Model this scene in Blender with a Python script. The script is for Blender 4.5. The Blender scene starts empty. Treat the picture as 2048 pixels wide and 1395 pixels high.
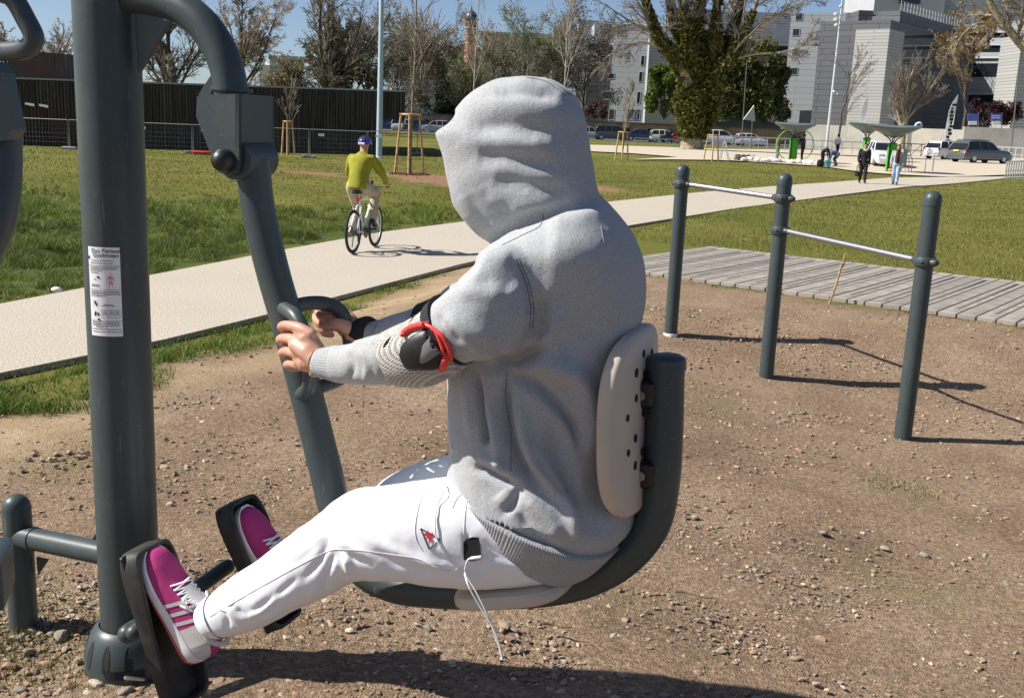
import bpy, math, random
import numpy as np
from mathutils import Matrix, Vector

# ------------------------------------------------------------------ camera, light
H, F = 1.42, 2070.0                     # eye height above the dirt, focal length for a 2048 wide picture
TILT, ROLL = math.radians(12.24), math.atan(0.042)
scene = bpy.context.scene
COL = scene.collection
cam_d = bpy.data.cameras.new('camera')
cam_d.sensor_width = 36.0
cam_d.lens = 36.0 * F / 2048
cam_d.clip_start, cam_d.clip_end = 0.05, 6000
cam = bpy.data.objects.new('camera', cam_d)
COL.objects.link(cam)
RM = Matrix.Rotation(math.pi / 2 - TILT, 4, 'X') @ Matrix.Rotation(ROLL, 4, 'Z')
cam.matrix_world = Matrix.Translation((0, 0, H)) @ RM
scene.camera = cam
RN = np.array(RM.to_3x3())

SUN = np.array([-1.36, -0.07, 1.25]); SUN /= np.linalg.norm(SUN)
SUN_EL = math.asin(SUN[2]); SUN_AZ = math.atan2(SUN[0], SUN[1])
world = bpy.data.worlds.new('World'); scene.world = world
world.use_nodes = True
wn = world.node_tree.nodes; wl = world.node_tree.links
bg = wn['Background']
sky = wn.new('ShaderNodeTexSky'); sky.sky_type = 'NISHITA'; sky.sun_disc = False
sky.sun_elevation = SUN_EL; sky.sun_rotation = SUN_AZ
sky.air_density = 0.6; sky.dust_density = 0.7; sky.ozone_density = 1.4; sky.altitude = 0
wl.new(sky.outputs[0], bg.inputs[0]); bg.inputs[1].default_value = 0.075
sun_d = bpy.data.lights.new('sun', 'SUN'); sun_d.energy = 5.0; sun_d.angle = math.radians(0.53)
sun_d.color = (1.0, 0.955, 0.88)
sun_o = bpy.data.objects.new('sun', sun_d); COL.objects.link(sun_o)
sun_o.rotation_euler = Vector(SUN).to_track_quat('Z', 'Y').to_euler()
sun_o.location = (-20, 2, 25)
scene.view_settings.view_transform = 'Standard'; scene.view_settings.look = 'None'
scene.view_settings.exposure = 0.63; scene.view_settings.gamma = 1.0
scene.view_settings.use_curve_mapping = False
scene.render.engine = 'CYCLES'
scene.cycles.max_bounces = 6; scene.cycles.transparent_max_bounces = 12
scene.cycles.use_denoising = True

# ------------------------------------------------------------------ photograph -> world
CAM = np.array([0, 0, H])
def ray(u, v):
    return RN @ np.array([(u - 1024) / F, -(v - 697.5) / F, -1.0])
def onZ(u, v, z=0.0):
    d = ray(u, v); return CAM + d * ((z - H) / d[2])
def onY(u, v, Y):
    d = ray(u, v); return CAM + d * (Y / d[1])
def proj(p):
    q = (np.asarray(p) - CAM) @ RN
    return np.stack([1024 - F * q[..., 0] / q[..., 2], 697.5 + F * q[..., 1] / q[..., 2]], -1)
def unit(v):
    v = np.asarray(v, float); return v / np.linalg.norm(v)

def sstep(x, a, b):
    t = np.clip((np.asarray(x, float) - a) / (b - a), 0, 1); return t * t * (3 - 2 * t)
def vnoise(x, y, seed=0):
    x = np.asarray(x, float); y = np.asarray(y, float)
    xi = np.floor(x).astype(np.int64); yi = np.floor(y).astype(np.int64)
    fx = x - xi; fy = y - yi; fx = fx * fx * (3 - 2 * fx); fy = fy * fy * (3 - 2 * fy)
    def h(a, b):
        n = (a * 374761393 + b * 668265263 + seed * 982451653) & 0xFFFFFFFF
        n = ((n ^ (n >> 13)) * 1274126177) & 0xFFFFFFFF
        return ((n ^ (n >> 16)) & 0xFFFF) / 65535.0
    return (h(xi, yi) * (1 - fx) + h(xi + 1, yi) * fx) * (1 - fy) + (h(xi, yi + 1) * (1 - fx) + h(xi + 1, yi + 1) * fx) * fy
def low_z(y): return -0.55 * (1 - sstep(y, 45, 78))
def onLow(u, v, up=0.0):
    z = -0.3
    for _ in range(40):
        p = onZ(u, v, z); z = 0.5 * z + 0.5 * (float(low_z(p[1])) + up)
    return onZ(u, v, z)
def seg_signed(x, y, P):                # distance to an open polyline, positive on its right-hand side
    x = np.asarray(x, float); y = np.asarray(y, float); best = np.full(np.broadcast(x, y).shape, 1e9); sg = np.ones_like(best)
    for i in range(len(P) - 1):
        ax, ay = P[i][:2]; dx, dy = P[i + 1][0] - ax, P[i + 1][1] - ay; l2 = dx * dx + dy * dy
        t = ((x - ax) * dx + (y - ay) * dy) / l2
        t = np.clip(t, -1e9 if i == 0 else 0, 1e9 if i == len(P) - 2 else 1)
        d = np.hypot(x - ax - t * dx, y - ay - t * dy); c = (x - ax) * dy - (y - ay) * dx
        m = d < best; best = np.where(m, d, best); sg = np.where(m, np.sign(c), sg)
    return best * sg
def in_poly(x, y, P):
    x = np.asarray(x, float); y = np.asarray(y, float); r = np.zeros(np.broadcast(x, y).shape, bool); n = len(P)
    for i in range(n):
        ax, ay = P[i][:2]; bx, by = P[(i + 1) % n][:2]
        if ay == by: continue
        r ^= ((ay > y) != (by > y)) & (x < (bx - ax) * (y - ay) / (by - ay) + ax)
    return r
UP = 0.05                                # the path slab stands this much above the soil
NEAR_PX = [(0, 745), (320, 680), (560, 622), (920, 528), (1260, 450), (1480, 415), (1690, 388), (1815, 373), (2021, 355), (2080, 352)]
FAR_PX = [(0, 607), (310, 548), (560, 500), (760, 464), (950, 440), (1200, 405), (1400, 384), (1560, 371), (1690, 362), (1780, 355)]
NEAR_E = np.array([onLow(u, v, UP) for u, v in NEAR_PX]); FAR_E = np.array([onLow(u, v, UP) for u, v in FAR_PX])
NEAR_E = np.vstack([NEAR_E[0] + (NEAR_E[0] - NEAR_E[1]) / np.linalg.norm(NEAR_E[0] - NEAR_E[1]) * 12, NEAR_E])
FAR_E = np.vstack([FAR_E[0] + (FAR_E[0] - FAR_E[1]) / np.linalg.norm(FAR_E[0] - FAR_E[1]) * 12, FAR_E])
def sdist(x, y): return seg_signed(x, y, NEAR_E)
def fdist(x, y): return -seg_signed(x, y, FAR_E)
def gz(x, y):
    x = np.asarray(x, float); y = np.asarray(y, float)
    s = sdist(x, y)
    low = low_z(y)
    top = 0.0 - 0.25 * sstep(y, 16, 40) * (1 - sstep(y, 45, 78))
    z = low + (top - low) * sstep(s, 0.35, 2.3)
    z = z - 0.24 * sstep(x, -0.6, 2.6) * (1 - sstep(y, 6.3, 8.0))     # gentle fall beside the bars, added to bring the cast shadows lower
    t = fdist(x, y)                      # beyond the path: a shallow rough hollow
    hol = sstep(t, 0.4, 3.5) * (1 - sstep(t, 5, 13)) * (1 - sstep(y, 24, 40))
    z = z - 0.22 * hol + hol * (0.30 * (vnoise(x * 0.8, y * 0.8, 3) - 0.35) + 0.14 * (vnoise(x * 2.3, y * 2.3, 9) - 0.5))
    return z
def G(u, v, it=40):
    z = -0.3
    for _ in range(it):
        p = onZ(u, v, z); z = 0.5 * z + 0.5 * float(gz(p[0], p[1]))
    return onZ(u, v, z)

# ------------------------------------------------------------------ materials
def new_mat(name):
    m = bpy.data.materials.new(name); m.use_nodes = True
    return m, m.node_tree.nodes, m.node_tree.links, m.node_tree.nodes['Principled BSDF']
def mat(name, col, rough=0.6, metal=0.0, var=0.0, scale=20.0, bump=0.0, bscale=60.0, bdist=0.002, spec=0.5, attr=None,
        col2=None, detail=4.0, coat=0.0, sheen=0.0, stretch=None, trans=0.0, alpha=1.0):
    m, N, L, b = new_mat(name)
    b.inputs['Roughness'].default_value = rough; b.inputs['Metallic'].default_value = metal
    b.inputs['Specular IOR Level'].default_value = spec
    b.inputs['Base Color'].default_value = (*col, 1)
    if coat: b.inputs['Coat Weight'].default_value = coat; b.inputs['Coat Roughness'].default_value = 0.08
    if sheen: b.inputs['Sheen Weight'].default_value = sheen
    if trans: b.inputs['Transmission Weight'].default_value = trans
    if alpha < 1: b.inputs['Alpha'].default_value = alpha
    tc = N.new('ShaderNodeTexCoord'); src = tc.outputs['Object']
    if stretch:
        mp = N.new('ShaderNodeMapping'); mp.inputs['Scale'].default_value = stretch
        L.new(src, mp.inputs[0]); src = mp.outputs[0]
    out = None
    if var > 0 or col2:
        n = N.new('ShaderNodeTexNoise'); n.inputs['Scale'].default_value = scale; n.inputs['Detail'].default_value = detail
        L.new(src, n.inputs[0])
        mr = N.new('ShaderNodeMapRange'); mr.inputs[1].default_value = 0.35; mr.inputs[2].default_value = 0.65
        L.new(n.outputs['Fac'], mr.inputs[0])
        mx = N.new('ShaderNodeMix'); mx.data_type = 'RGBA'
        c2 = col2 or tuple(min(1, c * (1 + var)) for c in col)
        c1 = col if col2 else tuple(c * (1 - var) for c in col)
        mx.inputs[6].default_value = (*c1, 1); mx.inputs[7].default_value = (*c2, 1)
        L.new(mr.outputs[0], mx.inputs[0]); out = mx.outputs[2]
    if attr:
        a = N.new('ShaderNodeAttribute'); a.attribute_name = attr
        mm = N.new('ShaderNodeMix'); mm.data_type = 'RGBA'; mm.blend_type = 'MULTIPLY'; mm.inputs[0].default_value = 1
        L.new(a.outputs['Color'], mm.inputs[7])
        if out: L.new(out, mm.inputs[6])
        else: mm.inputs[6].default_value = (*col, 1)
        out = mm.outputs[2]
    if out: L.new(out, b.inputs['Base Color'])
    if bump > 0:
        n2 = N.new('ShaderNodeTexNoise'); n2.inputs['Scale'].default_value = bscale; n2.inputs['Detail'].default_value = 5
        L.new(src, n2.inputs[0])
        bp = N.new('ShaderNodeBump'); bp.inputs['Strength'].default_value = bump; bp.inputs['Distance'].default_value = bdist
        L.new(n2.outputs['Fac'], bp.inputs['Height']); L.new(bp.outputs[0], b.inputs['Normal'])
    return m

# ------------------------------------------------------------------ objects
WLOC = {}
def tag(o, label=None, cat=None, group=None, kind=None):
    if label: o['label'] = label
    if cat: o['category'] = cat
    if group: o['group'] = group
    if kind: o['kind'] = kind
    return o
def empty(name, loc=(0, 0, 0), label=None, cat=None, group=None, parent=None):
    o = bpy.data.objects.new(name, None); COL.objects.link(o); o.location = [float(c) for c in loc]
    o.empty_display_size = 0.1
    base = np.zeros(3)
    if parent is not None:
        o.parent = parent; base = WLOC[parent]
        o.location = [float(c) for c in (np.array(loc, float) - base)]
    WLOC[o] = np.array(loc, float)
    return tag(o, label, cat, group)
def link_mesh(name, me, m=None, parent=None, smooth=True, local=False):
    o = bpy.data.objects.new(name, me); COL.objects.link(o)
    if m is not None:
        if isinstance(m, (list, tuple)):
            for k in m: me.materials.append(k)
        else: me.materials.append(m)
    if len(me.polygons):
        me.polygons.foreach_set('use_smooth', np.full(len(me.polygons), bool(smooth)))
    WLOC[o] = np.zeros(3)
    if parent is not None:
        o.parent = parent
        if not local: o.matrix_parent_inverse = Matrix.Translation([-c for c in WLOC[parent]])
        WLOC[o] = np.zeros(3)
    return o
def np_mesh(name, V, Fq, sizes=None, cols=None):
    """mesh from numpy arrays; Fq is (n,3) or (n,4), or a flat loop array with sizes"""
    me = bpy.data.meshes.new(name)
    V = np.asarray(V, np.float32)
    me.vertices.add(len(V)); me.vertices.foreach_set('co', V.ravel())
    if sizes is None:
        Fq = np.asarray(Fq, np.int32); k = Fq.shape[1]; sizes = np.full(len(Fq), k, np.int32); Fq = Fq.ravel()
    sizes = np.asarray(sizes, np.int32)
    me.loops.add(len(Fq)); me.loops.foreach_set('vertex_index', np.asarray(Fq, np.int32))
    me.polygons.add(len(sizes))
    me.polygons.foreach_set('loop_start', np.concatenate([[0], np.cumsum(sizes)[:-1]]).astype(np.int32))
    if cols is not None:
        a = me.attributes.new('Col', 'FLOAT_COLOR', 'POINT')
        c = np.ones((len(V), 4), np.float32); c[:, :3] = cols
        a.data.foreach_set('color', c.ravel())
    me.update(calc_edges=True)
    return me

class MB:
    """collects shapes, builds ONE mesh object"""
    def __init__(s): s.V = []; s.L = []; s.S = []; s.M = []; s.n = 0; s.mi = 0
    def add(s, V, faces, mi=None):
        V = np.asarray(V, float).reshape(-1, 3)
        for f in faces:
            s.L.extend(int(i) + s.n for i in f); s.S.append(len(f)); s.M.append(s.mi if mi is None else mi)
        s.V.append(V); s.n += len(V); return s
    def box(s, c, size, R=None, taper=1.0):
        hx, hy, hz = [k / 2 for k in size]
        V = np.array([[x * (taper if z > 0 else 1), y * (taper if z > 0 else 1), z] for z in (-hz, hz) for x, y in ((-hx, -hy), (hx, -hy), (hx, hy), (-hx, hy))])
        if R is not None: V = V @ np.asarray(R).T
        return s.add(V + np.asarray(c, float), [(3, 2, 1, 0), (4, 5, 6, 7), (0, 1, 5, 4), (1, 2, 6, 5), (2, 3, 7, 6), (3, 0, 4, 7)])
    def bbox(s, c, size, R=None, b=0.004):      # box with chamfered edges
        hx, hy, hz = [k / 2 for k in size]; b = min(b, hx * .9, hy * .9, hz * .9)
        V = []
        for z, k in ((-hz, b), (-hz + b, 0), (hz - b, 0), (hz, b)):
            x, y = hx - k, hy - k
            for px, py in ((-x + b, -y), (x - b, -y), (x, -y + b), (x, y - b), (x - b, y), (-x + b, y), (-x, y - b), (-x, -y + b)):
                V.append((px, py, z))
        V = np.array(V)
        if R is not None: V = V @ np.asarray(R).T
        fs = [tuple(range(7, -1, -1)), tuple(range(24, 32))]
        for r in range(3):
            for i in range(8):
                j = (i + 1) % 8; fs.append((r * 8 + i, r * 8 + j, r * 8 + 8 + j, r * 8 + 8 + i))
        return s.add(V + np.asarray(c, float), fs)
    def tube(s, path, r, seg=10, cap=True, dome=False, flat=1.0, up=None):
        P = np.asarray(path, float); n = len(P)
        r = np.full(n, r, float) if np.isscalar(r) else np.asarray(r, float)
        if dome:
            for end in (0, 1):
                a, b2 = (P[0], P[1]) if end == 0 else (P[-1], P[-2])
                d = unit(a - b2); rr = r[0] if end == 0 else r[-1]
                if dome == 'end' and end == 0: continue
                ks = [(math.sin(t), math.cos(t)) for t in (math.pi / 8, math.pi / 4, 3 * math.pi / 8, math.pi / 2 - 0.05)]
                pts = np.array([a + d * rr * k[0] for k in ks]); rs = np.array([rr * k[1] for k in ks])
                if end == 0: P = np.vstack([pts[::-1], P]); r = np.concatenate([rs[::-1], r])
                else: P = np.vstack([P, pts]); r = np.concatenate([r, rs])
            n = len(P)
        T = np.zeros_like(P); T[1:-1] = P[2:] - P[:-2]; T[0] = P[1] - P[0]; T[-1] = P[-1] - P[-2]
        T /= np.linalg.norm(T, axis=1)[:, None] + 1e-12
        u0 = np.array(up, float) if up is not None else (np.array([0, 0, 1.0]) if abs(T[0][2]) < 0.9 else np.array([0, 1.0, 0]))
        a = unit(u0 - T[0] * u0.dot(T[0])); A = [a]
        for i in range(1, n):
            a = a - T[i] * a.dot(T[i]); a = a / (np.linalg.norm(a) + 1e-12); A.append(a)
        A = np.array(A); B = np.cross(T, A)
        th = np.arange(seg) * 2 * math.pi / seg
        V = (P[:, None, :] + r[:, None, None] * (np.cos(th)[None, :, None] * A[:, None, :] * flat + np.sin(th)[None, :, None] * B[:, None, :])).reshape(-1, 3)
        fs = []
        for i in range(n - 1):
            for j in range(seg):
                k = (j + 1) % seg; fs.append((i * seg + j, i * seg + k, (i + 1) * seg + k, (i + 1) * seg + j))
        if cap:
            fs.append(tuple(range(seg - 1, -1, -1))); fs.append(tuple(range((n - 1) * seg, n * seg)))
        return s.add(V, fs)
    def lathe(s, prof, c=(0, 0, 0), seg=24, R=None, cap=True):
        V = []; n = len(prof)
        for r, z in prof:
            for j in range(seg):
                t = 2 * math.pi * j / seg; V.append((r * math.cos(t), r * math.sin(t), z))
        V = np.array(V)
        if R is not None: V = V @ np.asarray(R).T
        fs = [(i * seg + j, i * seg + (j + 1) % seg, (i + 1) * seg + (j + 1) % seg, (i + 1) * seg + j) for i in range(n - 1) for j in range(seg)]
        if cap: fs += [tuple(range(seg - 1, -1, -1)), tuple(range((n - 1) * seg, n * seg))]
        return s.add(V + np.asarray(c, float), fs)
    def ball(s, c, r, seg=14, rings=8):
        r = np.full(3, r, float) if np.isscalar(r) else np.asarray(r, float)
        prof = [(math.sin(math.pi * i / rings), -math.cos(math.pi * i / rings)) for i in range(rings + 1)]
        prof[0] = (0.02, -1); prof[-1] = (0.02, 1)
        n0 = len(s.V); s.lathe(prof, (0, 0, 0), seg); s.V[n0] = s.V[n0] * r + np.asarray(c, float); return s
    def prism(s, poly, off):                    # closed polygon (n,3) extruded by vector off
        P = np.asarray(poly, float); n = len(P); V = np.vstack([P, P + np.asarray(off, float)])
        fs = [tuple(range(n - 1, -1, -1)), tuple(range(n, 2 * n))] + [(i, (i + 1) % n, n + (i + 1) % n, n + i) for i in range(n)]
        return s.add(V, fs)
    def rings(s, R, cap=True):                  # loft through rings (n, seg, 3)
        R = np.asarray(R, float); n, seg = R.shape[:2]
        fs = [(i * seg + j, i * seg + (j + 1) % seg, (i + 1) * seg + (j + 1) % seg, (i + 1) * seg + j) for i in range(n - 1) for j in range(seg)]
        if cap: fs += [tuple(range(seg - 1, -1, -1)), tuple(range((n - 1) * seg, n * seg))]
        return s.add(R.reshape(-1, 3), fs)
    def quad(s, a, b, c, d): return s.add([a, b, c, d], [(0, 1, 2, 3)])
    def mesh(s, name, fix=True):
        me = np_mesh(name, np.vstack(s.V), np.array(s.L, np.int32), np.array(s.S, np.int32))
        if any(s.M): me.polygons.foreach_set('material_index', np.array(s.M, np.int32))
        if fix and len(s.S) < 60000:
            import bmesh
            bm = bmesh.new(); bm.from_mesh(me); bmesh.ops.recalc_face_normals(bm, faces=bm.faces); bm.to_mesh(me); bm.free()
        return me
    def build(s, name, m, parent=None, smooth=True, local=False, angle=None, fix=True):
        o = link_mesh(name, s.mesh(name, fix), m, parent, smooth, local)
        if smooth and angle is not False:
            o.data.set_sharp_from_angle(angle=math.radians(angle or 38))
        return o
def spline(pts, k=8, closed=False):             # Catmull-Rom through points of any dimension
    P = np.asarray(pts, float); n = len(P); out = []
    for i in range(n - 1):
        p0 = P[max(i - 1, 0)]; p1 = P[i]; p2 = P[i + 1]; p3 = P[min(i + 2, n - 1)]
        for j in range(k):
            t = j / k
            out.append(0.5 * ((2 * p1) + (-p0 + p2) * t + (2 * p0 - 5 * p1 + 4 * p2 - p3) * t * t + (-p0 + 3 * p1 - 3 * p2 + p3) * t ** 3))
    out.append(P[-1]); return np.array(out)
def copy_tree(o, parent=None):
    c = o.copy(); COL.objects.link(c)
    if parent is not None: c.parent = parent; c.matrix_parent_inverse = o.matrix_parent_inverse.copy()
    for ch in list(o.children): copy_tree(ch, c)
    return c
def evaluated(o):
    """bake an object's modifiers into a fresh mesh"""
    dg = bpy.context.evaluated_depsgraph_get()
    me = bpy.data.meshes.new_from_object(o.evaluated_get(dg), depsgraph=dg)
    return me
def remeshed(me, voxel, smooth_it=6, fac=0.5):
    o = bpy.data.objects.new('tmp', me); COL.objects.link(o)
    r = o.modifiers.new('r', 'REMESH'); r.mode = 'VOXEL'; r.voxel_size = voxel
    if smooth_it:
        sm = o.modifiers.new('s', 'SMOOTH'); sm.factor = fac; sm.iterations = smooth_it
    out = evaluated(o); bpy.data.objects.remove(o); return main_piece(out)
def main_piece(me):                              # drop the small closed pockets that a voxel remesh leaves inside
    n = len(me.vertices); E = np.empty(len(me.edges) * 2, np.int32); me.edges.foreach_get('vertices', E); E = E.reshape(-1, 2)
    lab = np.arange(n)
    while True:
        m = np.minimum(lab[E[:, 0]], lab[E[:, 1]]); l2 = lab.copy(); np.minimum.at(l2, E[:, 0], m); np.minimum.at(l2, E[:, 1], m); l2 = l2[l2]
        if (l2 == lab).all(): break
        lab = l2
    u, inv, cnt = np.unique(lab, return_inverse=True, return_counts=True)
    if len(u) == 1: return me
    keep = (cnt == cnt.max())[inv]; new = np.cumsum(keep) - 1; V = co_of(me)[keep]
    ls = np.empty(len(me.loops), np.int32); me.loops.foreach_get('vertex_index', ls); sz = np.empty(len(me.polygons), np.int32); me.polygons.foreach_get('loop_total', sz)
    st = np.concatenate([[0], np.cumsum(sz)[:-1]]); pk = keep[ls[st]]; lk = np.repeat(pk, sz)
    return np_mesh(me.name, V, new[ls[lk]], sz[pk])
def skinned(verts, edges, radii, sub=2):
    me = bpy.data.meshes.new('tmp'); me.from_pydata([tuple(map(float, v)) for v in verts], edges, [])
    o = bpy.data.objects.new('tmp', me); COL.objects.link(o)
    m = o.modifiers.new('k', 'SKIN'); m.use_smooth_shade = True
    sv = me.skin_vertices[0].data
    for i, r in enumerate(radii):
        sv[i].radius = (r, r) if np.isscalar(r) else r
        sv[i].use_root = (i == 0)
    if sub:
        q = o.modifiers.new('q', 'SUBSURF'); q.levels = sub; q.render_levels = sub
    out = evaluated(o); bpy.data.objects.remove(o); return out
def co_of(me):
    a = np.empty(len(me.vertices) * 3, np.float32); me.vertices.foreach_get('co', a); return a.reshape(-1, 3).astype(float)
def no_of(me):
    a = np.empty(len(me.vertices) * 3, np.float32); me.vertices.foreach_get('normal', a); return a.reshape(-1, 3).astype(float)
def set_co(me, V):
    me.vertices.foreach_set('co', np.asarray(V, np.float32).ravel()); me.update()
def rotz(a):
    c, s = math.cos(a), math.sin(a); return np.array([[c, -s, 0], [s, c, 0], [0, 0, 1.0]])
def frame(z, x=(1, 0, 0)):                       # columns x, y, z with the given z axis
    z = unit(z); x = np.asarray(x, float); x = x - z * x.dot(z)
    if np.linalg.norm(x) < 1e-6: x = np.array([0, 1.0, 0]) - z * z[1]
    x = unit(x); return np.stack([x, np.cross(z, x), z], 1)
rng = np.random.default_rng(7); random.seed(7)
# ------------------------------------------------------------------ ground, path, plaza, grass, stones
DIRT_PX = [(-260, 900), (0, 836), (190, 782), (330, 728), (500, 700), (600, 668), (700, 618), (790, 583), (860, 552), (935, 530), (1010, 518), (1130, 520)]
BW_NEAR = np.array([onZ(1260, 546)[:2], onZ(2048, 655)[:2]]); BW_FAR = np.array([onZ(1260, 480)[:2], onZ(2048, 569)[:2]])
BW_D = unit(BW_NEAR[1] - BW_NEAR[0])
DIRT = [G(u, v)[:2] for u, v in DIRT_PX] + [BW_NEAR[0] - BW_D * .6, BW_NEAR[1] + BW_D * 5, np.array([9.5, -5]), np.array([-6, -5]), np.array([-4.2, 1.0])]
EARTH = [[G(u, v)[:2] for u, v in q] for q in (
    [(760, 347), (800, 343), (880, 349), (960, 356), (1010, 372), (960, 380), (890, 374), (800, 362)],
    [(1190, 371), (1235, 373), (1250, 380), (1210, 384), (1185, 381)],
    [(545, 340), (640, 344), (700, 348), (690, 354), (600, 349)])]
TAN = [G(u, v)[:2] for u, v in DIRT_PX] + [G(1130, 545)[:2], G(980, 560)[:2], G(860, 600)[:2], G(640, 725)[:2], G(480, 770)[:2], G(330, 800)[:2], G(150, 900)[:2], G(0, 960)[:2], G(-260, 1010)[:2]]
def poly_sd(x, y, P):                    # signed distance to a closed polygon, positive inside
    P = list(P); Q = P + [P[0]]; best = np.full(np.shape(x), 1e9)
    for i in range(len(P)):
        ax, ay = Q[i]; dx, dy = Q[i + 1][0] - ax, Q[i + 1][1] - ay
        t = np.clip(((x - ax) * dx + (y - ay) * dy) / (dx * dx + dy * dy + 1e-12), 0, 1)
        best = np.minimum(best, np.hypot(x - ax - t * dx, y - ay - t * dy))
    return np.where(in_poly(x, y, P), best, -best)
def dirtness(x, y):
    d = poly_sd(x, y, DIRT) + 0.35 * (vnoise(x * 2.1, y * 2.1, 11) - .5) + 0.16 * (vnoise(x * 7, y * 7, 12) - .5)
    return sstep(d, -0.10, 0.12)
def earthness(x, y):
    r = np.zeros(np.shape(x))
    for q in EARTH: r = np.maximum(r, sstep(poly_sd(x, y, q) + .8 * (vnoise(x * 1.5, y * 1.5, 5) - .5), -.3, .4))
    return r
ys = np.concatenate([np.linspace(-5, 1.5, 22)[:-1], 1.5 * (3000 / 1.5) ** (np.linspace(0, 1, 330))])
av = np.linspace(-1.15, 1.15, 260)
YY, AA = np.meshgrid(ys, av, indexing='ij'); XX = AA * (np.abs(YY) * 0.85 + 5.5)
ZZ = gz(XX, YY)
dm = dirtness(XX, YY); near = 1 - sstep(YY, 10, 22)
ZZ = ZZ + dm * near * (0.018 * (vnoise(XX * 3, YY * 3, 1) - .5) + 0.012 * (vnoise(XX * 9, YY * 9, 2) - .5))
tn = sstep(poly_sd(XX, YY, TAN) + .35 * (vnoise(XX * 2.5, YY * 2.5, 8) - .5), -.22, .3)
rough = sstep(fdist(XX, YY), 0.0, 0.6) * (1 - sstep(YY + 5 * (vnoise(XX * .3, YY * .3, 4) - .5), 19, 27)) * (XX < 3)
er = earthness(XX, YY)
nY, nX = YY.shape
idx = np.arange(nY * nX).reshape(nY, nX)
Fq = np.stack([idx[:-1, :-1], idx[:-1, 1:], idx[1:, 1:], idx[1:, :-1]], -1).reshape(-1, 4)
gme = np_mesh('ground', np.stack([XX, YY, ZZ], -1).reshape(-1, 3), Fq, cols=np.stack([dm, tn, rough], -1).reshape(-1, 3))
a = gme.attributes.new('Earth', 'FLOAT', 'POINT'); a.data.foreach_set('value', er.ravel().astype(np.float32))

def ground_mat():
    m, N, L, b = new_mat('ground_soil_and_grass')
    b.inputs['Roughness'].default_value = 0.95; b.inputs['Specular IOR Level'].default_value = 0.15
    tc = N.new('ShaderNodeTexCoord')
    def noise_(scale, det=4, rough=.55):
        n = N.new('ShaderNodeTexNoise'); n.inputs['Scale'].default_value = scale; n.inputs['Detail'].default_value = det; n.inputs['Roughness'].default_value = rough
        L.new(tc.outputs['Object'], n.inputs[0]); return n.outputs['Fac']
    def ramp(fac, stops):
        r = N.new('ShaderNodeValToRGB'); e = r.color_ramp.elements
        e[0].position, e[0].color = stops[0][0], (*stops[0][1], 1); e[1].position, e[1].color = stops[-1][0], (*stops[-1][1], 1)
        for p, c in stops[1:-1]:
            k = e.new(p); k.color = (*c, 1)
        L.new(fac, r.inputs[0]); return r.outputs[0]
    def mix(f, a_, b_, mode='MIX'):
        x = N.new('ShaderNodeMix'); x.data_type = 'RGBA'; x.blend_type = mode
        for v, s in ((f, 0), (a_, 6), (b_, 7)):
            if hasattr(v, 'links'): L.new(v, x.inputs[s])
            else: x.inputs[s].default_value = v if s == 0 else (*v, 1)
        return x.outputs[2]
    at = N.new('ShaderNodeAttribute'); at.attribute_name = 'Col'
    sp = N.new('ShaderNodeSeparateColor'); L.new(at.outputs['Color'], sp.inputs[0])
    ea = N.new('ShaderNodeAttribute'); ea.attribute_name = 'Earth'
    dirt = ramp(noise_(1.3, 6), [(.3, (.226, .155, .100)), (.5, (.305, .214, .143)), (.7, (.375, .277, .192))])
    dirt = mix(.75, dirt, ramp(noise_(55, 6, .7), [(.3, (.45, .45, .45)), (.55, (1, 1, 1)), (.75, (1.5, 1.45, 1.4))]), 'MULTIPLY')
    vo = N.new('ShaderNodeTexVoronoi'); vo.inputs['Scale'].default_value = 75; L.new(tc.outputs['Object'], vo.inputs[0])
    vr = N.new('ShaderNodeSeparateColor'); L.new(vo.outputs['Color'], vr.inputs[0])
    dirt = mix(.5, dirt, ramp(vr.outputs[0], [(.0, (.45, .43, .42)), (.6, (1, 1, 1)), (1.0, (1.6, 1.55, 1.5))]), 'MULTIPLY')
    moss = ramp(noise_(.9, 5), [(.56, (0, 0, 0)), (.72, (.5, .5, .5))])
    dirt = mix(moss, dirt, (.20, .185, .06))
    tan = ramp(noise_(4, 6), [(.3, (.37, .26, .15)), (.7, (.50, .375, .235))])
    tan = mix(.6, tan, ramp(noise_(40, 5, .7), [(.35, (.6, .6, .6)), (.7, (1.2, 1.2, 1.2))]), 'MULTIPLY')
    soil = mix(sp.outputs[1], dirt, tan)
    lawn = ramp(noise_(.35, 6), [(.3, (.105, .115, .022)), (.5, (.15, .15, .032)), (.7, (.205, .178, .05))])
    lawn = mix(.7, lawn, ramp(noise_(14, 6, .7), [(.3, (.5, .55, .5)), (.7, (1.3, 1.25, 1.2))]), 'MULTIPLY')
    rg = ramp(noise_(1.6, 6), [(.3, (.028, .042, .010)), (.5, (.065, .09, .018)), (.68, (.11, .125, .03)), (.8, (.18, .15, .07))])
    grass = mix(sp.outputs[2], lawn, rg)
    grass = mix(ea.outputs['Fac'], grass, ramp(noise_(9, 6, .7), [(.3, (.16, .09, .05)), (.7, (.36, .22, .13))]))
    L.new(mix(sp.outputs[0], grass, soil), b.inputs['Base Color'])
    bp = N.new('ShaderNodeBump'); bp.inputs['Strength'].default_value = .9; bp.inputs['Distance'].default_value = .012
    add = N.new('ShaderNodeMath'); add.operation = 'ADD'; L.new(noise_(45, 6, .7), add.inputs[0]); L.new(noise_(160, 3), add.inputs[1])
    L.new(add.outputs[0], bp.inputs['Height']); L.new(bp.outputs[0], b.inputs['Normal'])
    return m
ground = link_mesh('ground', gme, ground_mat()); tag(ground, 'brown gravelly dirt turning to green lawn', kind='structure')
WLOC[ground] = np.zeros(3)

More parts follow.
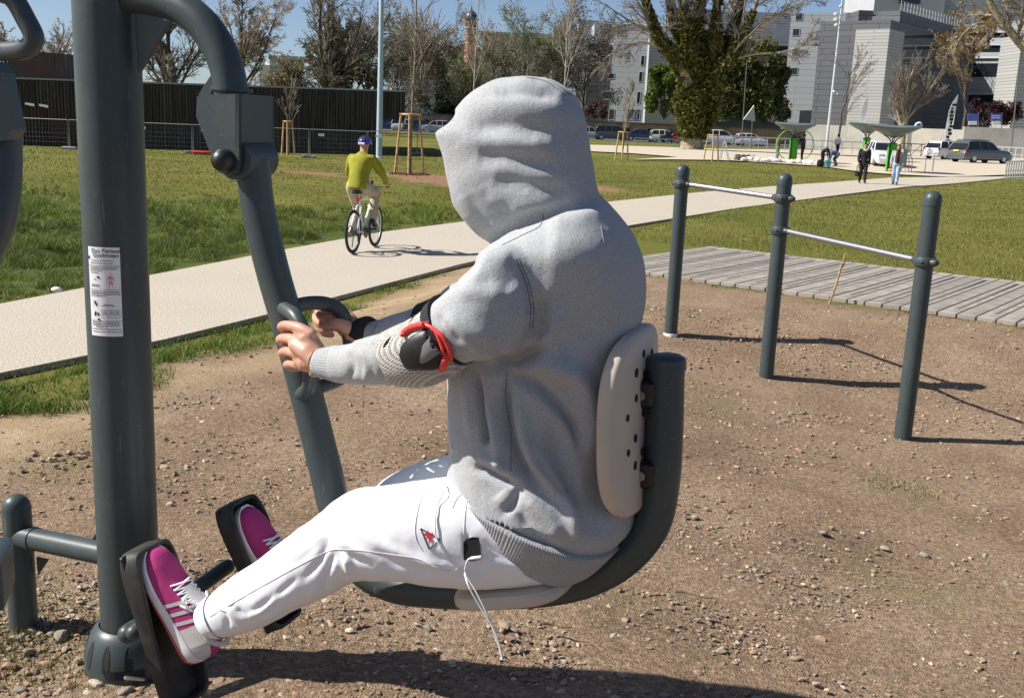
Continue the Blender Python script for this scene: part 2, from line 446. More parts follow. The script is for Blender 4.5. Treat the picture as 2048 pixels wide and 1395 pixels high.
def concrete_mat(name, c1, c2, grain=220.0, gs=.5):
    m, N, L, b = new_mat(name); b.inputs['Roughness'].default_value = .9; b.inputs['Specular IOR Level'].default_value = .25
    tc = N.new('ShaderNodeTexCoord')
    n1 = N.new('ShaderNodeTexNoise'); n1.inputs['Scale'].default_value = .8; n1.inputs['Detail'].default_value = 8
    n2 = N.new('ShaderNodeTexNoise'); n2.inputs['Scale'].default_value = grain; n2.inputs['Detail'].default_value = 3; n2.inputs['Roughness'].default_value = .8
    for n in (n1, n2): L.new(tc.outputs['Object'], n.inputs[0])
    x = N.new('ShaderNodeMix'); x.data_type = 'RGBA'; x.inputs[6].default_value = (*c1, 1); x.inputs[7].default_value = (*c2, 1); L.new(n1.outputs['Fac'], x.inputs[0])
    r = N.new('ShaderNodeMapRange'); r.inputs[1].default_value = .38; r.inputs[2].default_value = .6; r.inputs[3].default_value = 1 - gs; r.inputs[4].default_value = 1.06
    L.new(n2.outputs['Fac'], r.inputs[0])
    y = N.new('ShaderNodeMix'); y.data_type = 'RGBA'; y.blend_type = 'MULTIPLY'; y.inputs[0].default_value = 1
    L.new(x.outputs[2], y.inputs[6]); L.new(r.outputs[0], y.inputs[7]); L.new(y.outputs[2], b.inputs['Base Color'])
    bp = N.new('ShaderNodeBump'); bp.inputs['Strength'].default_value = .35; bp.inputs['Distance'].default_value = .003
    L.new(n2.outputs['Fac'], bp.inputs['Height']); L.new(bp.outputs[0], b.inputs['Normal'])
    return m
M_PATH = concrete_mat('pale_washed_concrete', (.54, .475, .385), (.62, .555, .46), 62, .6)
M_PLAZA = concrete_mat('plaza_paving', (.50, .43, .335), (.56, .49, .39), 60, .2)
M_ASPH = concrete_mat('asphalt', (.10, .10, .10), (.15, .15, .15), 60, .3)

def ribbon(name, E1, E2, m, zf, thick, label):
    """slab between two edge lines, cut into short lengths so that it follows the ground"""
    def resample(E, n):
        d = np.concatenate([[0], np.cumsum(np.linalg.norm(np.diff(E[:, :2], axis=0), axis=1))])
        t = np.linspace(0, d[-1], n); return np.stack([np.interp(t, d, E[:, 0]), np.interp(t, d, E[:, 1])], -1)
    n = 90; a, b_ = resample(E1, n), resample(E2, n)
    V = []
    for i in range(n):
        za, zb = zf(a[i]), zf(b_[i])
        V += [(*a[i], za), (*b_[i], zb), (*b_[i], zb - thick), (*a[i], za - thick)]
    fs = []
    for i in range(n - 1):
        for j in range(4):
            k = (j + 1) % 4; fs.append((i * 4 + j, i * 4 + k, i * 4 + 4 + k, i * 4 + 4 + j))
    fs += [(0, 1, 2, 3), (n * 4 - 1, n * 4 - 2, n * 4 - 3, n * 4 - 4)]
    o = MB().add(V, fs).build(name, m, smooth=False); return tag(o, label, kind='structure')
zpath = lambda p: float(low_z(p[1])) + UP
path = ribbon('path', NEAR_E, FAR_E, M_PATH, zpath, .16, 'pale concrete footpath crossing the park')

def ground_sheet(name, px, m, up, label, cuts=(46, 50, 54, 58, 62, 66, 70, 74, 78), world_pts=None):
    import bmesh
    P = [G(u, v)[:2] for u, v in px] if world_pts is None else world_pts
    bm = bmesh.new(); vs = [bm.verts.new((*p, 0)) for p in P]; bm.faces.new(vs)
    bmesh.ops.triangulate(bm, faces=bm.faces[:])
    for c in cuts:
        bmesh.ops.bisect_plane(bm, geom=bm.verts[:] + bm.edges[:] + bm.faces[:], plane_co=(0, c, 0), plane_no=(0, 1, 0))
    me = bpy.data.meshes.new(name); bm.to_mesh(me); bm.free()
    V = co_of(me); V[:, 2] = np.maximum(gz(V[:, 0], V[:, 1]), low_z(V[:, 1])) + up; set_co(me, V)
    import bmesh as b2
    bm = b2.new(); bm.from_mesh(me); b2.ops.recalc_face_normals(bm, faces=bm.faces)
    if sum(f.normal.z for f in bm.faces) < 0: b2.ops.reverse_faces(bm, faces=bm.faces)
    bm.to_mesh(me); bm.free()
    return tag(link_mesh(name, me, m, smooth=False), label, kind='structure')
plaza = ground_sheet('plaza', [(1120, 290), (1250, 293), (1400, 298), (1500, 300), (1700, 301), (1900, 303), (2120, 308), (2130, 346), (2030, 351), (1900, 356), (1830, 353), (1760, 349), (1700, 343), (1640, 334), (1560, 329), (1500, 325), (1430, 322), (1340, 321), (1262, 321), (1355, 316), (1270, 309), (1180, 304.5), (1120, 303)], M_PLAZA, .07, 'sunlit pale paved plaza')
road = ground_sheet('road', None, M_ASPH, .03, 'grey asphalt road by the parked cars', cuts=(), world_pts=[(-60, 118), (80, 118), (80, 141), (-60, 141)])

# ---- boardwalk
M_BOARD = mat('weathered_boards', (.27, .245, .215), .85, var=.2, scale=5, bump=.5, bscale=40, bdist=.002, stretch=(1, 1, 1), attr='Col')
M_GRIP = mat('grip_strip', (.16, .14, .13), .95, var=.2, scale=60)
bw = empty('boardwalk', (*BW_NEAR[0], 0), 'grey weathered timber boardwalk laid beside the dirt ground', 'boardwalk')
W_ = float(np.dot(BW_FAR[0] - BW_NEAR[0], [-BW_D[1], BW_D[0]])); BW_N = np.array([-BW_D[1], BW_D[0]])
if np.dot(BW_FAR[0] - BW_NEAR[0], BW_N) < 0: BW_N = -BW_N
W_ = abs(float(np.dot((BW_FAR[1] - BW_NEAR[1] + BW_FAR[0] - BW_NEAR[0]) / 2, BW_N)))
tilt_ = math.atan2(float(np.dot(BW_FAR[1] - BW_FAR[0], BW_N)), float(np.dot(BW_FAR[1] - BW_FAR[0], BW_D)))
board_me = []
for k in range(4):
    c = [.86, 1.0, 1.1, .95][k]
    mb = MB().bbox((0, 0, 0), (.1400, W_, .035), b=.0022); me = mb.mesh('board'); me.polygons.foreach_set('use_smooth', np.zeros(len(me.polygons), bool)); me.materials.append(M_BOARD)
    at_ = me.attributes.new('Col', 'FLOAT_COLOR', 'POINT'); at_.data.foreach_set('color', np.tile([c, c * .99, c * .97, 1], len(me.vertices)).astype(np.float32)); board_me.append(me)
grip_me = MB().box((0, 0, 0), (.036, W_ * .80, .003)).mesh('grip_strip'); grip_me.materials.append(M_GRIP)
ang = math.atan2(BW_D[1], BW_D[0])
for i in range(-3, 62):
    c = BW_NEAR[0] + BW_D * (.154 * i) + BW_N * (W_ / 2)
    o = bpy.data.objects.new('board', board_me[rng.integers(4)]); COL.objects.link(o); o.parent = bw
    o.location = (*(c - BW_NEAR[0] + BW_N * rng.normal(0, .0015)), .018 + rng.normal(0, .0012)); o.rotation_euler = (0, 0, ang + rng.normal(0, .0012)); WLOC[o] = np.zeros(3)
    if i % 2 == 0:
        g = bpy.data.objects.new('grip_strip', grip_me); COL.objects.link(g); g.parent = o; g.location = (0, 0, .0185)

# ---- grass blades (numpy, one mesh per kind of grass)
def blades(name, n, y0, y1, keep, hgt, wid, colf, label, amax=.62, two=False, lean=.45):
    Y = np.exp(rng.uniform(math.log(y0), math.log(y1), n)); X = rng.uniform(-amax, amax, n) * (Y + .3)
    k = keep(X, Y) > rng.random(n); X, Y = X[k], Y[k]; n = len(X)
    d = np.hypot(X, Y)
    h = hgt(X, Y) * rng.uniform(.55, 1.25, n); w = np.maximum(wid, d * .00075) * rng.uniform(.7, 1.3, n)
    th = rng.uniform(0, 2 * math.pi, n); la = rng.uniform(0, 2 * math.pi, n); lean_ = h * rng.uniform(.1, lean * 2, n)
    Z = gz(X, Y) - .004
    b = np.stack([X, Y, Z], -1); side = np.stack([np.cos(th), np.sin(th), 0 * th], -1) * w[:, None] / 2
    tip = b + np.stack([np.cos(la) * lean_, np.sin(la) * lean_, h], -1)
    c = colf(X, Y, n)
    if two:
        mid = b + np.stack([np.cos(la) * lean_ * .3, np.sin(la) * lean_ * .3, h * .6], -1)
        V = np.stack([b - side, b + side, mid + side * .75, mid - side * .75, tip], 1).reshape(-1, 3)
        i0 = np.arange(n) * 5
        L_ = np.concatenate([np.stack([i0, i0 + 1, i0 + 2, i0 + 3], -1).ravel(), np.stack([i0 + 3, i0 + 2, i0 + 4], -1).ravel()])
        S_ = np.concatenate([np.full(n, 4), np.full(n, 3)]); k5 = 5
        me = np_mesh(name, V, L_, S_, np.repeat(c, 5, 0))
    else:
        V = np.stack([b - side, b + side, tip], 1).reshape(-1, 3)
        me = np_mesh(name, V, np.arange(3 * n).reshape(-1, 3), cols=np.repeat(c, 3, 0))
    o = link_mesh(name, me, M_GRASS, smooth=False); return tag(o, label, 'grass', kind='stuff')
def grass_mat():
    m, N, L, b = new_mat('grass_blades'); b.inputs['Roughness'].default_value = .55; b.inputs['Specular IOR Level'].default_value = .3
    a = N.new('ShaderNodeAttribute'); a.attribute_name = 'Col'; L.new(a.outputs['Color'], b.inputs['Base Color'])
    t = N.new('ShaderNodeBsdfTranslucent'); L.new(a.outputs['Color'], t.inputs[0])
    x = N.new('ShaderNodeMixShader'); x.inputs[0].default_value = .3
    L.new(b.outputs[0], x.inputs[1]); L.new(t.outputs[0], x.inputs[2]); L.new(x.outputs[0], N['Material Output'].inputs[0]); return m
M_GRASS = grass_mat()
def gcol(base, var, yellow=.2, ycol=(.30, .25, .08)):
    def f(X, Y, n):
        k = (rng.random(n) * .6 + vnoise(X * .8, Y * .8, 21) * .4)[:, None]
        c = np.array(base)[None] * (1 - var + 2 * var * k)
        yy = (rng.random(n) < yellow * (0.4 + 1.2 * vnoise(X * .5, Y * .5, 22)))[:, None]
        return np.where(yy, np.array(ycol)[None] * (.6 + .5 * k), c)
    return f
not_path = lambda X, Y: ((sdist(X, Y) > .03) | (fdist(X, Y) > .03))
tuft = lambda X, Y: sstep(vnoise(X * 1.7, Y * 1.7, 31) * .6 + vnoise(X * 4.3, Y * 4.3, 32) * .4, .34, .62)
clump = lambda X, Y: sstep(vnoise(X * 2.6, Y * 2.6, 31) * .5 + vnoise(X * 6.5, Y * 6.5, 32) * .5, .42, .62)
blades('rough_grass', 420000, 8.5, 30, lambda X, Y: ((fdist(X, Y) > .02) & (X < 2.5)) * (1 - sstep(Y + 5 * (vnoise(X * .3, Y * .3, 4) - .5), 19, 28)) * (.10 + .9 * clump(X, Y)) * (1 - .8 * sstep(vnoise(X * 1.1, Y * 1.1, 33), .70, .80)),
       lambda X, Y: (.022 + .17 * clump(X, Y) * (.35 + vnoise(X * .9, Y * .9, 34))) * (.5 + .5 * sstep(fdist(X, Y), .1, 1.2)), .008, (lambda X, Y, n: gcol((.12, .18, .016), .55, .2, (.27, .25, .07))(X, Y, n) * (.30 + .68 * vnoise(X * 1.9, Y * 1.9, 37) + .22 * vnoise(X * .35, Y * .35, 38))[:, None]), 'rough tufted green grass in the hollow beyond the path', lean=.95)
bwd = lambda X, Y: ((X - BW_NEAR[0][0]) * BW_N[0] + (Y - BW_NEAR[0][1]) * BW_N[1])
blades('verge_grass', 230000, 4.2, 17, lambda X, Y: ((sdist(X, Y) > .02) & (sdist(X, Y) < 3.4) & (X < .6)) * (1 - dirtness(X, Y)) * (.25 + .75 * sstep(vnoise(X * 2.6, Y * 2.6, 41), .3, .6)),
       lambda X, Y: .02 + .055 * vnoise(X * 2.6, Y * 2.6, 41), .006, gcol((.095, .16, .02), .45, .16), 'lush green grass on the bank between path and dirt', two=True, lean=.8)
blades('lawn_grass', 230000, 9.5, 60, lambda X, Y: (sdist(X, Y) > .05) * (X > -.5) * (1 - dirtness(X, Y)) * (bwd(X, Y) > W_ + .02),
       lambda X, Y: .028 + .02 * vnoise(X * 2, Y * 2, 45), .005, gcol((.15, .168, .022), .4, .35, (.27, .22, .08)), 'short green lawn grass beyond the boardwalk', amax=.75)
blades('meadow_grass', 130000, 17, 62, lambda X, Y: (fdist(X, Y) > .05) * (1 - .85 * earthness(X, Y)) * sstep(Y + 5 * (vnoise(X * .3, Y * .3, 4) - .5), 18, 26),
       lambda X, Y: .035 + .03 * vnoise(X * .8, Y * .8, 46), .006, gcol((.14, .158, .022), .4, .35, (.27, .22, .08)), 'mown green lawn between the path and the timber hall')
def foot_tufts(X, Y):
    r = np.zeros(len(X))
    for u, v, rad in ((1804, 885, .32), (55, 1245, .22), (120, 1290, .3), (210, 1330, .22), (500, 1270, .22), (400, 1180, .16), (1532, 690, .25), (1740, 600, .2), (20, 1300, .2)):
        p = onZ(u, v); r = np.maximum(r, sstep(rad - np.hypot(X - p[0], Y - p[1]), 0, rad) * .8)
    near_bw = (bwd(X, Y) < 0) & (bwd(X, Y) > -.13) & (X > .9)
    return np.maximum(r, near_bw * sstep(vnoise(X * 2.2, Y * 2.2, 51), .35, .6))
blades('sparse_grass', 150000, 1.9, 13, foot_tufts, lambda X, Y: .012 + .03 * vnoise(X * 6, Y * 6, 52), .003, gcol((.12, .15, .03), .4, .35), 'sparse short grass sprouting through the dirt', two=True)
def edge_tufts(X, Y):
    return ((fdist(X, Y) > .0) & (fdist(X, Y) < .25)) * .3

# ---- pebbles and stones
def ico():
    import bmesh
    bm = bmesh.new(); bmesh.ops.create_icosphere(bm, subdivisions=1, radius=1); V = np.array([v.co[:] for v in bm.verts]); Fc = np.array([[v.index for v in f.verts] for f in bm.faces]); bm.free(); return V, Fc
IV, IF = ico()
SHAPES = []
for k in range(10):
    r = np.random.default_rng(k); SHAPES.append(IV * r.uniform(.62, 1.25, (12, 1)) + r.normal(0, .1, (12, 3)))
SHAPES = np.array(SHAPES)
def pebble_color(n):
    base = np.array([(.31, .23, .16), (.35, .27, .20), (.27, .20, .145), (.25, .21, .175), (.44, .36, .27), (.30, .19, .125), (.21, .155, .11)])
    return base[rng.integers(len(base), size=n)] * rng.uniform(.75, 1.2, (n, 1))
def piles(X, Y):
    r = np.zeros(len(X))
    for u, v, rad in ((1520, 765, .55), (1341, 690, .35), (60, 1300, .42), (180, 1340, .4), (380, 1390, .4), (130, 900, .5), (30, 1230, .3), (300, 950, .3), (620, 1230, .3), (1180, 1290, .4)):
        p = onZ(u, v); r = np.maximum(r, sstep(rad - np.hypot(X - p[0], Y - p[1]), 0, rad * .8))
    return r
M_STONE = mat('stone', (1, 1, 1), .9, bump=.3, bscale=120, attr='Col', spec=.25)
OV = np.array([(1, 0, 0), (-1, 0, 0), (0, 1, 0), (0, -1, 0), (0, 0, 1), (0, 0, -1)], float); OF = np.array([(0, 2, 4), (2, 1, 4), (1, 3, 4), (3, 0, 4), (2, 0, 5), (1, 2, 5), (3, 1, 5), (0, 3, 5)])
OSH = np.array([OV * np.random.default_rng(k).uniform(.6, 1.3, (6, 1)) + np.random.default_rng(k + 50).normal(0, .16, (6, 3)) for k in range(10)])
n = 240000
Y = np.exp(rng.uniform(math.log(1.5), math.log(12.5), n)); X = rng.uniform(-.62, .66, n) * (Y + .4)
pl_ = piles(X, Y)
dens = .20 + .55 * sstep(vnoise(X * 1.3, Y * 1.3, 61) * .6 + vnoise(X * 4, Y * 4, 62) * .4, .38, .72) + .28 * pl_
dens *= 1 - .75 * sstep(poly_sd(X, Y, TAN), -.1, .2)
k = (dirtness(X, Y) > .6) & (dens > rng.random(n)); X, Y, pl_ = X[k], Y[k], pl_[k]; n = len(X)
R = np.clip(.0016 * rng.random(n) ** -.46, 0, .0085) * (1 + .35 * pl_) * (.75 + .13 * np.minimum(Y, 6))
def peb(m, SH, FC):
    n = int(m.sum()); k = SH.shape[1]; x, y, r_ = X[m], Y[m], R[m]
    V = SH[rng.integers(10, size=n)] * (r_[:, None] * np.stack([rng.uniform(.8, 1.6, n), rng.uniform(.7, 1.2, n), rng.uniform(.4, .8, n)], -1))[:, None, :]
    th = rng.uniform(0, 6.28, n); c_, s_ = np.cos(th)[:, None], np.sin(th)[:, None]
    V = np.stack([V[..., 0] * c_ - V[..., 1] * s_, V[..., 0] * s_ + V[..., 1] * c_, V[..., 2]], -1) + np.stack([x, y, gz(x, y) + r_ * .18], -1)[:, None, :]
    return V.reshape(-1, 3), (FC[None] + (np.arange(n) * k)[:, None, None]).reshape(-1, 3), np.repeat(pebble_color(n), k, 0)
big = R > .0042
V1, F1, C1 = peb(big, SHAPES, IF); V2, F2, C2 = peb(~big, OSH, OF)
print('pebbles', int(big.sum()), int((~big).sum()))
gravel = link_mesh('gravel', np_mesh('gravel', np.vstack([V1, V2]), np.vstack([F1, F2 + len(V1)]), cols=np.vstack([C1, C2])), M_STONE, smooth=False)
tag(gravel, 'loose brown and grey gravel scattered over the dirt', 'gravel', kind='stuff')

stone_me = []
for k in range(12):
    import bmesh
    bm = bmesh.new(); bmesh.ops.create_icosphere(bm, subdivisions=2, radius=1); r = np.random.default_rng(100 + k)
    Vv = np.array([v.co[:] for v in bm.verts]); axes = [unit(r.normal(0, 1, 3)) for _ in range(9)]
    for ax in axes:                                # chipped flat facets
        h = r.uniform(.55, .85); d = Vv @ ax; Vv = Vv - np.outer(np.maximum(d - h, 0), ax)
    Vv *= np.array([1.25, .9, .62])
    for v, c in zip(bm.verts, Vv): v.co = c
    me = bpy.data.meshes.new('stone'); bm.to_mesh(me); bm.free(); me.materials.append(M_STONE)
    c = pebble_color(1)[0] * 1.08
    at_ = me.attributes.new('Col', 'FLOAT_COLOR', 'POINT'); at_.data.foreach_set('color', np.tile([*c, 1], len(me.vertices)).astype(np.float32))
    stone_me.append(me)
STONES = [(120, 1275, 30), (165, 1258, 18), (200, 1300, 17), (155, 1325, 22), (60, 1305, 24), (30, 1280, 22), (95, 1330, 20), (130, 1300, 18), (250, 1385, 26), (190, 1370, 30), (40, 1380, 20), (210, 1230, 16), (185, 1290, 16), (140, 1375, 24), (90, 1250, 18), (20, 1335, 26), (65, 1262, 20), (170, 1310, 14), (435, 1365, 22), (415, 1385, 18), (470, 1370, 18), (520, 1385, 18), (1448, 1252, 22), (1512, 1248, 14), (1600, 1252, 20), (1477, 1345, 18), (1520, 1342, 22), (1655, 996, 20), (1860, 1020, 16), (1650, 1210, 22), (1445, 910, 14), (1640, 1298, 16), (1780, 1015, 16), (1500, 1330, 16), (1330, 1350, 20), (1007, 1238, 26), (1030, 1245, 16), (1255, 1130 + 160, 18), (855, 1250, 18), (905, 1315, 16), (660, 1245, 14), (700, 1260, 16), (560, 1215, 14), (405, 845, 12), (340, 1010, 14), (140, 905, 14), (215, 910, 14), (395, 1110, 12), (1605, 838, 18), (1735, 790, 10), (1475, 690, 10), (2030, 1065, 14), (1950, 1205, 12), (1890, 1285, 14), (1400, 1300, 18), (1560, 1175, 12), (1350, 1390, 14), (1240, 1380, 16), (780, 1300, 14), (1110, 1320, 14)]
for j in range(40):
    STONES.append((rng.uniform(330, 2040), rng.uniform(900, 1390), rng.uniform(7, 11)))
for u, v, s in STONES:
    p = onZ(u, v); d = math.hypot(p[0], p[1] + .4); r = s / 2 * d / F
    o = bpy.data.objects.new('stone', stone_me[rng.integers(12)]); COL.objects.link(o); o.parent = ground
    o.location = (p[0], p[1], float(gz(p[0], p[1])) + r * .3); o.rotation_euler = (rng.normal(0, .25), rng.normal(0, .25), rng.uniform(0, 6.28)); o.scale = (r, r, r)
# ---- twigs lying on the dirt
M_TWIG = mat('dry_twig', (.14, .09, .055), .9, var=.3, scale=60)
for k, (a_, b_) in enumerate((((1350, 1185), (1430, 1200)), ((1085, 1250), (1145, 1258)))):
    A_, B_ = onZ(*a_), onZ(*b_)
    pts = np.array([A_ + (B_ - A_) * t + np.array([0, .006 * math.sin(7 * t), .006]) for t in np.linspace(0, 1, 7)])
    tag(MB().tube(pts, np.linspace(.0045, .002, 7), 6).build('twig', M_TWIG), ['thin dry twig on the gravel behind the seat', 'short dry twig on the dirt beneath the seat'][k], 'twig')
A_, B_ = onZ(1657, 608), onY(1691, 507, onZ(1657, 608)[1] + .10)
st = MB(); st.tube([A_ - np.array([0, 0, .02]), A_ * .6 + B_ * .4 + np.array([.01, 0, 0]), A_ * .3 + B_ * .7, B_], [.011, .010, .009, .008], 8)
st.tube([A_ * .33 + B_ * .67, A_ * .2 + B_ * .8 + np.array([.02, 0, 0]), A_ * .14 + B_ * .86 + np.array([.022, 0, .0])], [.007, .006, .004], 6)
tag(st.build('stick', mat('stick_bark', (.33, .21, .11), .85, var=.3, scale=40)), 'bare forked stick standing upright beside the boardwalk', 'stick')
# white scrap at the path's far edge
p = onLow(113, 579, .06)
tag(MB().ball(p + np.array([0, 0, .0]), (.06, .04, .03), 10, 6).build('stone', mat('white_stone', (.75, .73, .68), .8)), 'small white stone lying at the far edge of the path', 'stone')
# ------------------------------------------------------------------ exercise machine (all drawn on its own upright middle plane)
MO = onZ(265, 1325)                                   # foot of the main post
_seat = onY(1328, 850, 1.985)
ME = unit([_seat[0] - MO[0], _seat[1] - MO[1], 0])     # along the machine, towards the seat
MN = np.array([ME[1], -ME[0], 0])                      # across it, towards the camera
if MN.dot(CAM - MO) < 0: MN = -MN
UPV = np.array([0, 0, 1.0])
def MP(u, v, off=0.0):
    d = ray(u, v); return CAM + d * ((off - (CAM - MO).dot(MN)) / d.dot(MN))
def MS(pts, k=8):                                      # smooth 3-D path through (u, v[, off]) points
    return spline([MP(*p) for p in pts], k)
def paint_mat():
    m, N, L, b = new_mat('grey_green_metal_paint')
    b.inputs['Roughness'].default_value = .38; b.inputs['Specular IOR Level'].default_value = .38
    tc = N.new('ShaderNodeTexCoord')
    n = N.new('ShaderNodeTexNoise'); n.inputs['Scale'].default_value = 14; n.inputs['Detail'].default_value = 6; L.new(tc.outputs['Object'], n.inputs[0])
    x = N.new('ShaderNodeMix'); x.data_type = 'RGBA'; x.inputs[6].default_value = (.039, .053, .056, 1); x.inputs[7].default_value = (.053, .069, .072, 1); L.new(n.outputs['Fac'], x.inputs[0])
    # dust specks and scuffs
    d = N.new('ShaderNodeTexNoise'); d.inputs['Scale'].default_value = 260; d.inputs['Detail'].default_value = 2; L.new(tc.outputs['Object'], d.inputs[0])
    r = N.new('ShaderNodeMapRange'); r.inputs[1].default_value = .70; r.inputs[2].default_value = .78; L.new(d.outputs['Fac'], r.inputs[0])
    y = N.new('ShaderNodeMix'); y.data_type = 'RGBA'; y.inputs[7].default_value = (.26, .25, .22, 1); L.new(x.outputs[2], y.inputs[6]); L.new(r.outputs[0], y.inputs[0])
    mp = N.new('ShaderNodeMapping'); mp.inputs['Scale'].default_value = (130, 130, 9); mp.inputs['Rotation'].default_value = (.3, .2, 0); L.new(tc.outputs['Object'], mp.inputs[0])
    sc_n = N.new('ShaderNodeTexNoise'); sc_n.inputs['Scale'].default_value = 1; sc_n.inputs['Detail'].default_value = 1; L.new(mp.outputs[0], sc_n.inputs[0])
    r2 = N.new('ShaderNodeMapRange'); r2.inputs[1].default_value = .735; r2.inputs[2].default_value = .77; r2.inputs[4].default_value = .5; L.new(sc_n.outputs['Fac'], r2.inputs[0])
    y2 = N.new('ShaderNodeMix'); y2.data_type = 'RGBA'; y2.inputs[7].default_value = (.16, .17, .165, 1); L.new(y.outputs[2], y2.inputs[6]); L.new(r2.outputs[0], y2.inputs[0])
    du = N.new('ShaderNodeTexNoise'); du.inputs['Scale'].default_value = 3.2; du.inputs['Detail'].default_value = 9; du.inputs['Roughness'].default_value = .7; L.new(tc.outputs['Object'], du.inputs[0])
    r3 = N.new('ShaderNodeMapRange'); r3.inputs[1].default_value = .52; r3.inputs[2].default_value = .8; r3.inputs[4].default_value = .35; L.new(du.outputs['Fac'], r3.inputs[0])
    y3 = N.new('ShaderNodeMix'); y3.data_type = 'RGBA'; y3.inputs[7].default_value = (.15, .14, .115, 1); L.new(y2.outputs[2], y3.inputs[6]); L.new(r3.outputs[0], y3.inputs[0])
    L.new(y3.outputs[2], b.inputs['Base Color'])
    rr = N.new('ShaderNodeMapRange'); rr.inputs[3].default_value = .3; rr.inputs[4].default_value = .5; L.new(n.outputs['Fac'], rr.inputs[0]); L.new(rr.outputs[0], b.inputs['Roughness'])
    f = N.new('ShaderNodeTexNoise'); f.inputs['Scale'].default_value = 500; L.new(tc.outputs['Object'], f.inputs[0])
    bp = N.new('ShaderNodeBump'); bp.inputs['Strength'].default_value = .08; bp.inputs['Distance'].default_value = .001; L.new(f.outputs['Fac'], bp.inputs['Height']); L.new(bp.outputs[0], b.inputs['Normal'])
    return m
M_PAINT = paint_mat()
M_BLACK = mat('black_plastic', (.010, .011, .012), .42, var=.3, scale=30, bump=.1, bscale=200, bdist=.001)
M_RUBBER = mat('dusty_black_rubber', (.012, .012, .012), .62, col2=(.045, .038, .03), scale=18, bump=.25, bscale=130, bdist=.0015)
M_PAD = mat('beige_pad', (.54, .455, .375), .55, var=.05, scale=8, bump=.12, bscale=300, bdist=.0008)
M_WHITE = mat('white_print', (.80, .80, .82), .45)
M_INK = mat('black_ink', (.015, .015, .018), .6); M_RED = mat('red_ink', (.55, .05, .05), .6); M_PINKI = mat('pale_red_ink', (.75, .42, .38), .6)
M_HOLE = mat('recess_painted_shade', (.02, .018, .016), .9)  # for dark patches laid on surfaces, painting the shade inside holes and niches

mach = empty('fitness_machine', MO, 'grey green outdoor exercise machine with a lifting seat and black pedals', 'exercise machine')
PR = 0.074
def ptop(z): return MO + UPV * z
post = MB().tube([ptop(-.05), ptop(.6), ptop(1.2), ptop(2.05), ptop(2.55)], PR, 48).build('post', M_PAINT, mach)
# base cap: a ribbed dome round the foot of the post
cr, ch = .117, .125
prof = [(cr * 1.0, -.02), (cr * 1.0, .02), (cr * .985, .045), (cr * .94, .070), (cr * .87, .092), (cr * .79, .108), (cr * .71, .117), (PR + .004, .120), (PR + .002, .112)]
dome = MB().lathe(prof, MO, 64, cap=False).build('base_cap', M_PAINT, mach)
camaz = math.atan2(-MO[1], -MO[0])
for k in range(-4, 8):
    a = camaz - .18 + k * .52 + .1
    g = []                                              # dark patch lying on the dome, painting a flute's shade
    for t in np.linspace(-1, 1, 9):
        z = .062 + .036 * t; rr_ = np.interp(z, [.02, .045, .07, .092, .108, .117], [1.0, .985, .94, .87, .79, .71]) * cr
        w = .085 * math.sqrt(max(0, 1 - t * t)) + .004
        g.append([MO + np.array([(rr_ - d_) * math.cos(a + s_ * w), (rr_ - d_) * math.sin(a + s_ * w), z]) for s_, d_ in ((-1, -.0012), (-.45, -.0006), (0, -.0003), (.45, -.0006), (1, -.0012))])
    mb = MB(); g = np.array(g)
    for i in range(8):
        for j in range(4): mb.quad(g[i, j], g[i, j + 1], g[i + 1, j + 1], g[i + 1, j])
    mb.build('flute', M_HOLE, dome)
a0 = camaz - .17
mb = MB()
for s0, s1, z0, z1 in ((-.42, .42, .018, .040),):
    aa = np.linspace(a0 + s0, a0 + s1, 9)
    for i in range(8):
        q = [MO + np.array([(cr + .0012) * math.cos(t), (cr + .0012) * math.sin(t), z]) for t, z in ((aa[i], z0), (aa[i + 1], z0), (aa[i + 1], z1), (aa[i], z1))]
        mb.quad(*q)
mb.build('slot', M_HOLE, dome)
tipc = MO + np.array([(cr + .004) * math.cos(a0 + .2), (cr + .004) * math.sin(a0 + .2), .022])
MB().bbox(tipc, (.052, .012, .010), R=rotz(a0 + .2 + math.pi / 2) @ np.array(Matrix.Rotation(.25, 3, 'Y')), b=.003).build('bracket', mat('bare_steel', (.5, .5, .48), .35, metal=.9), dome)

# upper bent tube from the post, gusset, pivot box
RT = 0.0375
arm_px = [(262, -8), (310, -2), (358, 14), (402, 46), (434, 90), (453, 135), (463, 186), (464, 205)]
MB().tube(MS(arm_px), RT, 28).build('bent_tube', M_PAINT, mach)
pl = [MP(*q, .006) for q in ((268, 20), (336, 44), (322, 70), (300, 108), (276, 145))]
MB().prism(pl, -MN * .012).build('gusset', M_PAINT, mach, angle=20)
bx = empty('pivot_box', MP(470, 260), parent=mach)
BO = .066
face = [MP(*q, BO) for q in ((394, 194), (402, 189), (478, 188), (478, 322), (474, 345), (458, 351), (440, 346), (430, 331), (392, 232))]
shell = MB().prism(face, -MN * .010); shell.prism([p - MN * (BO * 2 - .010) for p in face], -MN * .010)
eu = MP(478, 188, BO); el = MP(478, 296, BO)
shell.prism([eu, el, el - MN * 2 * BO, eu - MN * 2 * BO], -ME * .010)
tl = MP(397, 190, BO)
shell.prism([tl - MN * .01, eu - MN * .01 - ME * .01, eu - MN * (2 * BO - .01) - ME * .01, tl - MN * (2 * BO - .01)], -UPV * .008)
shell.build('housing', M_PAINT, bx, angle=20)
MB().tube([MP(464, 182), MP(464.2, 176)], RT + .007, 28).build('weld', M_PAINT, bx)
fin = [MP(*q, -.01) for q in ((396, 190), (420, 153), (426, 176), (420, 190))]
MB().prism(fin, -MN * .006).build('fin', M_PAINT, bx, angle=20)
kc = MP(449, 321, BO + .004)
MB().tube([kc - MN * .006, kc + MN * .006], .0255, 24, dome='end').build('knob', M_BLACK, bx)
cl = MP(497, 318)
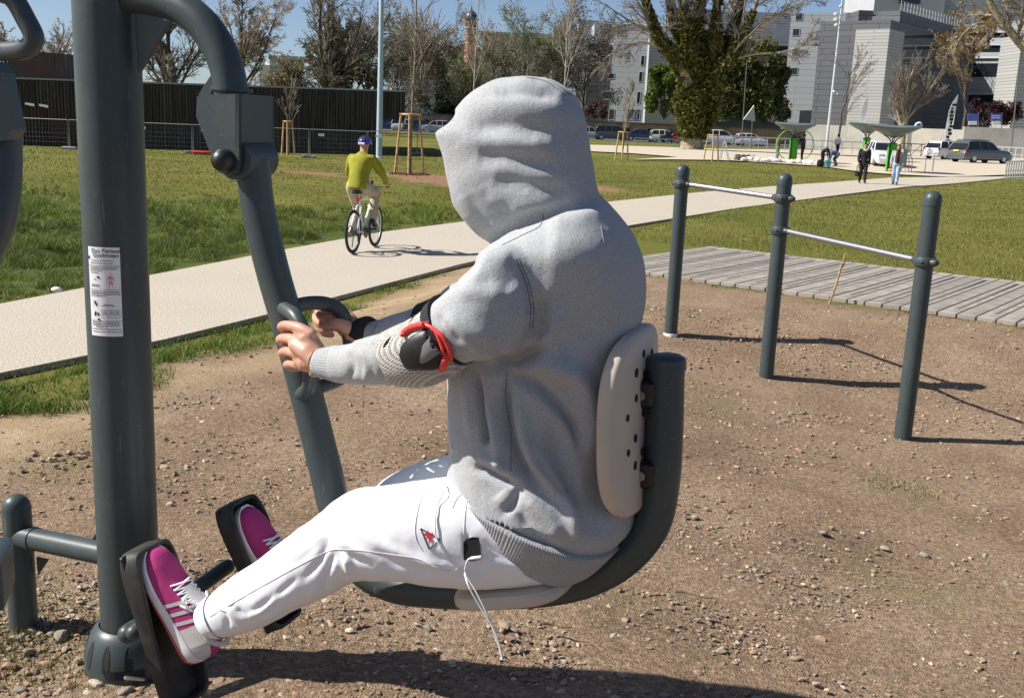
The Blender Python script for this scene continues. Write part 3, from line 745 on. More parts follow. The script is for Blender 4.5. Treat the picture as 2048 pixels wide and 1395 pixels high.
MB().tube([cl + MN * .052, cl - MN * .052], .044, 28).build('pivot_sleeve', M_PAINT, bx)

# swinging lever: arm, seat tube and back tube are one bent pipe
lev_px = [(505, 322), (517, 420), (545, 540), (581, 665), (616, 800), (650, 935), (668, 1010), (690, 1085), (727, 1140), (790, 1172), (870, 1182), (980, 1184), (1100, 1176), (1190, 1152), (1258, 1108), (1305, 1045), (1323, 960), (1329, 860), (1331, 760), (1332, 735)]
lever = empty('lever', MP(505, 322), parent=mach)
MB().tube(MS(lev_px, 8), RT, 28).build('pipe', M_PAINT, lever)
t0, t1 = MP(1332, 738), MP(1332.5, 716)
MB().tube([t0, t0 * .4 + t1 * .6, t1, t1 + (t1 - t0) * .28, t1 + (t1 - t0) * .42], [RT + .002, RT + .0022, RT + .001, RT - .008, RT - .022], 28).build('end_cap', M_PAINT, lever)
# hand grips
RG = .0165
g1 = MS([(566, 616, .02), (577, 622, .04), (592, 634, .058), (606, 662, .07), (612, 700, .073), (618, 740, .07), (618, 772, .055), (606, 786, .03), (596, 784, .012)], 6)
g2 = MS([(590, 612, -.02), (620, 606, -.05), (655, 608, -.076), (684, 626, -.088), (697, 668, -.09), (700, 710, -.09), (690, 748, -.082), (655, 768, -.055), (618, 778, -.02)], 6)
for g in (g1, g2): MB().tube(g, RG, 18).build('grip', M_PAINT, lever)
# seat and backrest pads
def pad(c, X, Yv, Z, hw, hh, th, name, bulge=.01, holes=(), waist=0.0):
    o = empty(name, c, parent=lever)
    n = 56; P = []
    for i in range(n):
        t = 2 * math.pi * i / n; ct, st_ = math.cos(t), math.sin(t); e = 2 / (3.0 if name == 'backrest' else 4.2)
        x, y = abs(ct) ** e * (1 if ct > 0 else -1), abs(st_) ** e * (1 if st_ > 0 else -1)
        P.append((x * hw * (1 - waist * (1 - y * y)), y * hh))
    P = np.array(P)
    ringsL = []
    for z, k in ((-th / 2, .55), (-th / 2, .93), (-th / 2 + .004, .975), (-th / 2 + .010, 1.0), (th / 2 - .010, 1.0), (th / 2 - .003, .97), (th / 2, .90), (th / 2 + bulge * .6, .6), (th / 2 + bulge, .25)):
        ringsL.append([c + X * p[0] * k + Yv * p[1] * k + Z * (z + 0.022 * (p[0] * k / hw) ** 2 * (1 if name == 'backrest' else 0)) for p in P])
    MB().rings(ringsL).build('cushion', M_PAD, o)
    for hx, hy, hr in holes:
        q = c + X * hx + Yv * hy - Z * (th / 2 + .0015 - .022 * (hx / hw) ** 2); MB().tube([q, q + Z * .0025], hr, 14).build('hole', M_HOLE, o)
    return o
bt = unit(MP(1329, 860) - MP(1331, 760)); back_up = -bt
bc = MP(1277, 836, 0.0) ; bz = unit(-ME * 1.0 - back_up * (-ME).dot(back_up))
pad(bc + back_up * .0, MN, back_up, bz, .178, .186, .036, 'backrest', .006,
    [(.03, .10, .009), (.03, .02, .008), (.075, .06, .008), (.075, .11, .009), (.075, -.02, .008), (.03, -.06, .009), (.075, -.075, .009), (-.055, .115, .008), (.115, .03, .007), (.11, -.04, .007), (-.03, .13, .008), (.035, .14, .008)], .0)
for v in (780, 938):
    q = MP(1292, v); o = empty('bracket', q, parent=lever)
    R = np.stack([-bz, MN, back_up], 1)
    MB().bbox(q + ME * -.004, (.060, .088, .058), R=R, b=.008).build('clamp', M_BLACK, o)
    MB().bbox(q - ME * .028, (.014, .125, .07), R=R, b=.004).build('plate', M_BLACK, o)
    MB().tube([q + MN * .043, q + MN * .050], .011, 6).build('bolt', mat('bolt_steel', (.3, .3, .3), .3, metal=.8) if v == 780 else bpy.data.materials['bolt_steel'], o)
sc_ = MP(1050, 1158); sd = unit(MP(1130, 1172) - MP(930, 1188)); sz = unit(UPV - sd * UPV.dot(sd))
pad(sc_ + sz * (RT * .2 + .0), MN, sd, sz, .15, .128, .032, 'seat', .008)

# pedals on a cross axle
PO = .162
def pedal(top, bot, o_):
    e = empty('pedal', MP((top[0] + bot[0]) / 2, (top[1] + bot[1]) / 2, o_), parent=mach)
    a, b_ = MP(*top, o_), MP(*bot, o_); Lv = unit(a - b_); ln = np.linalg.norm(a - b_); Z = unit(ME - Lv * ME.dot(Lv)); c = (a + b_) / 2
    hw = .066
    R = np.stack([MN, Lv, Z], 1)
    MB().bbox(c - Z * .006, (hw * 2, ln, .014), R=R, b=.004).build('plate', M_RUBBER, e)
    outl = []
    n = 40
    for i in range(n):
        t = 2 * math.pi * i / n; ct, s_ = math.cos(t), math.sin(t); ex = 2 / 6
        outl.append((abs(ct) ** ex * math.copysign(1, ct), abs(s_) ** ex * math.copysign(1, s_)))
    rr_ = []
    for z, k in ((-.016, 0), (.030, 0), (.034, .003), (.034, .009), (.030, .011), (-.004, .012)):
        rr_.append([c + MN * x * (hw + .004 - k) + Lv * y * (ln / 2 + .004 - k) + Z * (z * (1.0 if y > .5 else .72)) for x, y in outl])
    MB().rings(rr_, cap=False).build('rim', M_RUBBER, e, angle=50)
    return c, Lv, Z
ped_n = pedal((284, 1094), (374, 1400), PO)
ped_f = pedal((466, 1005), (568, 1245), -PO + .01)
ax = [MP(270, 1262, .10), MP(330, 1222, 0), MP(400, 1172, -.09), MP(460, 1128, -.165)]
ax0, ax1 = MP(268, 1264, .125), MP(455, 1132, -.16)
MB().tube([ax0, ax0 * .5 + ax1 * .5, ax1], .0195, 20, dome=True).build('axle', M_PAINT, mach)
pk = MP(262, 1262, .085)
MB().tube([pk - MN * .02, pk + MN * .012], .024, 20, dome='end').build('axle_cap', M_PAINT, mach)

# stub post, cross bar, gussets of the machine's other end
SB = onZ(48, 1252)
SH_ = onY(38, 1014, SB[1])[2]
stub = MB().tube([SB - UPV * .05, SB + UPV * .12, SB + UPV * SH_], .0375, 28, dome='end').build('stub_post', M_PAINT, mach)
c0 = SB + UPV * .195; c1 = MO + UPV * .20
c0 = onY(34, 1070, SB[1]); c1 = onY(228, 1110, MO[1])
MB().tube([c0, c0 * .5 + c1 * .5, c1], .030, 24).build('cross_bar', M_PAINT, mach)
MB().tube([c0 + (c1 - c0) * .02, c0 + (c1 - c0) * .20], .0325, 24).build('weld', M_PAINT, mach)
bd = unit(c1 - c0)
for q in ([onY(184, 1078, MO[1] - .004), onY(217, 1082, MO[1] - .004), onY(212, 1036, MO[1] - .004)], [onY(196, 1160, MO[1] - .004), onY(218, 1165, MO[1] - .004), onY(216, 1194, MO[1] - .004)], [onY(72, 1115, SB[1] - .004), onY(96, 1120, SB[1] - .004), onY(76, 1150, SB[1] - .004)]):
    MB().prism(q, np.array([0, .01, 0])).build('gusset', M_PAINT, mach, angle=20)
# second station, mostly out of the frame beside the post
S2 = onY(-10, 300, 1.75)
def L2(pts, k=8): return spline([onY(u, v, y) for u, v, y in pts], k)
lv2 = empty('lever', S2, parent=mach)
MB().tube(L2([(-40, 150, 1.78), (0, 215, 1.76), (2, 300, 1.74), (0, 380, 1.72), (-14, 450, 1.70), (-50, 520, 1.68)]), .033, 24).build('pipe', M_PAINT, lv2)
MB().tube(L2([(-60, -30, 1.62), (10, -12, 1.62), (30, 2, 1.62), (50, 36, 1.62), (68, 76, 1.62), (52, 98, 1.63), (10, 103, 1.66), (-40, 104, 1.7)]), .0148, 18).build('grip', M_PAINT, lv2)
pb = MB(); pb.prism([onY(u, v, 1.70) for u, v in ((-60, 130), (-16, 122), (0, 145), (18, 236), (24, 258), (14, 280), (-60, 290))], np.array([0, .05, 0]))
pb.build('bracket', M_PAINT, lv2, angle=20)
MB().bbox(onY(-18, 1148, 2.10), (.07, .16, .11), R=rotz(.3), b=.006).build('pedal', M_PAINT, mach)

# ---- printed instruction sticker wrapped on the post
def on_post(s, z, lift=.0012):                          # s metres round the post from the camera side, towards the sun
    a = stick_az - s / PR; r = PR + lift
    return MO + np.array([r * math.cos(a), r * math.sin(a), z])
stick_az = camaz
mid = lambda u, v: onY(u, v, MO[1] - .05)
zt, zb = mid(213, 492)[2], mid(213, 668)[2]
def s_of(u, v):
    best = min(np.linspace(-.10, .10, 400), key=lambda s: abs(proj(on_post(s, (zt + zb) / 2))[0] - u)); return best
sl, sr = s_of(185, 580), s_of(243, 580)
sR, sL = min(sl, sr), max(sl, sr)
if proj(on_post(sR, zt))[0] < proj(on_post(sL, zt))[0]: sL, sR = sR, sL
SW = abs(sL - sR) * 1.03; SH = zt - zb; sgn = 1 if sL > sR else -1
def SP(x, y, lift=.0014): return on_post(sL - sgn * x * abs(sL - sR), zt - y * SH, lift)
lab = empty('instruction_sticker', SP(.5, .5), parent=mach)
mb = MB(); nx, ny = 16, 4
for lift, in ((.0010,),):
    gx = np.linspace(-.12, 1, nx + 1)
    for i in range(nx):
        for j in range(ny):
            mb.quad(SP(gx[i], j / ny, lift), SP(gx[i], (j + 1) / ny, lift), SP(gx[i + 1], (j + 1) / ny, lift), SP(gx[i + 1], j / ny, lift))
mb.build('sheet', M_WHITE, lab, angle=False)
def wrap_text(txt, x, y, h, m=M_INK, name='lettering'):
    cu = bpy.data.curves.new('t', 'FONT'); cu.body = txt; cu.size = 1; cu.space_line = .8; cu.resolution_u = 3
    cu.offset = .012
    o = bpy.data.objects.new('t', cu); COL.objects.link(o); me = evaluated(o); bpy.data.objects.remove(o)
    V = co_of(me); asp = SH / abs(sL - sR)
    W = [SP(x + p[0] * h * asp, y - p[1] * h, .0019) for p in V]; set_co(me, np.array(W)); me.name = name
    return link_mesh(name, me, m, lab, smooth=False)
wrap_text('Duo Porteur/\n Quadriceps', .04, .060, .061)
ink = MB(); r0 = random.Random(4)
def line(x0, x1, y, t=.007, words=True):
    x = x0
    while x < x1:
        w = min(r0.uniform(.03, .11), x1 - x) if words else x1 - x0
        for k in range(max(1, int(w / .08))):
            a_, b_ = x + w * k / max(1, int(w / .08)), x + w * (k + 1) / max(1, int(w / .08))
            ink.quad(SP(a_, y - t / 2, .0017), SP(a_, y + t / 2, .0017), SP(b_, y + t / 2, .0017), SP(b_, y - t / 2, .0017))
        x += w + (.018 if words else 9)
for x0, x1, y in ((.02, .82, .150), (-.02, .78, .178), (-.05, .95, .222), (-.05, .88, .242), (-.05, .42, .262), (-.04, .28, .285), (.1, .2, .36), (-.02, .30, .42), (-.02, .30, .436), (-.05, .95, .49), (-.05, .97, .508), (-.05, .97, .526), (-.05, .5, .545), (.42, .72, .640), (.33, .8, .655), (-.05, .9, .84), (-.05, .9, .858), (-.05, .93, .876), (.1, .5, .895), (-.05, .95, .92), (-.05, .95, .95)):
    line(x0, x1, y, .0075)
for y in (.205, .470, .825): line(-.1, 1, y, .003, False)
for x0, x1, y0, y1 in ((.33, .55, .70, .79), (.58, .76, .70, .79), (.79, .93, .70, .79)):
    for y in (y0, (y0 + y1) / 2 + .01, y1): line(x0, x1, y, .003, False)
    for x in (x0, x1): ink.quad(SP(x, y0, .0017), SP(x, y1, .0017), SP(x + .006, y1, .0017), SP(x + .006, y0, .0017))
    for k in range(3): line(x0 + .03, x1 - .03, y0 + .015 + k * .014, .006)
def blob(x, y, w, h, m=None, n=10):
    P = [SP(x + w * math.cos(t), y + h * math.sin(t), .0018) for t in np.arange(n) * 6.283 / n]; (m or ink).add(P, [tuple(range(n - 1, -1, -1))])
blob(.26, .335, .05, .014); blob(-.08, .12, .03, .02)
for x, y in ((.10, .62), (.14, .64), (.08, .755), (.20, .75), (.10, .74)): blob(x, y, .03, .022)
for x in (.20, .02): ink.quad(SP(x, .595, .0017), SP(x, .665, .0017), SP(x + .008, .665, .0017), SP(x + .008, .595, .0017))
blob(.22, .81, .05, .012)
ink.build('print', M_INK, lab, smooth=False)
red, pal = MB(), MB()
blob(.68, .295, .032, .012, pal); blob(.68, .36, .055, .03, pal)
blob(.68, .335, .075, .016, red)
for s in (-1, 1):
    pal.add([SP(.68 + s * .07, .325, .0018), SP(.68 + s * .13, .375, .0018), SP(.68 + s * .16, .40, .0018), SP(.68 + s * .10, .365, .0018)], [(0, 1, 2, 3)])
    red.add([SP(.68 + s * .065, .322, .0019), SP(.68 + s * .105, .355, .0019), SP(.68 + s * .085, .36, .0019)], [(0, 1, 2)])
    red.add([SP(.68 + s * .055, .385, .0019), SP(.68 + s * .01, .385, .0019), SP(.68 + s * .03, .42, .0019), SP(.68 + s * .06, .42, .0019)], [(0, 1, 2, 3)])
    pal.add([SP(.68 + s * .055, .42, .0018), SP(.68 + s * .03, .42, .0018), SP(.68 + s * .05, .462, .0018), SP(.68 + s * .07, .462, .0018)], [(0, 1, 2, 3)])
red.build('figure', M_RED, lab, smooth=False); pal.build('figure', M_PINKI, lab, smooth=False)
# ------------------------------------------------------------------ dip bar station: three posts, two bars
PB_ = [(1341, 669), (1532, 753), (1805, 876)]; PT_ = [(1376, 330), (1569, 347), (1856, 382)]
feet = [G(*p) for p in PB_]; tops = []
for f_, t_ in zip(feet, PT_): tops.append(onY(t_[0], t_[1], f_[1])[2])
st = empty('dip_bar_station', feet[1], 'row of three round grey posts joined by two steel bars at different heights', 'exercise bars')
RP = .0475
M_BAR = mat('galvanised_bar', (.36, .36, .39), .42, metal=.85, var=.08, scale=40)
M_PAINT2 = M_PAINT
posts = []
for k, f_ in enumerate(feet):
    h = tops[k] - f_[2]
    o = MB().tube([f_ - UPV * .06, f_ + UPV * h * .5, f_ + UPV * (h - RP)], RP, 32).build('post', M_PAINT2, st)
    MB().tube([f_ + UPV * (h - RP - .03), f_ + UPV * (h - RP + .002)], RP + .0022, 32, dome='end').build('dome_cap', M_PAINT2, st)
    posts.append(f_)
MB().lathe([(RP + .004, -.02), (RP + .004, .012), (RP + .001, .014)], feet[0], 24).build('white_foot', mat('white_plastic', (.78, .78, .76), .5), st)
M_SOCK = mat('socket_painted_shade', (.02, .02, .02), .5)  # dark colour on flush balls stands for the shade in recessed sockets
def collar(pi, v, toward, low=False):
    u = np.interp(v, [PT_[pi][1], PB_[pi][1]], [PT_[pi][0], PB_[pi][0]])
    c = onY(u, v, feet[pi][1]); c[0], c[1] = feet[pi][0], feet[pi][1]
    o = empty('collar', c, parent=st)
    MB().lathe([(RP + .001, -.026), (RP + .010, -.024), (RP + .0145, -.012), (RP + .0155, 0), (RP + .0145, .012), (RP + .010, .024), (RP + .001, .026)], c, 32).build('ring', M_PAINT2, o)
    for d in (toward, -toward):
        q = c + d * (RP + .014)
        MB().tube([q - d * .02, q + d * .010, q + d * .024], [.026, .025, .016], 16, flat=.85).build('lug', M_PAINT2, o)
    for s in (-1, 1):
        sd_ = np.array([-toward[1], toward[0], 0]) * s
        q = c + unit(sd_ + toward * .55) * (RP + .0085)
        MB().ball(q, (.013, .013, .008), 12, 6).build('socket', M_SOCK, o)
        q2 = c + unit(sd_ - toward * .35) * (RP + .0085); MB().ball(q2, (.012, .012, .007), 12, 6).build('socket', M_SOCK, o)
    return c
d01 = unit((feet[1] - feet[0]) * [1, 1, 0]); d12 = unit((feet[2] - feet[1]) * [1, 1, 0])
a = collar(0, 368, d01); b = collar(1, 396, d01); c = collar(1, 460, d12); d = collar(2, 522, d12)
for p, q, e in ((a, b, d01), (c, d, d12)):
    MB().tube([p + e * (RP + .02), (p + q) / 2, q - e * (RP + .02)], .0165, 20).build('bar', M_BAR, st)
# ------------------------------------------------------------------ person on the machine
from mathutils.bvhtree import BVHTree
def fleece_mat(name, c1, c2, rib=False):
    m, N, L, b = new_mat(name); b.inputs['Roughness'].default_value = .92; b.inputs['Specular IOR Level'].default_value = .12
    b.inputs['Sheen Weight'].default_value = .12; b.inputs['Sheen Roughness'].default_value = .6
    tc = N.new('ShaderNodeTexCoord')
    n = N.new('ShaderNodeTexNoise'); n.inputs['Scale'].default_value = 330; n.inputs['Detail'].default_value = 4; n.inputs['Roughness'].default_value = .75
    n2 = N.new('ShaderNodeTexNoise'); n2.inputs['Scale'].default_value = 34; n2.inputs['Detail'].default_value = 5; n2.inputs['Roughness'].default_value = .65
    for k in (n, n2): L.new(tc.outputs['Object'], k.inputs[0])
    r = N.new('ShaderNodeMapRange'); r.inputs[1].default_value = .33; r.inputs[2].default_value = .66; L.new(n.outputs['Fac'], r.inputs[0])
    x = N.new('ShaderNodeMix'); x.data_type = 'RGBA'; x.inputs[6].default_value = (*c1, 1); x.inputs[7].default_value = (*c2, 1); L.new(r.outputs[0], x.inputs[0])
    L.new(x.outputs[2], b.inputs['Base Color'])
    a = N.new('ShaderNodeMath'); a.operation = 'MULTIPLY_ADD'; a.inputs[1].default_value = .35; L.new(n.outputs['Fac'], a.inputs[0])
    mm = N.new('ShaderNodeMath'); mm.operation = 'MULTIPLY'; mm.inputs[1].default_value = .7; L.new(n2.outputs['Fac'], mm.inputs[0]); L.new(mm.outputs[0], a.inputs[2])
    bp = N.new('ShaderNodeBump'); bp.inputs['Strength'].default_value = .75; bp.inputs['Distance'].default_value = .005
    L.new(a.outputs[0], bp.inputs['Height']); L.new(bp.outputs[0], b.inputs['Normal'])
    return m
M_FLEECE = fleece_mat('grey_marl_fleece', (.28, .29, .303), (.48, .49, .503))
M_RIB = fleece_mat('grey_marl_ribbing', (.25, .26, .275), (.43, .44, .455))
M_COTTON = mat('white_cotton', (.80, .81, .84), .85, bump=.22, bscale=90, bdist=.002, spec=.2)
def skin_mat():
    m, N, L, b = new_mat('skin'); b.inputs['Roughness'].default_value = .48
    tc = N.new('ShaderNodeTexCoord'); n = N.new('ShaderNodeTexNoise'); n.inputs['Scale'].default_value = 55; n.inputs['Detail'].default_value = 5; L.new(tc.outputs['Object'], n.inputs[0])
    x = N.new('ShaderNodeMix'); x.data_type = 'RGBA'; x.inputs[6].default_value = (.44, .215, .145, 1); x.inputs[7].default_value = (.58, .33, .24, 1); L.new(n.outputs['Fac'], x.inputs[0]); L.new(x.outputs[2], b.inputs['Base Color'])
    b.inputs['Subsurface Weight'].default_value = .12; b.inputs['Subsurface Radius'].default_value = (.01, .004, .002)
    n2 = N.new('ShaderNodeTexNoise'); n2.inputs['Scale'].default_value = 260; L.new(tc.outputs['Object'], n2.inputs[0])
    bp = N.new('ShaderNodeBump'); bp.inputs['Strength'].default_value = .2; bp.inputs['Distance'].default_value = .001; L.new(n2.outputs['Fac'], bp.inputs['Height']); L.new(bp.outputs[0], b.inputs['Normal'])
    return m
M_SKIN = skin_mat()

man = empty('person', onZ(1100, 1330), 'seated person in grey hoodie, white trousers and pink trainers gripping the exercise machine', 'person')
NA = 64
def ring(a, b, off, w, ex=2.15, n=NA):
    A_, B_ = MP(*a, off), MP(*b, off); c = (A_ + B_) / 2; X = (A_ - B_) / 2
    t = np.arange(n) * 2 * math.pi / n; e = 2 / ex
    cx = np.sign(np.cos(t)) * np.abs(np.cos(t)) ** e; sy = np.sign(np.sin(t)) * np.abs(np.sin(t)) ** e
    return c[None] + cx[:, None] * X[None] + sy[:, None] * (MN * w)[None]
def loft(secs, k=5, ex=2.15):
    S = spline([[*a, *b, off, w] for a, b, off, w in secs], k)
    return np.array([ring(s[:2], s[2:4], s[4], s[5], ex) for s in S])

HEM = [((952, 944), (1176, 1128), 0, .160), ((936, 918), (1258, 1066), 0, .186)]
TORSO = HEM + [((918, 985), (1270, 1010), 0, .195), ((918, 900), (1245, 950), 0, .186), ((915, 830), (1240, 870), 0, .178), ((915, 750), (1246, 780), 0, .178), ((916, 690), (1262, 700), 0, .186),
               ((930, 610), (1280, 610), 0, .198), ((955, 545), (1276, 535), 0, .208), ((985, 498), (1258, 480), 0, .195), ((1025, 462), (1232, 438), 0, .15), ((1055, 440), (1205, 402), 0, .095), ((1070, 420), (1190, 385), 0, .07)]
HOOD = [((1028, 153), (1068, 151), 0, .02), ((1000, 160), (1100, 158), 0, .055), ((968, 178), (1128, 177), 0, .085), ((935, 203), (1149, 203), 0, .105), ((910, 232), (1164, 234), 0, .115), ((888, 252), (1168, 256), 0, .12), ((866, 264), (1172, 274), 0, .123), ((874, 284), (1176, 292), 0, .125),
        ((884, 312), (1180, 315), 0, .125), ((896, 362), (1187, 355), 0, .123), ((916, 408), (1193, 384), 0, .117), ((941, 444), (1192, 402), 0, .105), ((968, 474), (1172, 418), 0, .085), ((1000, 490), (1150, 430), 0, .06)]
ARM_N = [((1085, 480), (1120, 630), .12, .085), ((1015, 488), (1078, 655), .17, .085), ((958, 520), (1030, 703), .198, .085), ((908, 570), (985, 717), .214, .08), ((866, 608), (938, 722), .222, .074), ((832, 636), (896, 742), .222, .068),
         ((788, 656), (845, 764), .208, .062), ((738, 672), (786, 768), .186, .053), ((692, 686), (716, 768), .162, .045), ((668, 690), (676, 762), .148, .041)]
CUFF_N = [((674, 690), (682, 764), .150, .041), ((664, 692), (668, 760), .145, .0375), ((648, 695), (648, 754), .137, .035), ((638, 697), (636, 751), .131, .034)]
ARM_F = [((1060, 480), (1090, 620), -.12, .085), ((1000, 490), (1035, 622), -.165, .08), ((940, 535), (968, 652), -.195, .072), ((886, 585), (910, 692), -.2, .066), ((842, 611), (862, 704), -.188, .06), ((795, 628), (804, 697), -.155, .05), ((758, 638), (760, 690), -.128, .042)]
CUFF_F = [((764, 638), (766, 692), -.13, .042), ((752, 641), (752, 688), -.122, .038), ((736, 645), (733, 684), -.108, .034)]
mb = MB()
mb.rings(loft(TORSO, 5, 2.35)); mb.rings(loft(HOOD, 5, 2.25)); mb.rings(loft(ARM_N, 5)); mb.rings(loft(ARM_F, 5))
me = remeshed(mb.mesh('hoodie'), .0048, 7, .5)

def fold(V, Nn, P2, strokes, near=True):
    """sculpt cloth folds: raise or sink the cloth along drawn crease lines (amplitude and width in mm)"""
    disp = np.zeros(len(V)); face = np.clip((Nn @ MN) * 2.2 + .35, 0, 1) if near else np.ones(len(V))
    for pts, wid, amp in strokes:
        S = spline(pts, 4); d = np.full(len(V), 1e9); tt = np.zeros(len(V))
        for i in range(len(S) - 1):
            a, b = S[i], S[i + 1]; ab = b - a; t = np.clip(((P2 - a) @ ab) / (ab @ ab + 1e-9), 0, 1)
            q = np.hypot(*(P2 - a - t[:, None] * ab).T); m = q < d; d = np.where(m, q, d); tt = np.where(m, (i + t) / (len(S) - 1), tt)
        env = np.clip(np.minimum(tt, 1 - tt) * 4, 0.15, 1)
        disp += amp * .001 * env * np.exp(-(d / wid) ** 2)
    return disp * face
V = co_of(me); Nn = no_of(me); P2 = proj(V)
R_, Vv = 1, -1
HS = [  # hood: soft horizontal folds, dark hollows between pale rolls
    ([(985, 186), (1050, 181), (1120, 196)], 9, -11), ([(970, 208), (1050, 208), (1130, 224)], 11, 6),
    ([(930, 256), (1010, 252), (1110, 264)], 13, -11), ([(905, 282), (1010, 282), (1120, 296)], 14, 8),
    ([(950, 312), (1030, 318), (1120, 336)], 13, -10), ([(930, 338), (1030, 345), (1130, 364)], 13, 7),
    ([(985, 352), (1060, 370), (1150, 388)], 12, -9), ([(955, 372), (1000, 394), (1060, 398), (1120, 392)], 14, 5),
    ([(963, 375), (985, 412), (1030, 428)], 9, -6), ([(938, 385), (962, 430), (985, 455)], 7, -6), ([(920, 385), (948, 440)], 7, 4), ([(1010, 420), (1060, 415), (1110, 412)], 9, 6),
    ([(1165, 300), (1172, 350), (1178, 390)], 20, -5), ([(1060, 160), (1090, 156), (1130, 182)], 6, -5), ([(1125, 205), (1150, 202), (1160, 240)], 8, -6),
    # collar crease where the hood meets the shoulders
    ([(975, 484), (1010, 468), (1060, 440), (1110, 424), (1155, 412), (1195, 396), (1215, 388)], 11, -12), ([(1000, 494), (1050, 468), (1110, 450), (1160, 438), (1215, 415)], 15, 4),
    # shoulder and upper sleeve
    ([(950, 560), (1000, 556), (1030, 580)], 14, -7), ([(905, 590), (960, 585), (1010, 600)], 12, 6), ([(930, 520), (985, 515), (1025, 520)], 11, 5), ([(968, 505), (930, 548), (900, 570)], 8, -6), ([(945, 500), (925, 530)], 6, -5),
    ([(880, 640), (940, 660), (1000, 690)], 16, 5), ([(1030, 515), (1052, 560), (1063, 610), (1060, 665)], 6, -5), ([(1070, 600), (1085, 640), (1060, 690)], 12, -9), ([(1085, 625), (1110, 650), (1075, 690)], 8, 5),
    ([(900, 640), (960, 700), (1000, 712)], 8, 4), ([(865, 625), (930, 690)], 7, -4),
    ([(1040, 545), (1100, 560), (1160, 600), (1200, 700)], 40, -6), ([(1090, 470), (1150, 480), (1220, 520)], 35, 5),
    # side of the chest
    ([(985, 735), (1060, 765), (1110, 805), (1150, 850), (1165, 905)], 9, -11), ([(1045, 738), (1110, 734), (1160, 760), (1180, 840), (1178, 920)], 17, 10),
    ([(1090, 690), (1030, 725), (985, 722)], 10, -12), ([(1015, 745), (1012, 800), (1022, 870), (1050, 940), (1100, 1000)], 8, -11),
    ([(1040, 800), (1050, 870), (1080, 930), (1130, 990), (1150, 1050), (1155, 1090)], 12, 10), ([(1060, 890), (1095, 945), (1130, 990)], 6, -6), ([(1100, 840), (1115, 900), (1135, 960), (1140, 1020)], 18, -9),
    ([(975, 760), (985, 830), (1000, 900), (1005, 960)], 11, 7), ([(945, 725), (962, 800), (973, 870), (972, 890)], 6, -11), ([(928, 730), (935, 800), (945, 870)], 9, 4),
    ([(948, 930), (985, 948), (1032, 972)], 6, -9), ([(955, 912), (1000, 925), (1050, 960)], 9, 6), ([(1035, 972), (1030, 1000), (1005, 1030)], 6, -8), ([(1000, 985), (1015, 1005)], 12, 5), ([(1040, 985), (1090, 1030), (1130, 1075)], 10, 7), ([(1035, 1020), (1070, 1075), (1140, 1110)], 8, -7),
    ([(1180, 930), (1200, 1000), (1180, 1080)], 26, -5), ([(1090, 1100), (1150, 1110), (1230, 1060)], 20, 4), ([(1120, 700), (1140, 690), (1200, 640)], 24, -4),
    # lower sleeve
    ([(690, 700), (705, 730), (700, 760)], 6, -4), ([(715, 690), (735, 730), (730, 765)], 6, 4), ([(745, 680), (760, 720), (770, 765)], 6, -5), ([(770, 668), (790, 700)], 7, 4), ([(700, 690), (760, 672)], 6, 3)]
disp = fold(V, Nn, P2, [(p, w * 1.6, a * k_) for (p, w, a), k_ in zip(HS[:14], (.9, .5, .95, .55, 1.0, .5, .9, .5, .8, .65, .7, .6, .8, .6))] + [(p, w * 1.35, a * .9) for p, w, a in HS[14:19]] + [(p, w * 1.3, a * 1.6) for p, w, a in HS[19:29]] + [(p, w * 1.2, a * 2.1) for p, w, a in HS[29:42]] + [(p, w * 1.3, a * 1.4) for p, w, a in HS[42:]])
from mathutils import noise as mnoise
nz = np.array([mnoise.noise(Vector(p * 9.0)) * .0045 + mnoise.noise(Vector(p * 23.0)) * .002 for p in V])
V = V + Nn * (disp + nz)[:, None]
# face opening: sink the front of the hood round the face
q = (V - MO) @ MN; fr = P2[:, 0]
inh = (P2[:, 1] < 470) & (Nn @ ME < -.25)
V = V + ME[None] * (.06 * sstep(.098 - np.abs(q), 0, .05) * inh * sstep(420 - P2[:, 1], 0, 120) * sstep(P2[:, 1] - 215, 0, 40))[:, None]
set_co(me, V)
hoodie = link_mesh('hoodie', me, M_FLEECE, man)
def bvh_of(o):
    m = o.data; return BVHTree.FromPolygons([v.co[:] for v in m.vertices], [p.vertices[:] for p in m.polygons])
HB = bvh_of(hoodie)
def surf(bv, u, v, lift=.001):
    d = Vector(ray(u, v)).normalized(); h = bv.ray_cast(Vector(CAM), d)
    if h[0] is None: return None
    return np.array(h[0]) + np.array(h[1]) * lift * (1 if h[1].dot(d) < 0 else -1)
def surf_path(bv, pts, lift=.001, k=6):
    out = [surf(bv, *p, lift) for p in spline(pts, k)]; return [p for p in out if p is not None]
# ribbed cuffs and hem
def ribbed(secs, k, rib, name, parent, ex=2.15, grow=1.0, n=168):
    S = spline([[*a, *b, off, w] for a, b, off, w in secs], k); R0 = []
    for i, s in enumerate(S):
        r = ring(s[:2], s[2:4], s[4], s[5], ex, n); c = r.mean(0); amp = grow * (1 + rib * np.cos(np.arange(n) * 2 * math.pi / n * (n // 4)))
        R0.append(c + (r - c) * amp[:, None])
    inner = [c0.mean(0) + (c0 - c0.mean(0)) * .86 for c0 in (R0[-1], R0[-1] * .6 + R0[-2] * .4)]
    return MB().rings(R0 + inner, cap=False).build(name, M_RIB, parent, angle=False)
ribbed(CUFF_N, 5, .018, 'cuff', hoodie); ribbed(CUFF_F, 5, .018, 'cuff', hoodie)
ribbed([((948, 966), (1166, 1148), 0, .160), ((938, 944), (1198, 1130), 0, .176), ((930, 920), (1244, 1084), 0, .194)], 4, .003, 'hem', hoodie, 2.35, 1.022, 900)
M_SEAM = mat('seam_thread', (.20, .205, .215), .9)
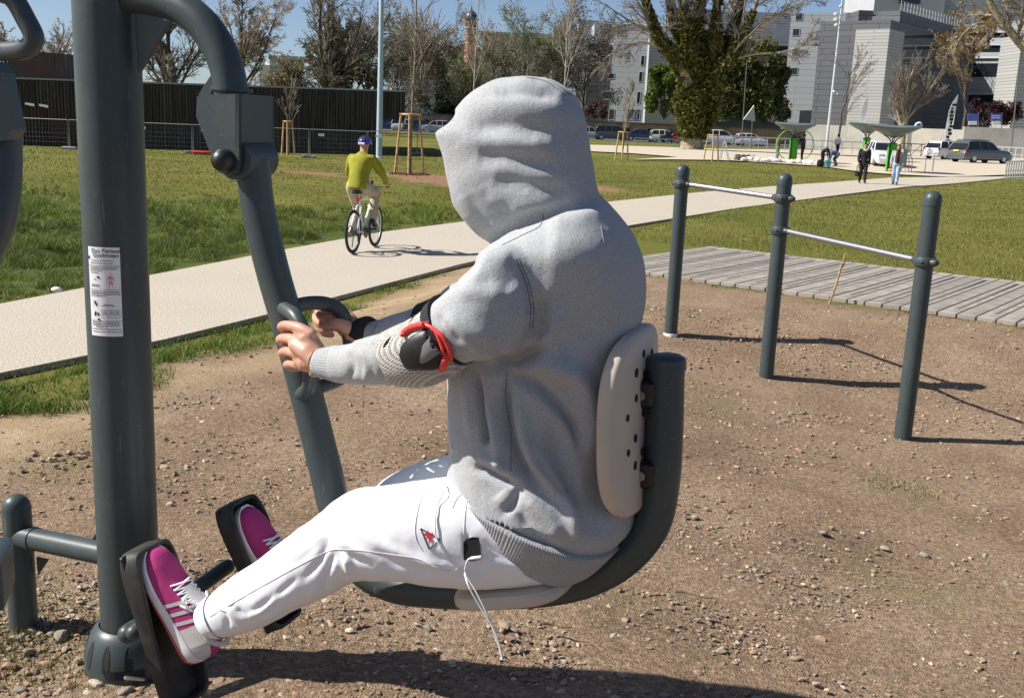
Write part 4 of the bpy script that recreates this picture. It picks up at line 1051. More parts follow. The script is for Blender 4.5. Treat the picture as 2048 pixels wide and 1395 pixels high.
for pts in ([(1087, 428), (1080, 452), (1050, 468), (1003, 491)], [(1030, 517), (1050, 560), (1061, 610), (1059, 655)], [(1036, 516), (1056, 560), (1067, 610), (1065, 655)], [(1202, 452), (1208, 487)], [(1014, 745), (1011, 800), (1022, 870), (1020, 950)], [(1048, 150), (1095, 158), (1140, 190)], [(1052, 155), (1093, 164), (1132, 192)]):
    P = surf_path(HB, pts, .0004)
    if len(P) > 2: MB().tube(P, .0011, 5).build('seam', M_SEAM, hoodie)

# ---- trousers
LEG_N = [((1140, 990), (1140, 1150), .07, .075), ((1040, 960), (1050, 1166), .085, .092), ((950, 950), (945, 1170), .105, .10), ((845, 962), (845, 1160), .13, .095), ((750, 975), (775, 1154), .145, .088), ((690, 988), (722, 1158), .15, .083),
         ((640, 1022), (672, 1182), .155, .078), ((565, 1082), (606, 1212), .16, .07), ((495, 1132), (535, 1248), .16, .062), ((432, 1178), (470, 1269), .16, .054), ((404, 1203), (440, 1270), .16, .049)]
LEG_F = [((1140, 930), (1140, 1150), -.09, .095), ((1010, 903), (1030, 1120), -.1, .1), ((915, 908), (930, 1100), -.112, .097), ((830, 926), (850, 1095), -.125, .09), ((770, 955), (795, 1100), -.132, .083), ((742, 990), (770, 1115), -.136, .08),
         ((700, 1035), (730, 1145), -.14, .072), ((640, 1078), (672, 1172), -.146, .063), ((590, 1110), (615, 1190), -.15, .054), ((566, 1126), (590, 1192), -.152, .049)]
mb = MB(); mb.rings(loft(LEG_N, 6)); mb.rings(loft(LEG_F, 6))
mb.rings(loft([((1050, 980), (1060, 1150), 0, .11), ((1120, 970), (1130, 1145), 0, .12), ((1190, 980), (1195, 1130), 0, .10)], 5))
me = remeshed(mb.mesh('trousers'), .0058, 5, .5)
V = co_of(me); Nn = no_of(me); P2 = proj(V)
TS = [([(648, 1010), (655, 1060), (690, 1105), (740, 1125)], 7, -9), ([(668, 1000), (672, 1050), (700, 1090), (760, 1120)], 8, 6), ([(700, 1140), (690, 1100), (660, 1085)], 8, 6), ([(670, 1100), (655, 1150), (640, 1185)], 8, -7), ([(690, 1110), (700, 1150)], 7, 5),
      ([(740, 1095), (800, 1130), (880, 1150)], 9, -6), ([(760, 1085), (830, 1115), (900, 1135)], 9, 5), ([(860, 1105), (920, 1130), (1000, 1150)], 8, -4), ([(430, 1195), (450, 1230), (455, 1265)], 5, -5), ([(445, 1200), (470, 1240), (490, 1262)], 6, 5), ([(470, 1215), (500, 1240)], 6, -5), ([(480, 1240), (530, 1215), (560, 1180)], 6, 5), ([(500, 1225), (545, 1195), (600, 1150)], 6, -5),
      ([(520, 1240), (570, 1215)], 5, 4), ([(560, 1130), (620, 1090), (650, 1060)], 8, 4), ([(600, 1165), (640, 1120), (660, 1075)], 8, -5), ([(620, 1190), (660, 1150), (672, 1110)], 7, 4), ([(700, 1000), (760, 1010), (840, 1005)], 12, 4), ([(715, 985), (722, 1010), (728, 1040)], 6, -4), ([(905, 960), (880, 1000), (870, 1040)], 8, -3), ([(925, 955), (905, 990), (890, 1020)], 7, 3),
      ([(930, 1060), (935, 1090), (930, 1115)], 6, -5), ([(960, 1075), (1000, 1110), (1040, 1120)], 8, -5)]
nz = np.array([mnoise.noise(Vector(p * 11.0)) * .0035 + mnoise.noise(Vector(p * 30.0)) * .0016 for p in V])
V = V + Nn * (fold(V, Nn, P2, TS) + nz)[:, None]; set_co(me, V)
trous = link_mesh('trousers', me, M_COTTON, man); TB = bvh_of(trous)
# hem turn-ups, seams, pocket, emblem
for secs in (LEG_N[-2:], LEG_F[-2:]):
    a, b = secs; mixs = lambda t: tuple((np.array(a[i]) * (1 - t) + np.array(b[i]) * t if i < 2 else a[i] * (1 - t) + b[i] * t) for i in range(4))
    R0 = [ring(*mixs(t)) for t in (.3, .65, 1.02)]; R0 = [r.mean(0) + (r - r.mean(0)) * k for r, k in zip(R0, (1.03, 1.05, 1.03))]; R0.append(R0[-1].mean(0) + (R0[-1] - R0[-1].mean(0)) * .88); R0.append(R0[1].mean(0) + (R0[1] - R0[1].mean(0)) * .8)
    MB().rings(R0, cap=False).build('hem', M_COTTON, trous, angle=False)
M_SEAMW = mat('white_seam', (.62, .64, .70), .9)
for pts in ([(870, 958), (845, 990), (832, 1040), (832, 1075), (845, 1100)], [(640, 1108), (670, 1098), (720, 1100), (800, 1110), (840, 1118), (862, 1130)], [(420, 1232), (500, 1185), (580, 1140), (640, 1108)], [(937, 985), (930, 1030), (928, 1068)], [(862, 1130), (900, 1140), (935, 1128)], [(905, 1015), (915, 995), (940, 975)]):
    P = surf_path(TB, pts, .0003)
    if len(P) > 2: MB().tube(P, .0010, 5).build('seam', M_SEAMW, trous)
def decal(bv, poly, name, m, parent, lift=.0012, sub=1):
    P = [surf(bv, *p, lift) for p in poly]
    if any(p is None for p in P): return None
    n = len(P); c = np.mean(P, 0); return MB().add(P, [tuple(range(n))]).build(name, m, parent, smooth=False)
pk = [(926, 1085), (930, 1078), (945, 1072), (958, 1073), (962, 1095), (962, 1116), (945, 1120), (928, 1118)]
decal(TB, pk, 'pocket_opening', mat('pocket_painted_shade', (.012, .012, .014), .9), trous, .003)  # black patch paints the shade inside the pocket mouth
for pts, w in (([(842, 1056), (880, 1078)], .001), ([(880, 1078), (858, 1097)], .001), ([(858, 1097), (841, 1056)], .001)):
    P = surf_path(TB, pts, .001, 5)
    if len(P) > 1: MB().tube(P, w, 5).build('emblem_edge', M_INK, trous)
for poly in ([(852, 1063), (857, 1060), (859, 1066), (866, 1064), (868, 1070), (862, 1072), (857, 1075), (853, 1070), (848, 1073), (848, 1068)], [(857, 1075), (862, 1073), (866, 1080), (862, 1082), (859, 1087), (858, 1080)]):
    decal(TB, poly, 'emblem', mat('emblem_red', (.60, .02, .06), .7), trous, .0016)

# ---- body: one continuous mesh; head, limbs and hands with five separate fingers
mb = MB()
def limb(P, r, n=16): S_ = spline([[*p, q] for p, q in zip(P, r)], 5); mb.tube(S_[:, :3], S_[:, 3], n, dome=True)
limb([MP(1130, 1085), MP(1120, 930), MP(1105, 760), MP(1098, 590), MP(1092, 500)], [.085, .10, .12, .12, .08], 28)
limb([MP(1095, 500), MP(1080, 430), MP(1060, 380), MP(1050, 330)], [.06, .054, .055, .05], 20)
mids = lambda SEC: [(*((np.array(a) + np.array(b)) / 2), o) for a, b, o, w in SEC]
A_ = mids(ARM_N); limb([MP(1080, 560, .02), MP(*A_[0])] + [MP(*q) for q in A_[1:]] + [MP(640, 722, .135), MP(618, 705, .118)], [.09, .065] + [max(.026, min(w, .06) * .7) for *_, w in ARM_N[1:]] + [.025, .024])
A_ = mids(ARM_F); limb([MP(1080, 560, -.02), MP(*A_[0])] + [MP(*q) for q in A_[1:]] + [MP(728, 664, -.104), MP(700, 650, -.108)], [.09, .065] + [max(.026, min(w, .06) * .7) for *_, w in ARM_F[1:]] + [.025, .024])
for sg, SEC, fr_, tp in ((1, LEG_N, ((290, 1098), (394, 1330)), PO), (-1, LEG_F, ((476, 1018), (572, 1225)), -PO + .01)):
    toe_ = MP(*fr_[0], tp); Lv_ = unit(toe_ - MP(*fr_[1], tp)); Z_ = unit(ME - Lv_ * ME.dot(Lv_))
    limb([MP(1130, 1080, sg * .07)] + [MP(*q) for q in mids(SEC)] + [toe_ - Lv_ * .225 + Z_ * .075, toe_ - Lv_ * .15 + Z_ * .045, toe_ - Lv_ * .05 + Z_ * .030], [.07, .062] + [max(.03, w * .68) for *_, w in SEC[1:]] + [.030, .026, .016])
def finger(pts, r):
    P = spline([MP(*p) for p in pts], 5); rr = np.interp(np.linspace(0, 1, len(P)), np.linspace(0, 1, len(r)), r); mb.tube(P, rr, 12, dome=True)
# near hand: knuckles towards the camera, fingers closed round the grip
finger([(622, 668, .122), (597, 655, .118), (572, 650, .098), (563, 654, .066), (576, 664, .044), (594, 668, .040)], [.0125, .0120, .0105, .0100, .0092, .0080])
finger([(620, 690, .126), (592, 681, .122), (569, 676, .100), (560, 680, .066), (573, 689, .044), (594, 692, .040)], [.0130, .0122, .0108, .0102, .0094, .0082])
finger([(622, 712, .124), (594, 707, .120), (573, 702, .099), (564, 706, .066), (577, 713, .046), (597, 715, .042)], [.0125, .0117, .0104, .0098, .0090, .0078])
finger([(626, 734, .118), (601, 731, .114), (582, 727, .094), (573, 730, .068), (584, 736, .050), (600, 737, .047)], [.0115, .0105, .0094, .0088, .0080, .0070])
finger([(636, 700, .110), (622, 676, .082), (608, 664, .052), (592, 668, .040)], [.0165, .0140, .0118, .0095])
mb.tube([MP(640, 722, .132), MP(622, 702, .124), MP(600, 690, .120)], [.027, .031, .026], 16, dome=True, flat=.75)
mb.tube([MP(634, 724, .122), MP(612, 724, .118), MP(600, 720, .114)], [.020, .022, .016], 14, dome=True)
mb.tube([MP(632, 705, .122), MP(612, 676, .118), MP(600, 664, .116)], [.020, .022, .014], 14, dome=True)
# far hand: palm side, thumb lit
finger([(706, 640, -.120), (682, 618, -.122), (655, 606, -.112), (636, 618, -.092), (642, 632, -.072), (660, 636, -.068)], [.0125, .0120, .0105, .0100, .0090, .0080])
finger([(704, 648, -.126), (678, 630, -.130), (650, 622, -.120), (632, 632, -.100), (638, 646, -.080), (656, 648, -.074)], [.0128, .0120, .0106, .0100, .0092, .0080])
finger([(704, 658, -.128), (678, 644, -.134), (652, 638, -.124), (636, 648, -.104), (642, 658, -.084), (660, 660, -.078)], [.0122, .0114, .0102, .0096, .0088, .0076])
finger([(706, 668, -.124), (682, 658, -.130), (660, 654, -.120), (646, 662, -.104), (650, 668, -.090), (664, 670, -.084)], [.0110, .0102, .0092, .0086, .0078, .0068])
finger([(708, 662, -.095), (690, 652, -.070), (672, 646, -.058), (660, 648, -.056)], [.0180, .0150, .0130, .0105])
mb.tube([MP(730, 664, -.104), MP(708, 656, -.110), MP(690, 648, -.116)], [.026, .031, .025], 16, dome=True, flat=.75)
mb.tube([MP(716, 672, -.098), MP(700, 668, -.092), MP(688, 660, -.092)], [.020, .021, .016], 14, dome=True)
# head with a face inside the hood
hc = MP(1048, 292)
fw = unit(-ME + np.array([0, 0, -.45])); hu = unit(UPV - fw * UPV.dot(fw)); hs_ = np.cross(fw, hu)
n0 = len(mb.V); mb.ball((0, 0, 0), (1, 1, 1), 28, 18)
S = mb.V[n0]; mb.V[n0] = hc + S[:, :1] * fw * .088 + S[:, 1:2] * hs_ * .070 + S[:, 2:] * hu * .105
mb.tube([hc + fw * .075 + hu * .012, hc + fw * .096 - hu * .012, hc + fw * .104 - hu * .026], [.007, .010, .013], 10, dome=True)
mb.tube([hc + fw * .03 - hu * .06, hc + fw * .072 - hu * .088], [.05, .026], 14, dome=True)
for s in (-1, 1):
    mb.tube([hc + fw * .084 + hs_ * (.012 * s) + hu * .026, hc + fw * .078 + hs_ * (.042 * s) + hu * .028], .009, 8, dome=True)
    mb.tube([hc + hs_ * s * .069 + hu * .01, hc + hs_ * s * .074 - fw * .012 - hu * .005, hc + hs_ * s * .068 - hu * .022], .008, 8, dome=True)
mb.tube([hc + fw * .085 - hu * .052 - hs_ * .020, hc + fw * .092 - hu * .052, hc + fw * .085 - hu * .052 + hs_ * .020], .006, 8, dome=True)
bme = remeshed(mb.mesh('body', fix=False), .0032, 3, .5)
body = link_mesh('body', bme, M_SKIN, man)
for s in (-1, 1):
    MB().ball(hc + fw * .078 + hs_ * s * .027 + hu * .010, .0105, 12, 8).build('eye', mat('eye_white', (.75, .73, .7), .2) if s < 0 else bpy.data.materials['eye_white'], body)
BB = bvh_of(body)

# ---- wrist band, bracelet
def band(secs, name, m, parent, k=4, ex=2.15, rim=.9):
    R0 = list(loft(secs, k, ex)); a, b = R0[-1], R0[0]
    R0 += [a.mean(0) + (a - a.mean(0)) * rim, b.mean(0) + (b - b.mean(0)) * rim, b]
    return MB().rings(R0, cap=False).build(name, m, parent, angle=50)
M_KNIT = mat('black_knit', (.014, .015, .018), .9, bump=.4, bscale=200, bdist=.002)
band([((744, 638), (740, 684), -.112, .037), ((732, 632), (724, 683), -.106, .0375), ((716, 636), (706, 676), -.102, .033)], 'wristband', M_KNIT, man)
MB().tube(np.vstack([ring((636, 696), (632, 752), .128, .033, 2.1, 40), ring((636, 696), (632, 752), .128, .033, 2.1, 40)[:1]]), .0016, 6, cap=False).build('bracelet', mat('gold', (.75, .5, .2), .3, metal=1), man)

# ---- elbow guard on the near arm
def mesh_fabric():
    m, N, L, b = new_mat('perforated_mesh_fabric'); b.inputs['Roughness'].default_value = .8
    tc = N.new('ShaderNodeTexCoord'); mp = N.new('ShaderNodeMapping'); mp.inputs['Rotation'].default_value = (.5, .3, .6); L.new(tc.outputs['Object'], mp.inputs[0])
    v = N.new('ShaderNodeTexVoronoi'); v.inputs['Scale'].default_value = 210; v.inputs['Randomness'].default_value = .12; L.new(mp.outputs[0], v.inputs[0])
    r = N.new('ShaderNodeMapRange'); r.inputs[1].default_value = .30; r.inputs[2].default_value = .48; L.new(v.outputs['Distance'], r.inputs[0])
    x = N.new('ShaderNodeMix'); x.data_type = 'RGBA'; x.inputs[6].default_value = (.05, .05, .05, 1); x.inputs[7].default_value = (.50, .47, .44, 1); L.new(r.outputs[0], x.inputs[0]); L.new(x.outputs[2], b.inputs['Base Color'])
    bp = N.new('ShaderNodeBump'); bp.inputs['Strength'].default_value = .6; bp.inputs['Distance'].default_value = .002; L.new(r.outputs[0], bp.inputs['Height']); L.new(bp.outputs[0], b.inputs['Normal']); return m
guard = empty('elbow_guard', MP(845, 700, .27), parent=man)
GS = [((864, 606), (938, 730), .224, .079), ((828, 634), (905, 752), .226, .078), ((792, 650), (860, 772), .214, .072), ((768, 662), (812, 772), .202, .064)]
band(GS, 'sleeve', mesh_fabric(), guard, 6, rim=.93)
gb = bvh_of(bpy.data.objects['sleeve'])
def patch(bv, outline, th, name, m, parent, lift=.001):
    """a pad lying on a surface: outline in the picture, thickness in metres"""
    O = spline(list(outline) + [outline[0]], 4)[:-1]; c2 = O.mean(0); R0 = []
    for k, h in ((1.0, 0), (1.0, .6), (.93, 1.0), (.6, 1.05), (.25, 1.1), (.04, 1.1)):
        row = []
        for p in O:
            q = surf(bv, *(c2 + (p - c2) * k), lift)
            if q is None: q = MP(*(c2 + (p - c2) * k), .29)
            row.append(q + (MN * .8 + UPV * .2) * th * h)
        R0.append(row)
    return MB().rings(R0).build(name, m, parent, angle=45)
patch(gb, [(800, 712), (806, 690), (826, 672), (852, 662), (876, 668), (886, 690), (890, 716), (876, 738), (846, 742), (815, 738)], .006, 'black_pad', M_BLACK, guard)
patch(gb, [(848, 690), (862, 676), (877, 682), (884, 700), (868, 716), (843, 726)], .009, 'grey_panel', mat('grey_rubber', (.22, .21, .21), .6), guard)
M_STRAP = mat('red_strap', (.80, .065, .055), .5)
AB = BVHTree.FromPolygons(*(lambda obs: ([v.co[:] for o_ in obs for v in o_.data.vertices], [tuple(i + sum(len(q.data.vertices) for q in obs[:k]) for i in p.vertices) for k, o_ in enumerate(obs) for p in o_.data.polygons]))([hoodie, bpy.data.objects['sleeve'], bpy.data.objects['black_pad']]))
P = [q for q in surf_path(AB, [(812, 672), (812, 668), (826, 658), (848, 652), (868, 656), (880, 672), (888, 700), (886, 722), (880, 736)], .006, 5)]
MB().tube(P, .0068, 10, flat=.6).build('strap', M_STRAP, guard)
P = [q for q in surf_path(AB, [(868, 656), (890, 672), (903, 700), (902, 716)], .008, 5)]
if len(P) > 2: MB().tube(P, .0045, 8).build('strap', M_STRAP, guard)
band([((872, 590), (944, 722), .218, .081), ((858, 606), (930, 732), .222, .082)], 'dark_edge', M_KNIT, guard)
P = surf_path(HB, [(833, 636), (820, 655), (800, 668), (775, 690), (772, 720)], .004, 5)
if len(P) > 2: MB().tube(P, .004, 8).build('dark_edge', M_KNIT, guard)
band([((902, 575), (922, 690), -.2, .07), ((862, 596), (884, 704), -.194, .067), ((838, 606), (856, 708), -.186, .064)], 'elbow_guard', M_KNIT, man)

# ---- trainers
M_PINK = mat('pink_mesh', (.43, .03, .175), .7, var=.12, scale=300, bump=.35, bscale=420, bdist=.001)
M_SOLE = mat('white_foam', (.78, .76, .75), .6, bump=.1, bscale=80); M_SILV = mat('silver_overlay', (.56, .55, .52), .45); M_LACE = mat('white_lace', (.80, .78, .80), .8)
M_CORAL = mat('coral_outsole', (.62, .12, .10), .65); M_SOCKB = mat('dark_sock', (.02, .02, .022), .9)
TT = [0, .03, .08, .16, .30, .44, .56, .66, .76, .88, .96, 1.0]
HW = [.012, .026, .037, .046, .049, .046, .042, .0395, .038, .036, .029, .014]
HZ = [.020, .034, .044, .052, .060, .074, .089, .100, .104, .100, .086, .062]
LEN = .285
def shoe(frame_, toe_px, off, name, label=None, end=None):
    toe = MP(*toe_px[0], off); Lv = unit(toe - MP(*toe_px[1], off)); Z = unit(ME - Lv * ME.dot(Lv))
    sh = empty(name, toe, parent=man)
    def S(t, th, k=1.0):                              # surface of the upper; th from 0 (inner side) over the top to pi (side facing the camera)
        hw = np.interp(t, TT, HW) * k; hz = np.interp(t, TT, HZ) * k; z0 = .016
        y = -math.cos(th); s = math.sin(th)
        y = math.copysign(abs(y) ** .8, y); s = abs(s) ** .85
        return toe - Lv * (t * LEN) + MN * hw * y + Z * (z0 + (hz - z0) * s)
    ts = np.linspace(0, 1, 40)
    R0 = []
    for t in ts:
        up = [S(t, a) for a in np.linspace(0, math.pi, 26)]
        hw = np.interp(t, TT, HW); base = [toe - Lv * (t * LEN) + MN * hw * y + Z * .008 for y in np.linspace(.9, -.9, 6)]
        R0.append(up + base)
    MB().rings(R0).build('upper', M_PINK, sh)
    def sole(z0, z1, k0, k1, m, nm, heel=0.0):
        rr_ = []
        for z, k in ((z0, k0 * .96), (z0 + .002, k0), (z1 - .002, k1), (z1, k1 * .97)):
            row = []
            for t in list(np.linspace(.0, 1, 24)): row.append(toe - Lv * ((t * 1.02 - .01) * LEN) + MN * np.interp(t, TT, HW) * k + Z * (z * (1 + heel * sstep(t, .3, .9))))
            for t in list(np.linspace(1, 0, 24)): row.append(toe - Lv * ((t * 1.02 - .01) * LEN) - MN * np.interp(t, TT, HW) * k + Z * (z * (1 + heel * sstep(t, .3, .9))))
            rr_.append(row)
        MB().rings(rr_).build(nm, m, sh, angle=60)
    sole(0, .007, 1.06, 1.09, M_CORAL, 'outsole', .3); sole(.007, .024, 1.11, 1.07, M_SOLE, 'midsole', .55)
    for k, t in enumerate((.47, .555, .64)):          # three slanting side stripes
        for th0, th1 in ((2.0, 3.1),):
            g = [[S(t + .03 * (1 - a) + dt, th0 + (th1 - th0) * a, 1.025) for dt in (-.016, .016)] for a in np.linspace(0, 1, 7)]
            mb_ = MB()
            for i in range(6): mb_.quad(g[i][0], g[i][1], g[i + 1][1], g[i + 1][0])
            mb_.build('stripe', M_SILV, sh)
    for t0, t1, th0, th1, m in (q_ for q_ in ((.70, .80, 1.9, 3.12, M_SILV), (.80, 1.0, 2.2, 3.12, M_SILV), (.0, .0, .5, 2.6, None)) if q_[4]):
        mb_ = MB(); A_ = np.linspace(t0, t1, 7); B_ = np.linspace(th0, th1, 9)
        for i in range(6):
            for j in range(8): mb_.quad(*[S(A_[x], B_[y], 1.03) for x, y in ((i, j), (i + 1, j), (i + 1, j + 1), (i, j + 1))])
        mb_.build('overlay', m, sh)
    mb_ = MB(); rows = np.linspace(.34, .64, 8)
    for i, t in enumerate(rows[:-1]):
        for s in (1, -1):
            P = [S(t + (rows[1] - rows[0]) * a, math.pi / 2 + s * (.62 - 1.24 * a), 1.05 + .02 * math.sin(math.pi * a)) for a in np.linspace(0, 1, 7)]
            mb_.tube(P, .0034, 7, flat=.6)
    for k, (a, b) in enumerate(((1.2, .10), (1.9, .09), (1.0, -.02), (2.2, -.01))):
        P = [S(.64, math.pi / 2, 1.06), S(.60 - .04 * k, a, 1.18), S(.56 + b, a * 1.05, 1.12), S(.52 + b, a * 1.1, 1.05)]
        mb_.tube(spline(P, 5), .003, 7)
    mb_.build('laces', M_LACE, sh)
    tg = [S(t, math.pi / 2, 1.02) for t in (.40, .5, .6, .68)]; tg.append(tg[-1] + Z * .022 - Lv * .006)
    MB().tube(tg, [.018, .020, .020, .021, .016], 12, flat=.35, up=Z).build('tongue', M_SILV, sh)
    ank = toe - Lv * (LEN * .80) + Z * .085; lg = MP((end[0][0] + end[1][0]) / 2, (end[0][1] + end[1][1]) / 2, end[2])
    R_ = []
    for t in np.linspace(0, 2 * math.pi, 40, endpoint=False):
        R_.append(toe - Lv * (LEN * (.80 + .135 * math.cos(t))) + MN * (.034 * math.sin(t)) + Z * (.097 + .012 * math.cos(t) ** 2))
    R_.append(R_[0]); MB().tube(np.array(R_), .0065, 8, cap=False).build('collar', M_SILV, sh)
    MB().tube([ank - Z * .03, ank * .5 + lg * .5, lg], [.030, .031, .033], 20).build('sock', M_SOCKB, sh)
    return sh
shoe(ped_n, ((290, 1098), (394, 1330)), PO, 'shoe', end=LEG_N[-1]); shoe(ped_f, ((476, 1018), (572, 1225)), -PO + .01, 'shoe', end=LEG_F[-1])

# ---- white cable hanging from the pocket
cab = MB(); RCB = .0017
p1 = [MP(912, 738, .10), MP(906, 800, .10), MP(901, 865, .11), MP(904, 905, .13)]
mid_ = [surf(TB, u, v, .004) for u, v in ((905, 940), (893, 975), (877, 1010), (871, 1045), (874, 1075), (890, 1105), (912, 1130), (926, 1142))]
mid_ = [m for m in mid_ if m is not None]
end = [MP(945, 1170, .20), MP(975, 1230, .20), MP(1000, 1300, .195), MP(1003, 1314, .195)]
cab.tube(spline(p1 + mid_ + end, 6), RCB, 8)
pl0 = surf(TB, 957, 1110, .010)
lp = [pl0, surf(TB, 940, 1112, .012), surf(TB, 933, 1125, .010), surf(TB, 931, 1140, .008), MP(936, 1168, .215), MP(960, 1212, .21), MP(990, 1262, .205), MP(1004, 1312, .198), MP(1000, 1316, .197)]
cab.tube(spline(lp, 6), RCB * 1.15, 8)
cab.tube([surf(TB, 945, 1111, .011), surf(TB, 962, 1108, .011)], .0036, 10, dome=True)
cabo = cab.build('charging_cable', mat('white_plastic_cable', (.74, .74, .72), .5)); tag(cabo, 'thin white cable looping out of the white trouser pocket', 'cable')
# ------------------------------------------------------------------ figures made as one skinned body with clothing over it
M_HAIR = mat('dark_hair', (.02, .015, .012), .6); M_SHOE = mat('black_shoes', (.015, .015, .016), .5)
CL = {}
def cloth(name, col, var=.12):
    if name not in CL: CL[name] = mat(name, col, .85, var=var, scale=14, bump=.35, bscale=30, bdist=.006)
    return CL[name]
def fig(label, loc, heading, h, J, top, bottom, group=None, coat=False, hair=M_HAIR, longhair=False, sub=1, helmet=None, shoes=M_SHOE):
    """J: joints in body heights (x forward, y to the person's left, z up)"""
    root = empty('person', loc, label, 'person', group); R = rotz(heading)
    W = lambda p: np.asarray(loc, float) + R @ (np.asarray(p, float) * h)
    k = lambda n: W(J[n])
    B = {'pelvis': .052, 'waist': .05, 'chest': .058, 'neck': .028, 'head0': .036}
    hv = np.array(J['head']); nkv = np.array(J['neck']); hd = unit(hv - nkv)
    names = ['pelvis', 'waist', 'chest', 'neck']
    V = [W(J[n]) for n in names] + [W(nkv + hd * .045), W(nkv + hd * .085), W(nkv + hd * .125)]; r = [.055, .05, .055, .030, .040, .046, .034]
    E = [(0, 1), (1, 2), (2, 3), (3, 4), (4, 5), (5, 6)]
    for s in 'LR':
        i = len(V); V += [k('sh' + s), k('el' + s), k('wr' + s)]; r += [.030, .022, .015]; E += [(2, i), (i, i + 1), (i + 1, i + 2)]
        wd = unit(np.array(J['wr' + s]) - np.array(J['el' + s])); wx = unit(np.cross(wd, [0, .3, 1]))
        V.append(W(np.array(J['wr' + s]) + wd * .035)); r.append(.016); E.append((i + 2, i + 3))
        if sub > 1:
            for q in range(4):
                base = np.array(J['wr' + s]) + wd * .05 + wx * (.010 * (q - 1.5)); V += [W(base), W(base + wd * .035)]; r += [.0065, .005]; n_ = len(V); E += [(i + 3, n_ - 2), (n_ - 2, n_ - 1)]
            V.append(W(np.array(J['wr' + s]) + wd * .045 + wx * .028)); r.append(.006); E.append((i + 3, len(V) - 1))
        i = len(V); V += [k('hip' + s), k('kn' + s), k('an' + s), k('toe' + s)]; r += [.05, .034, .022, .018]; E += [(0, i), (i, i + 1), (i + 1, i + 2), (i + 2, i + 3)]
    bm_ = skinned(V, E, [q * h for q in r], sub)
    body = link_mesh('body', bm_, M_SKIN, root)
    nose = W(nkv + hd * .078 + np.array([.052, 0, -.004]))
    vox = h * (.0075 if sub > 1 else .012)
    def grow(paths_, torso):
        g = MB(); S_ = spline(torso, 4); fx, fy = R @ np.array([1.0, 0, 0]), R @ np.array([0, 1.0, 0]); T_ = np.gradient(S_[:, :3], axis=0); rg = []
        for q, t_ in zip(S_, T_):
            t_ = unit(R @ t_); dx = unit(fx - t_ * fx.dot(t_)); th = np.arange(28) * 2 * math.pi / 28
            rg.append(W(q[:3])[None] + (np.cos(th)[:, None] * dx * q[4] + np.sin(th)[:, None] * fy * q[3]) * h)
        g.rings(rg)
        for P, rr_ in paths_:
            S2 = spline([[*p, r_] for p, r_ in zip(P, rr_)], 5); g.tube(np.array([W(q[:3]) for q in S2]), S2[:, 3] * h, 16, dome=True)
        me_ = remeshed(g.mesh('g', fix=False), vox, 4, .5)
        V_ = co_of(me_); N_ = no_of(me_); V_ += N_ * (np.array([mnoise.noise(Vector(p * (11 / h))) for p in V_]) * .006 * h)[:, None]; set_co(me_, V_); return me_
    J_ = {n: np.array(v, float) for n, v in J.items()}; pv, wv, cv = J_['pelvis'], J_['waist'], J_['chest']; sm_ = (J_['shL'] + J_['shR']) / 2
    bot = [(*(pv + (pv - wv) * 1.15), .112, .085), (*(pv + (pv - wv) * .5), .104, .082)] if coat else [(*(pv + (pv - wv) * .45), .098, .080)]
    tor = bot + [(*pv, .096, .080), (*wv, .090, .074), (*cv, .118, .082), (*(sm_ * .75 + cv * .25), .112, .068), (*(sm_ + (nkv - sm_) * .4), .075, .052), (*(nkv), .036, .036)]
    arms = [([J_['sh' + s] * .8 + cv * .2, J_['sh' + s], J_['el' + s], J_['wr' + s] * .92 + J_['el' + s] * .08], [.044, .043, .036, .027]) for s in 'LR']
    link_mesh('coat' if coat else 'jacket', grow(arms, tor), top, root)
    legs = [([J_['hip' + s] + [0, 0, .02], J_['hip' + s] * .6 + J_['kn' + s] * .4, J_['kn' + s], J_['kn' + s] * .55 + J_['an' + s] * .45, J_['an' + s] * .95 + J_['kn' + s] * .05], [.066, .058, .045, .041, .033]) for s in 'LR']
    link_mesh('trousers', grow(legs, [(*(pv + (wv - pv) * .3), .085, .07), (*pv, .092, .076), (*(pv * 1.0 - (wv - pv) * .35), .088, .07)]), bottom, root)
    for s in 'LR':
        a, t_ = k('an' + s), k('toe' + s); fwd = t_ - a; fwd_h = fwd * [1, 1, 0]
        MB().tube([a - unit(fwd) * .02 * h, a + fwd * .45 - R @ np.array([0, 0, .004]) * h, t_], [.028 * h, .026 * h, .020 * h], 10, dome=True).build('shoe', shoes, root)
    hc_ = W(nkv + hd * .088)
    hb = MB()
    n0 = len(hb.V); hb.ball((0, 0, 0), 1, 16, 10)
    S = hb.V[n0]; keepz = S[:, 2] > -.25
    fx = R @ np.array([1, 0, 0]); fy = R @ np.array([0, 1, 0]); up_ = R @ hd
    S = S.copy(); S[:, 0] = np.where((S[:, 0] > .25) & (S[:, 2] < .45), .25, S[:, 0])
    hb.V[n0] = hc_ - fx * .006 * h + (S[:, :1] * fx * .060 + S[:, 1:2] * fy * .049 + S[:, 2:] * up_ * .066) * h + up_ * .006 * h
    if helmet is None: hb.build('hair', hair, root)
    if longhair:
        MB().tube([hc_ - fx * .03 * h, hc_ - fx * .045 * h - up_ * .09 * h, hc_ - fx * .035 * h - up_ * .17 * h], [.052 * h, .055 * h, .03 * h], 10, dome=True).build('hair', hair, root)
    MB().tube([nose - fx * .02 * h, nose + fx * .002 * h - up_ * .012 * h], [.008 * h, .009 * h], 8, dome=True).build('nose', M_SKIN, body)
    for s in (-1, 1): MB().ball(hc_ + fx * .042 * h + fy * .018 * s * h + up_ * .004 * h, .0065 * h, 8, 6).build('eye', M_INK, body)
    return root
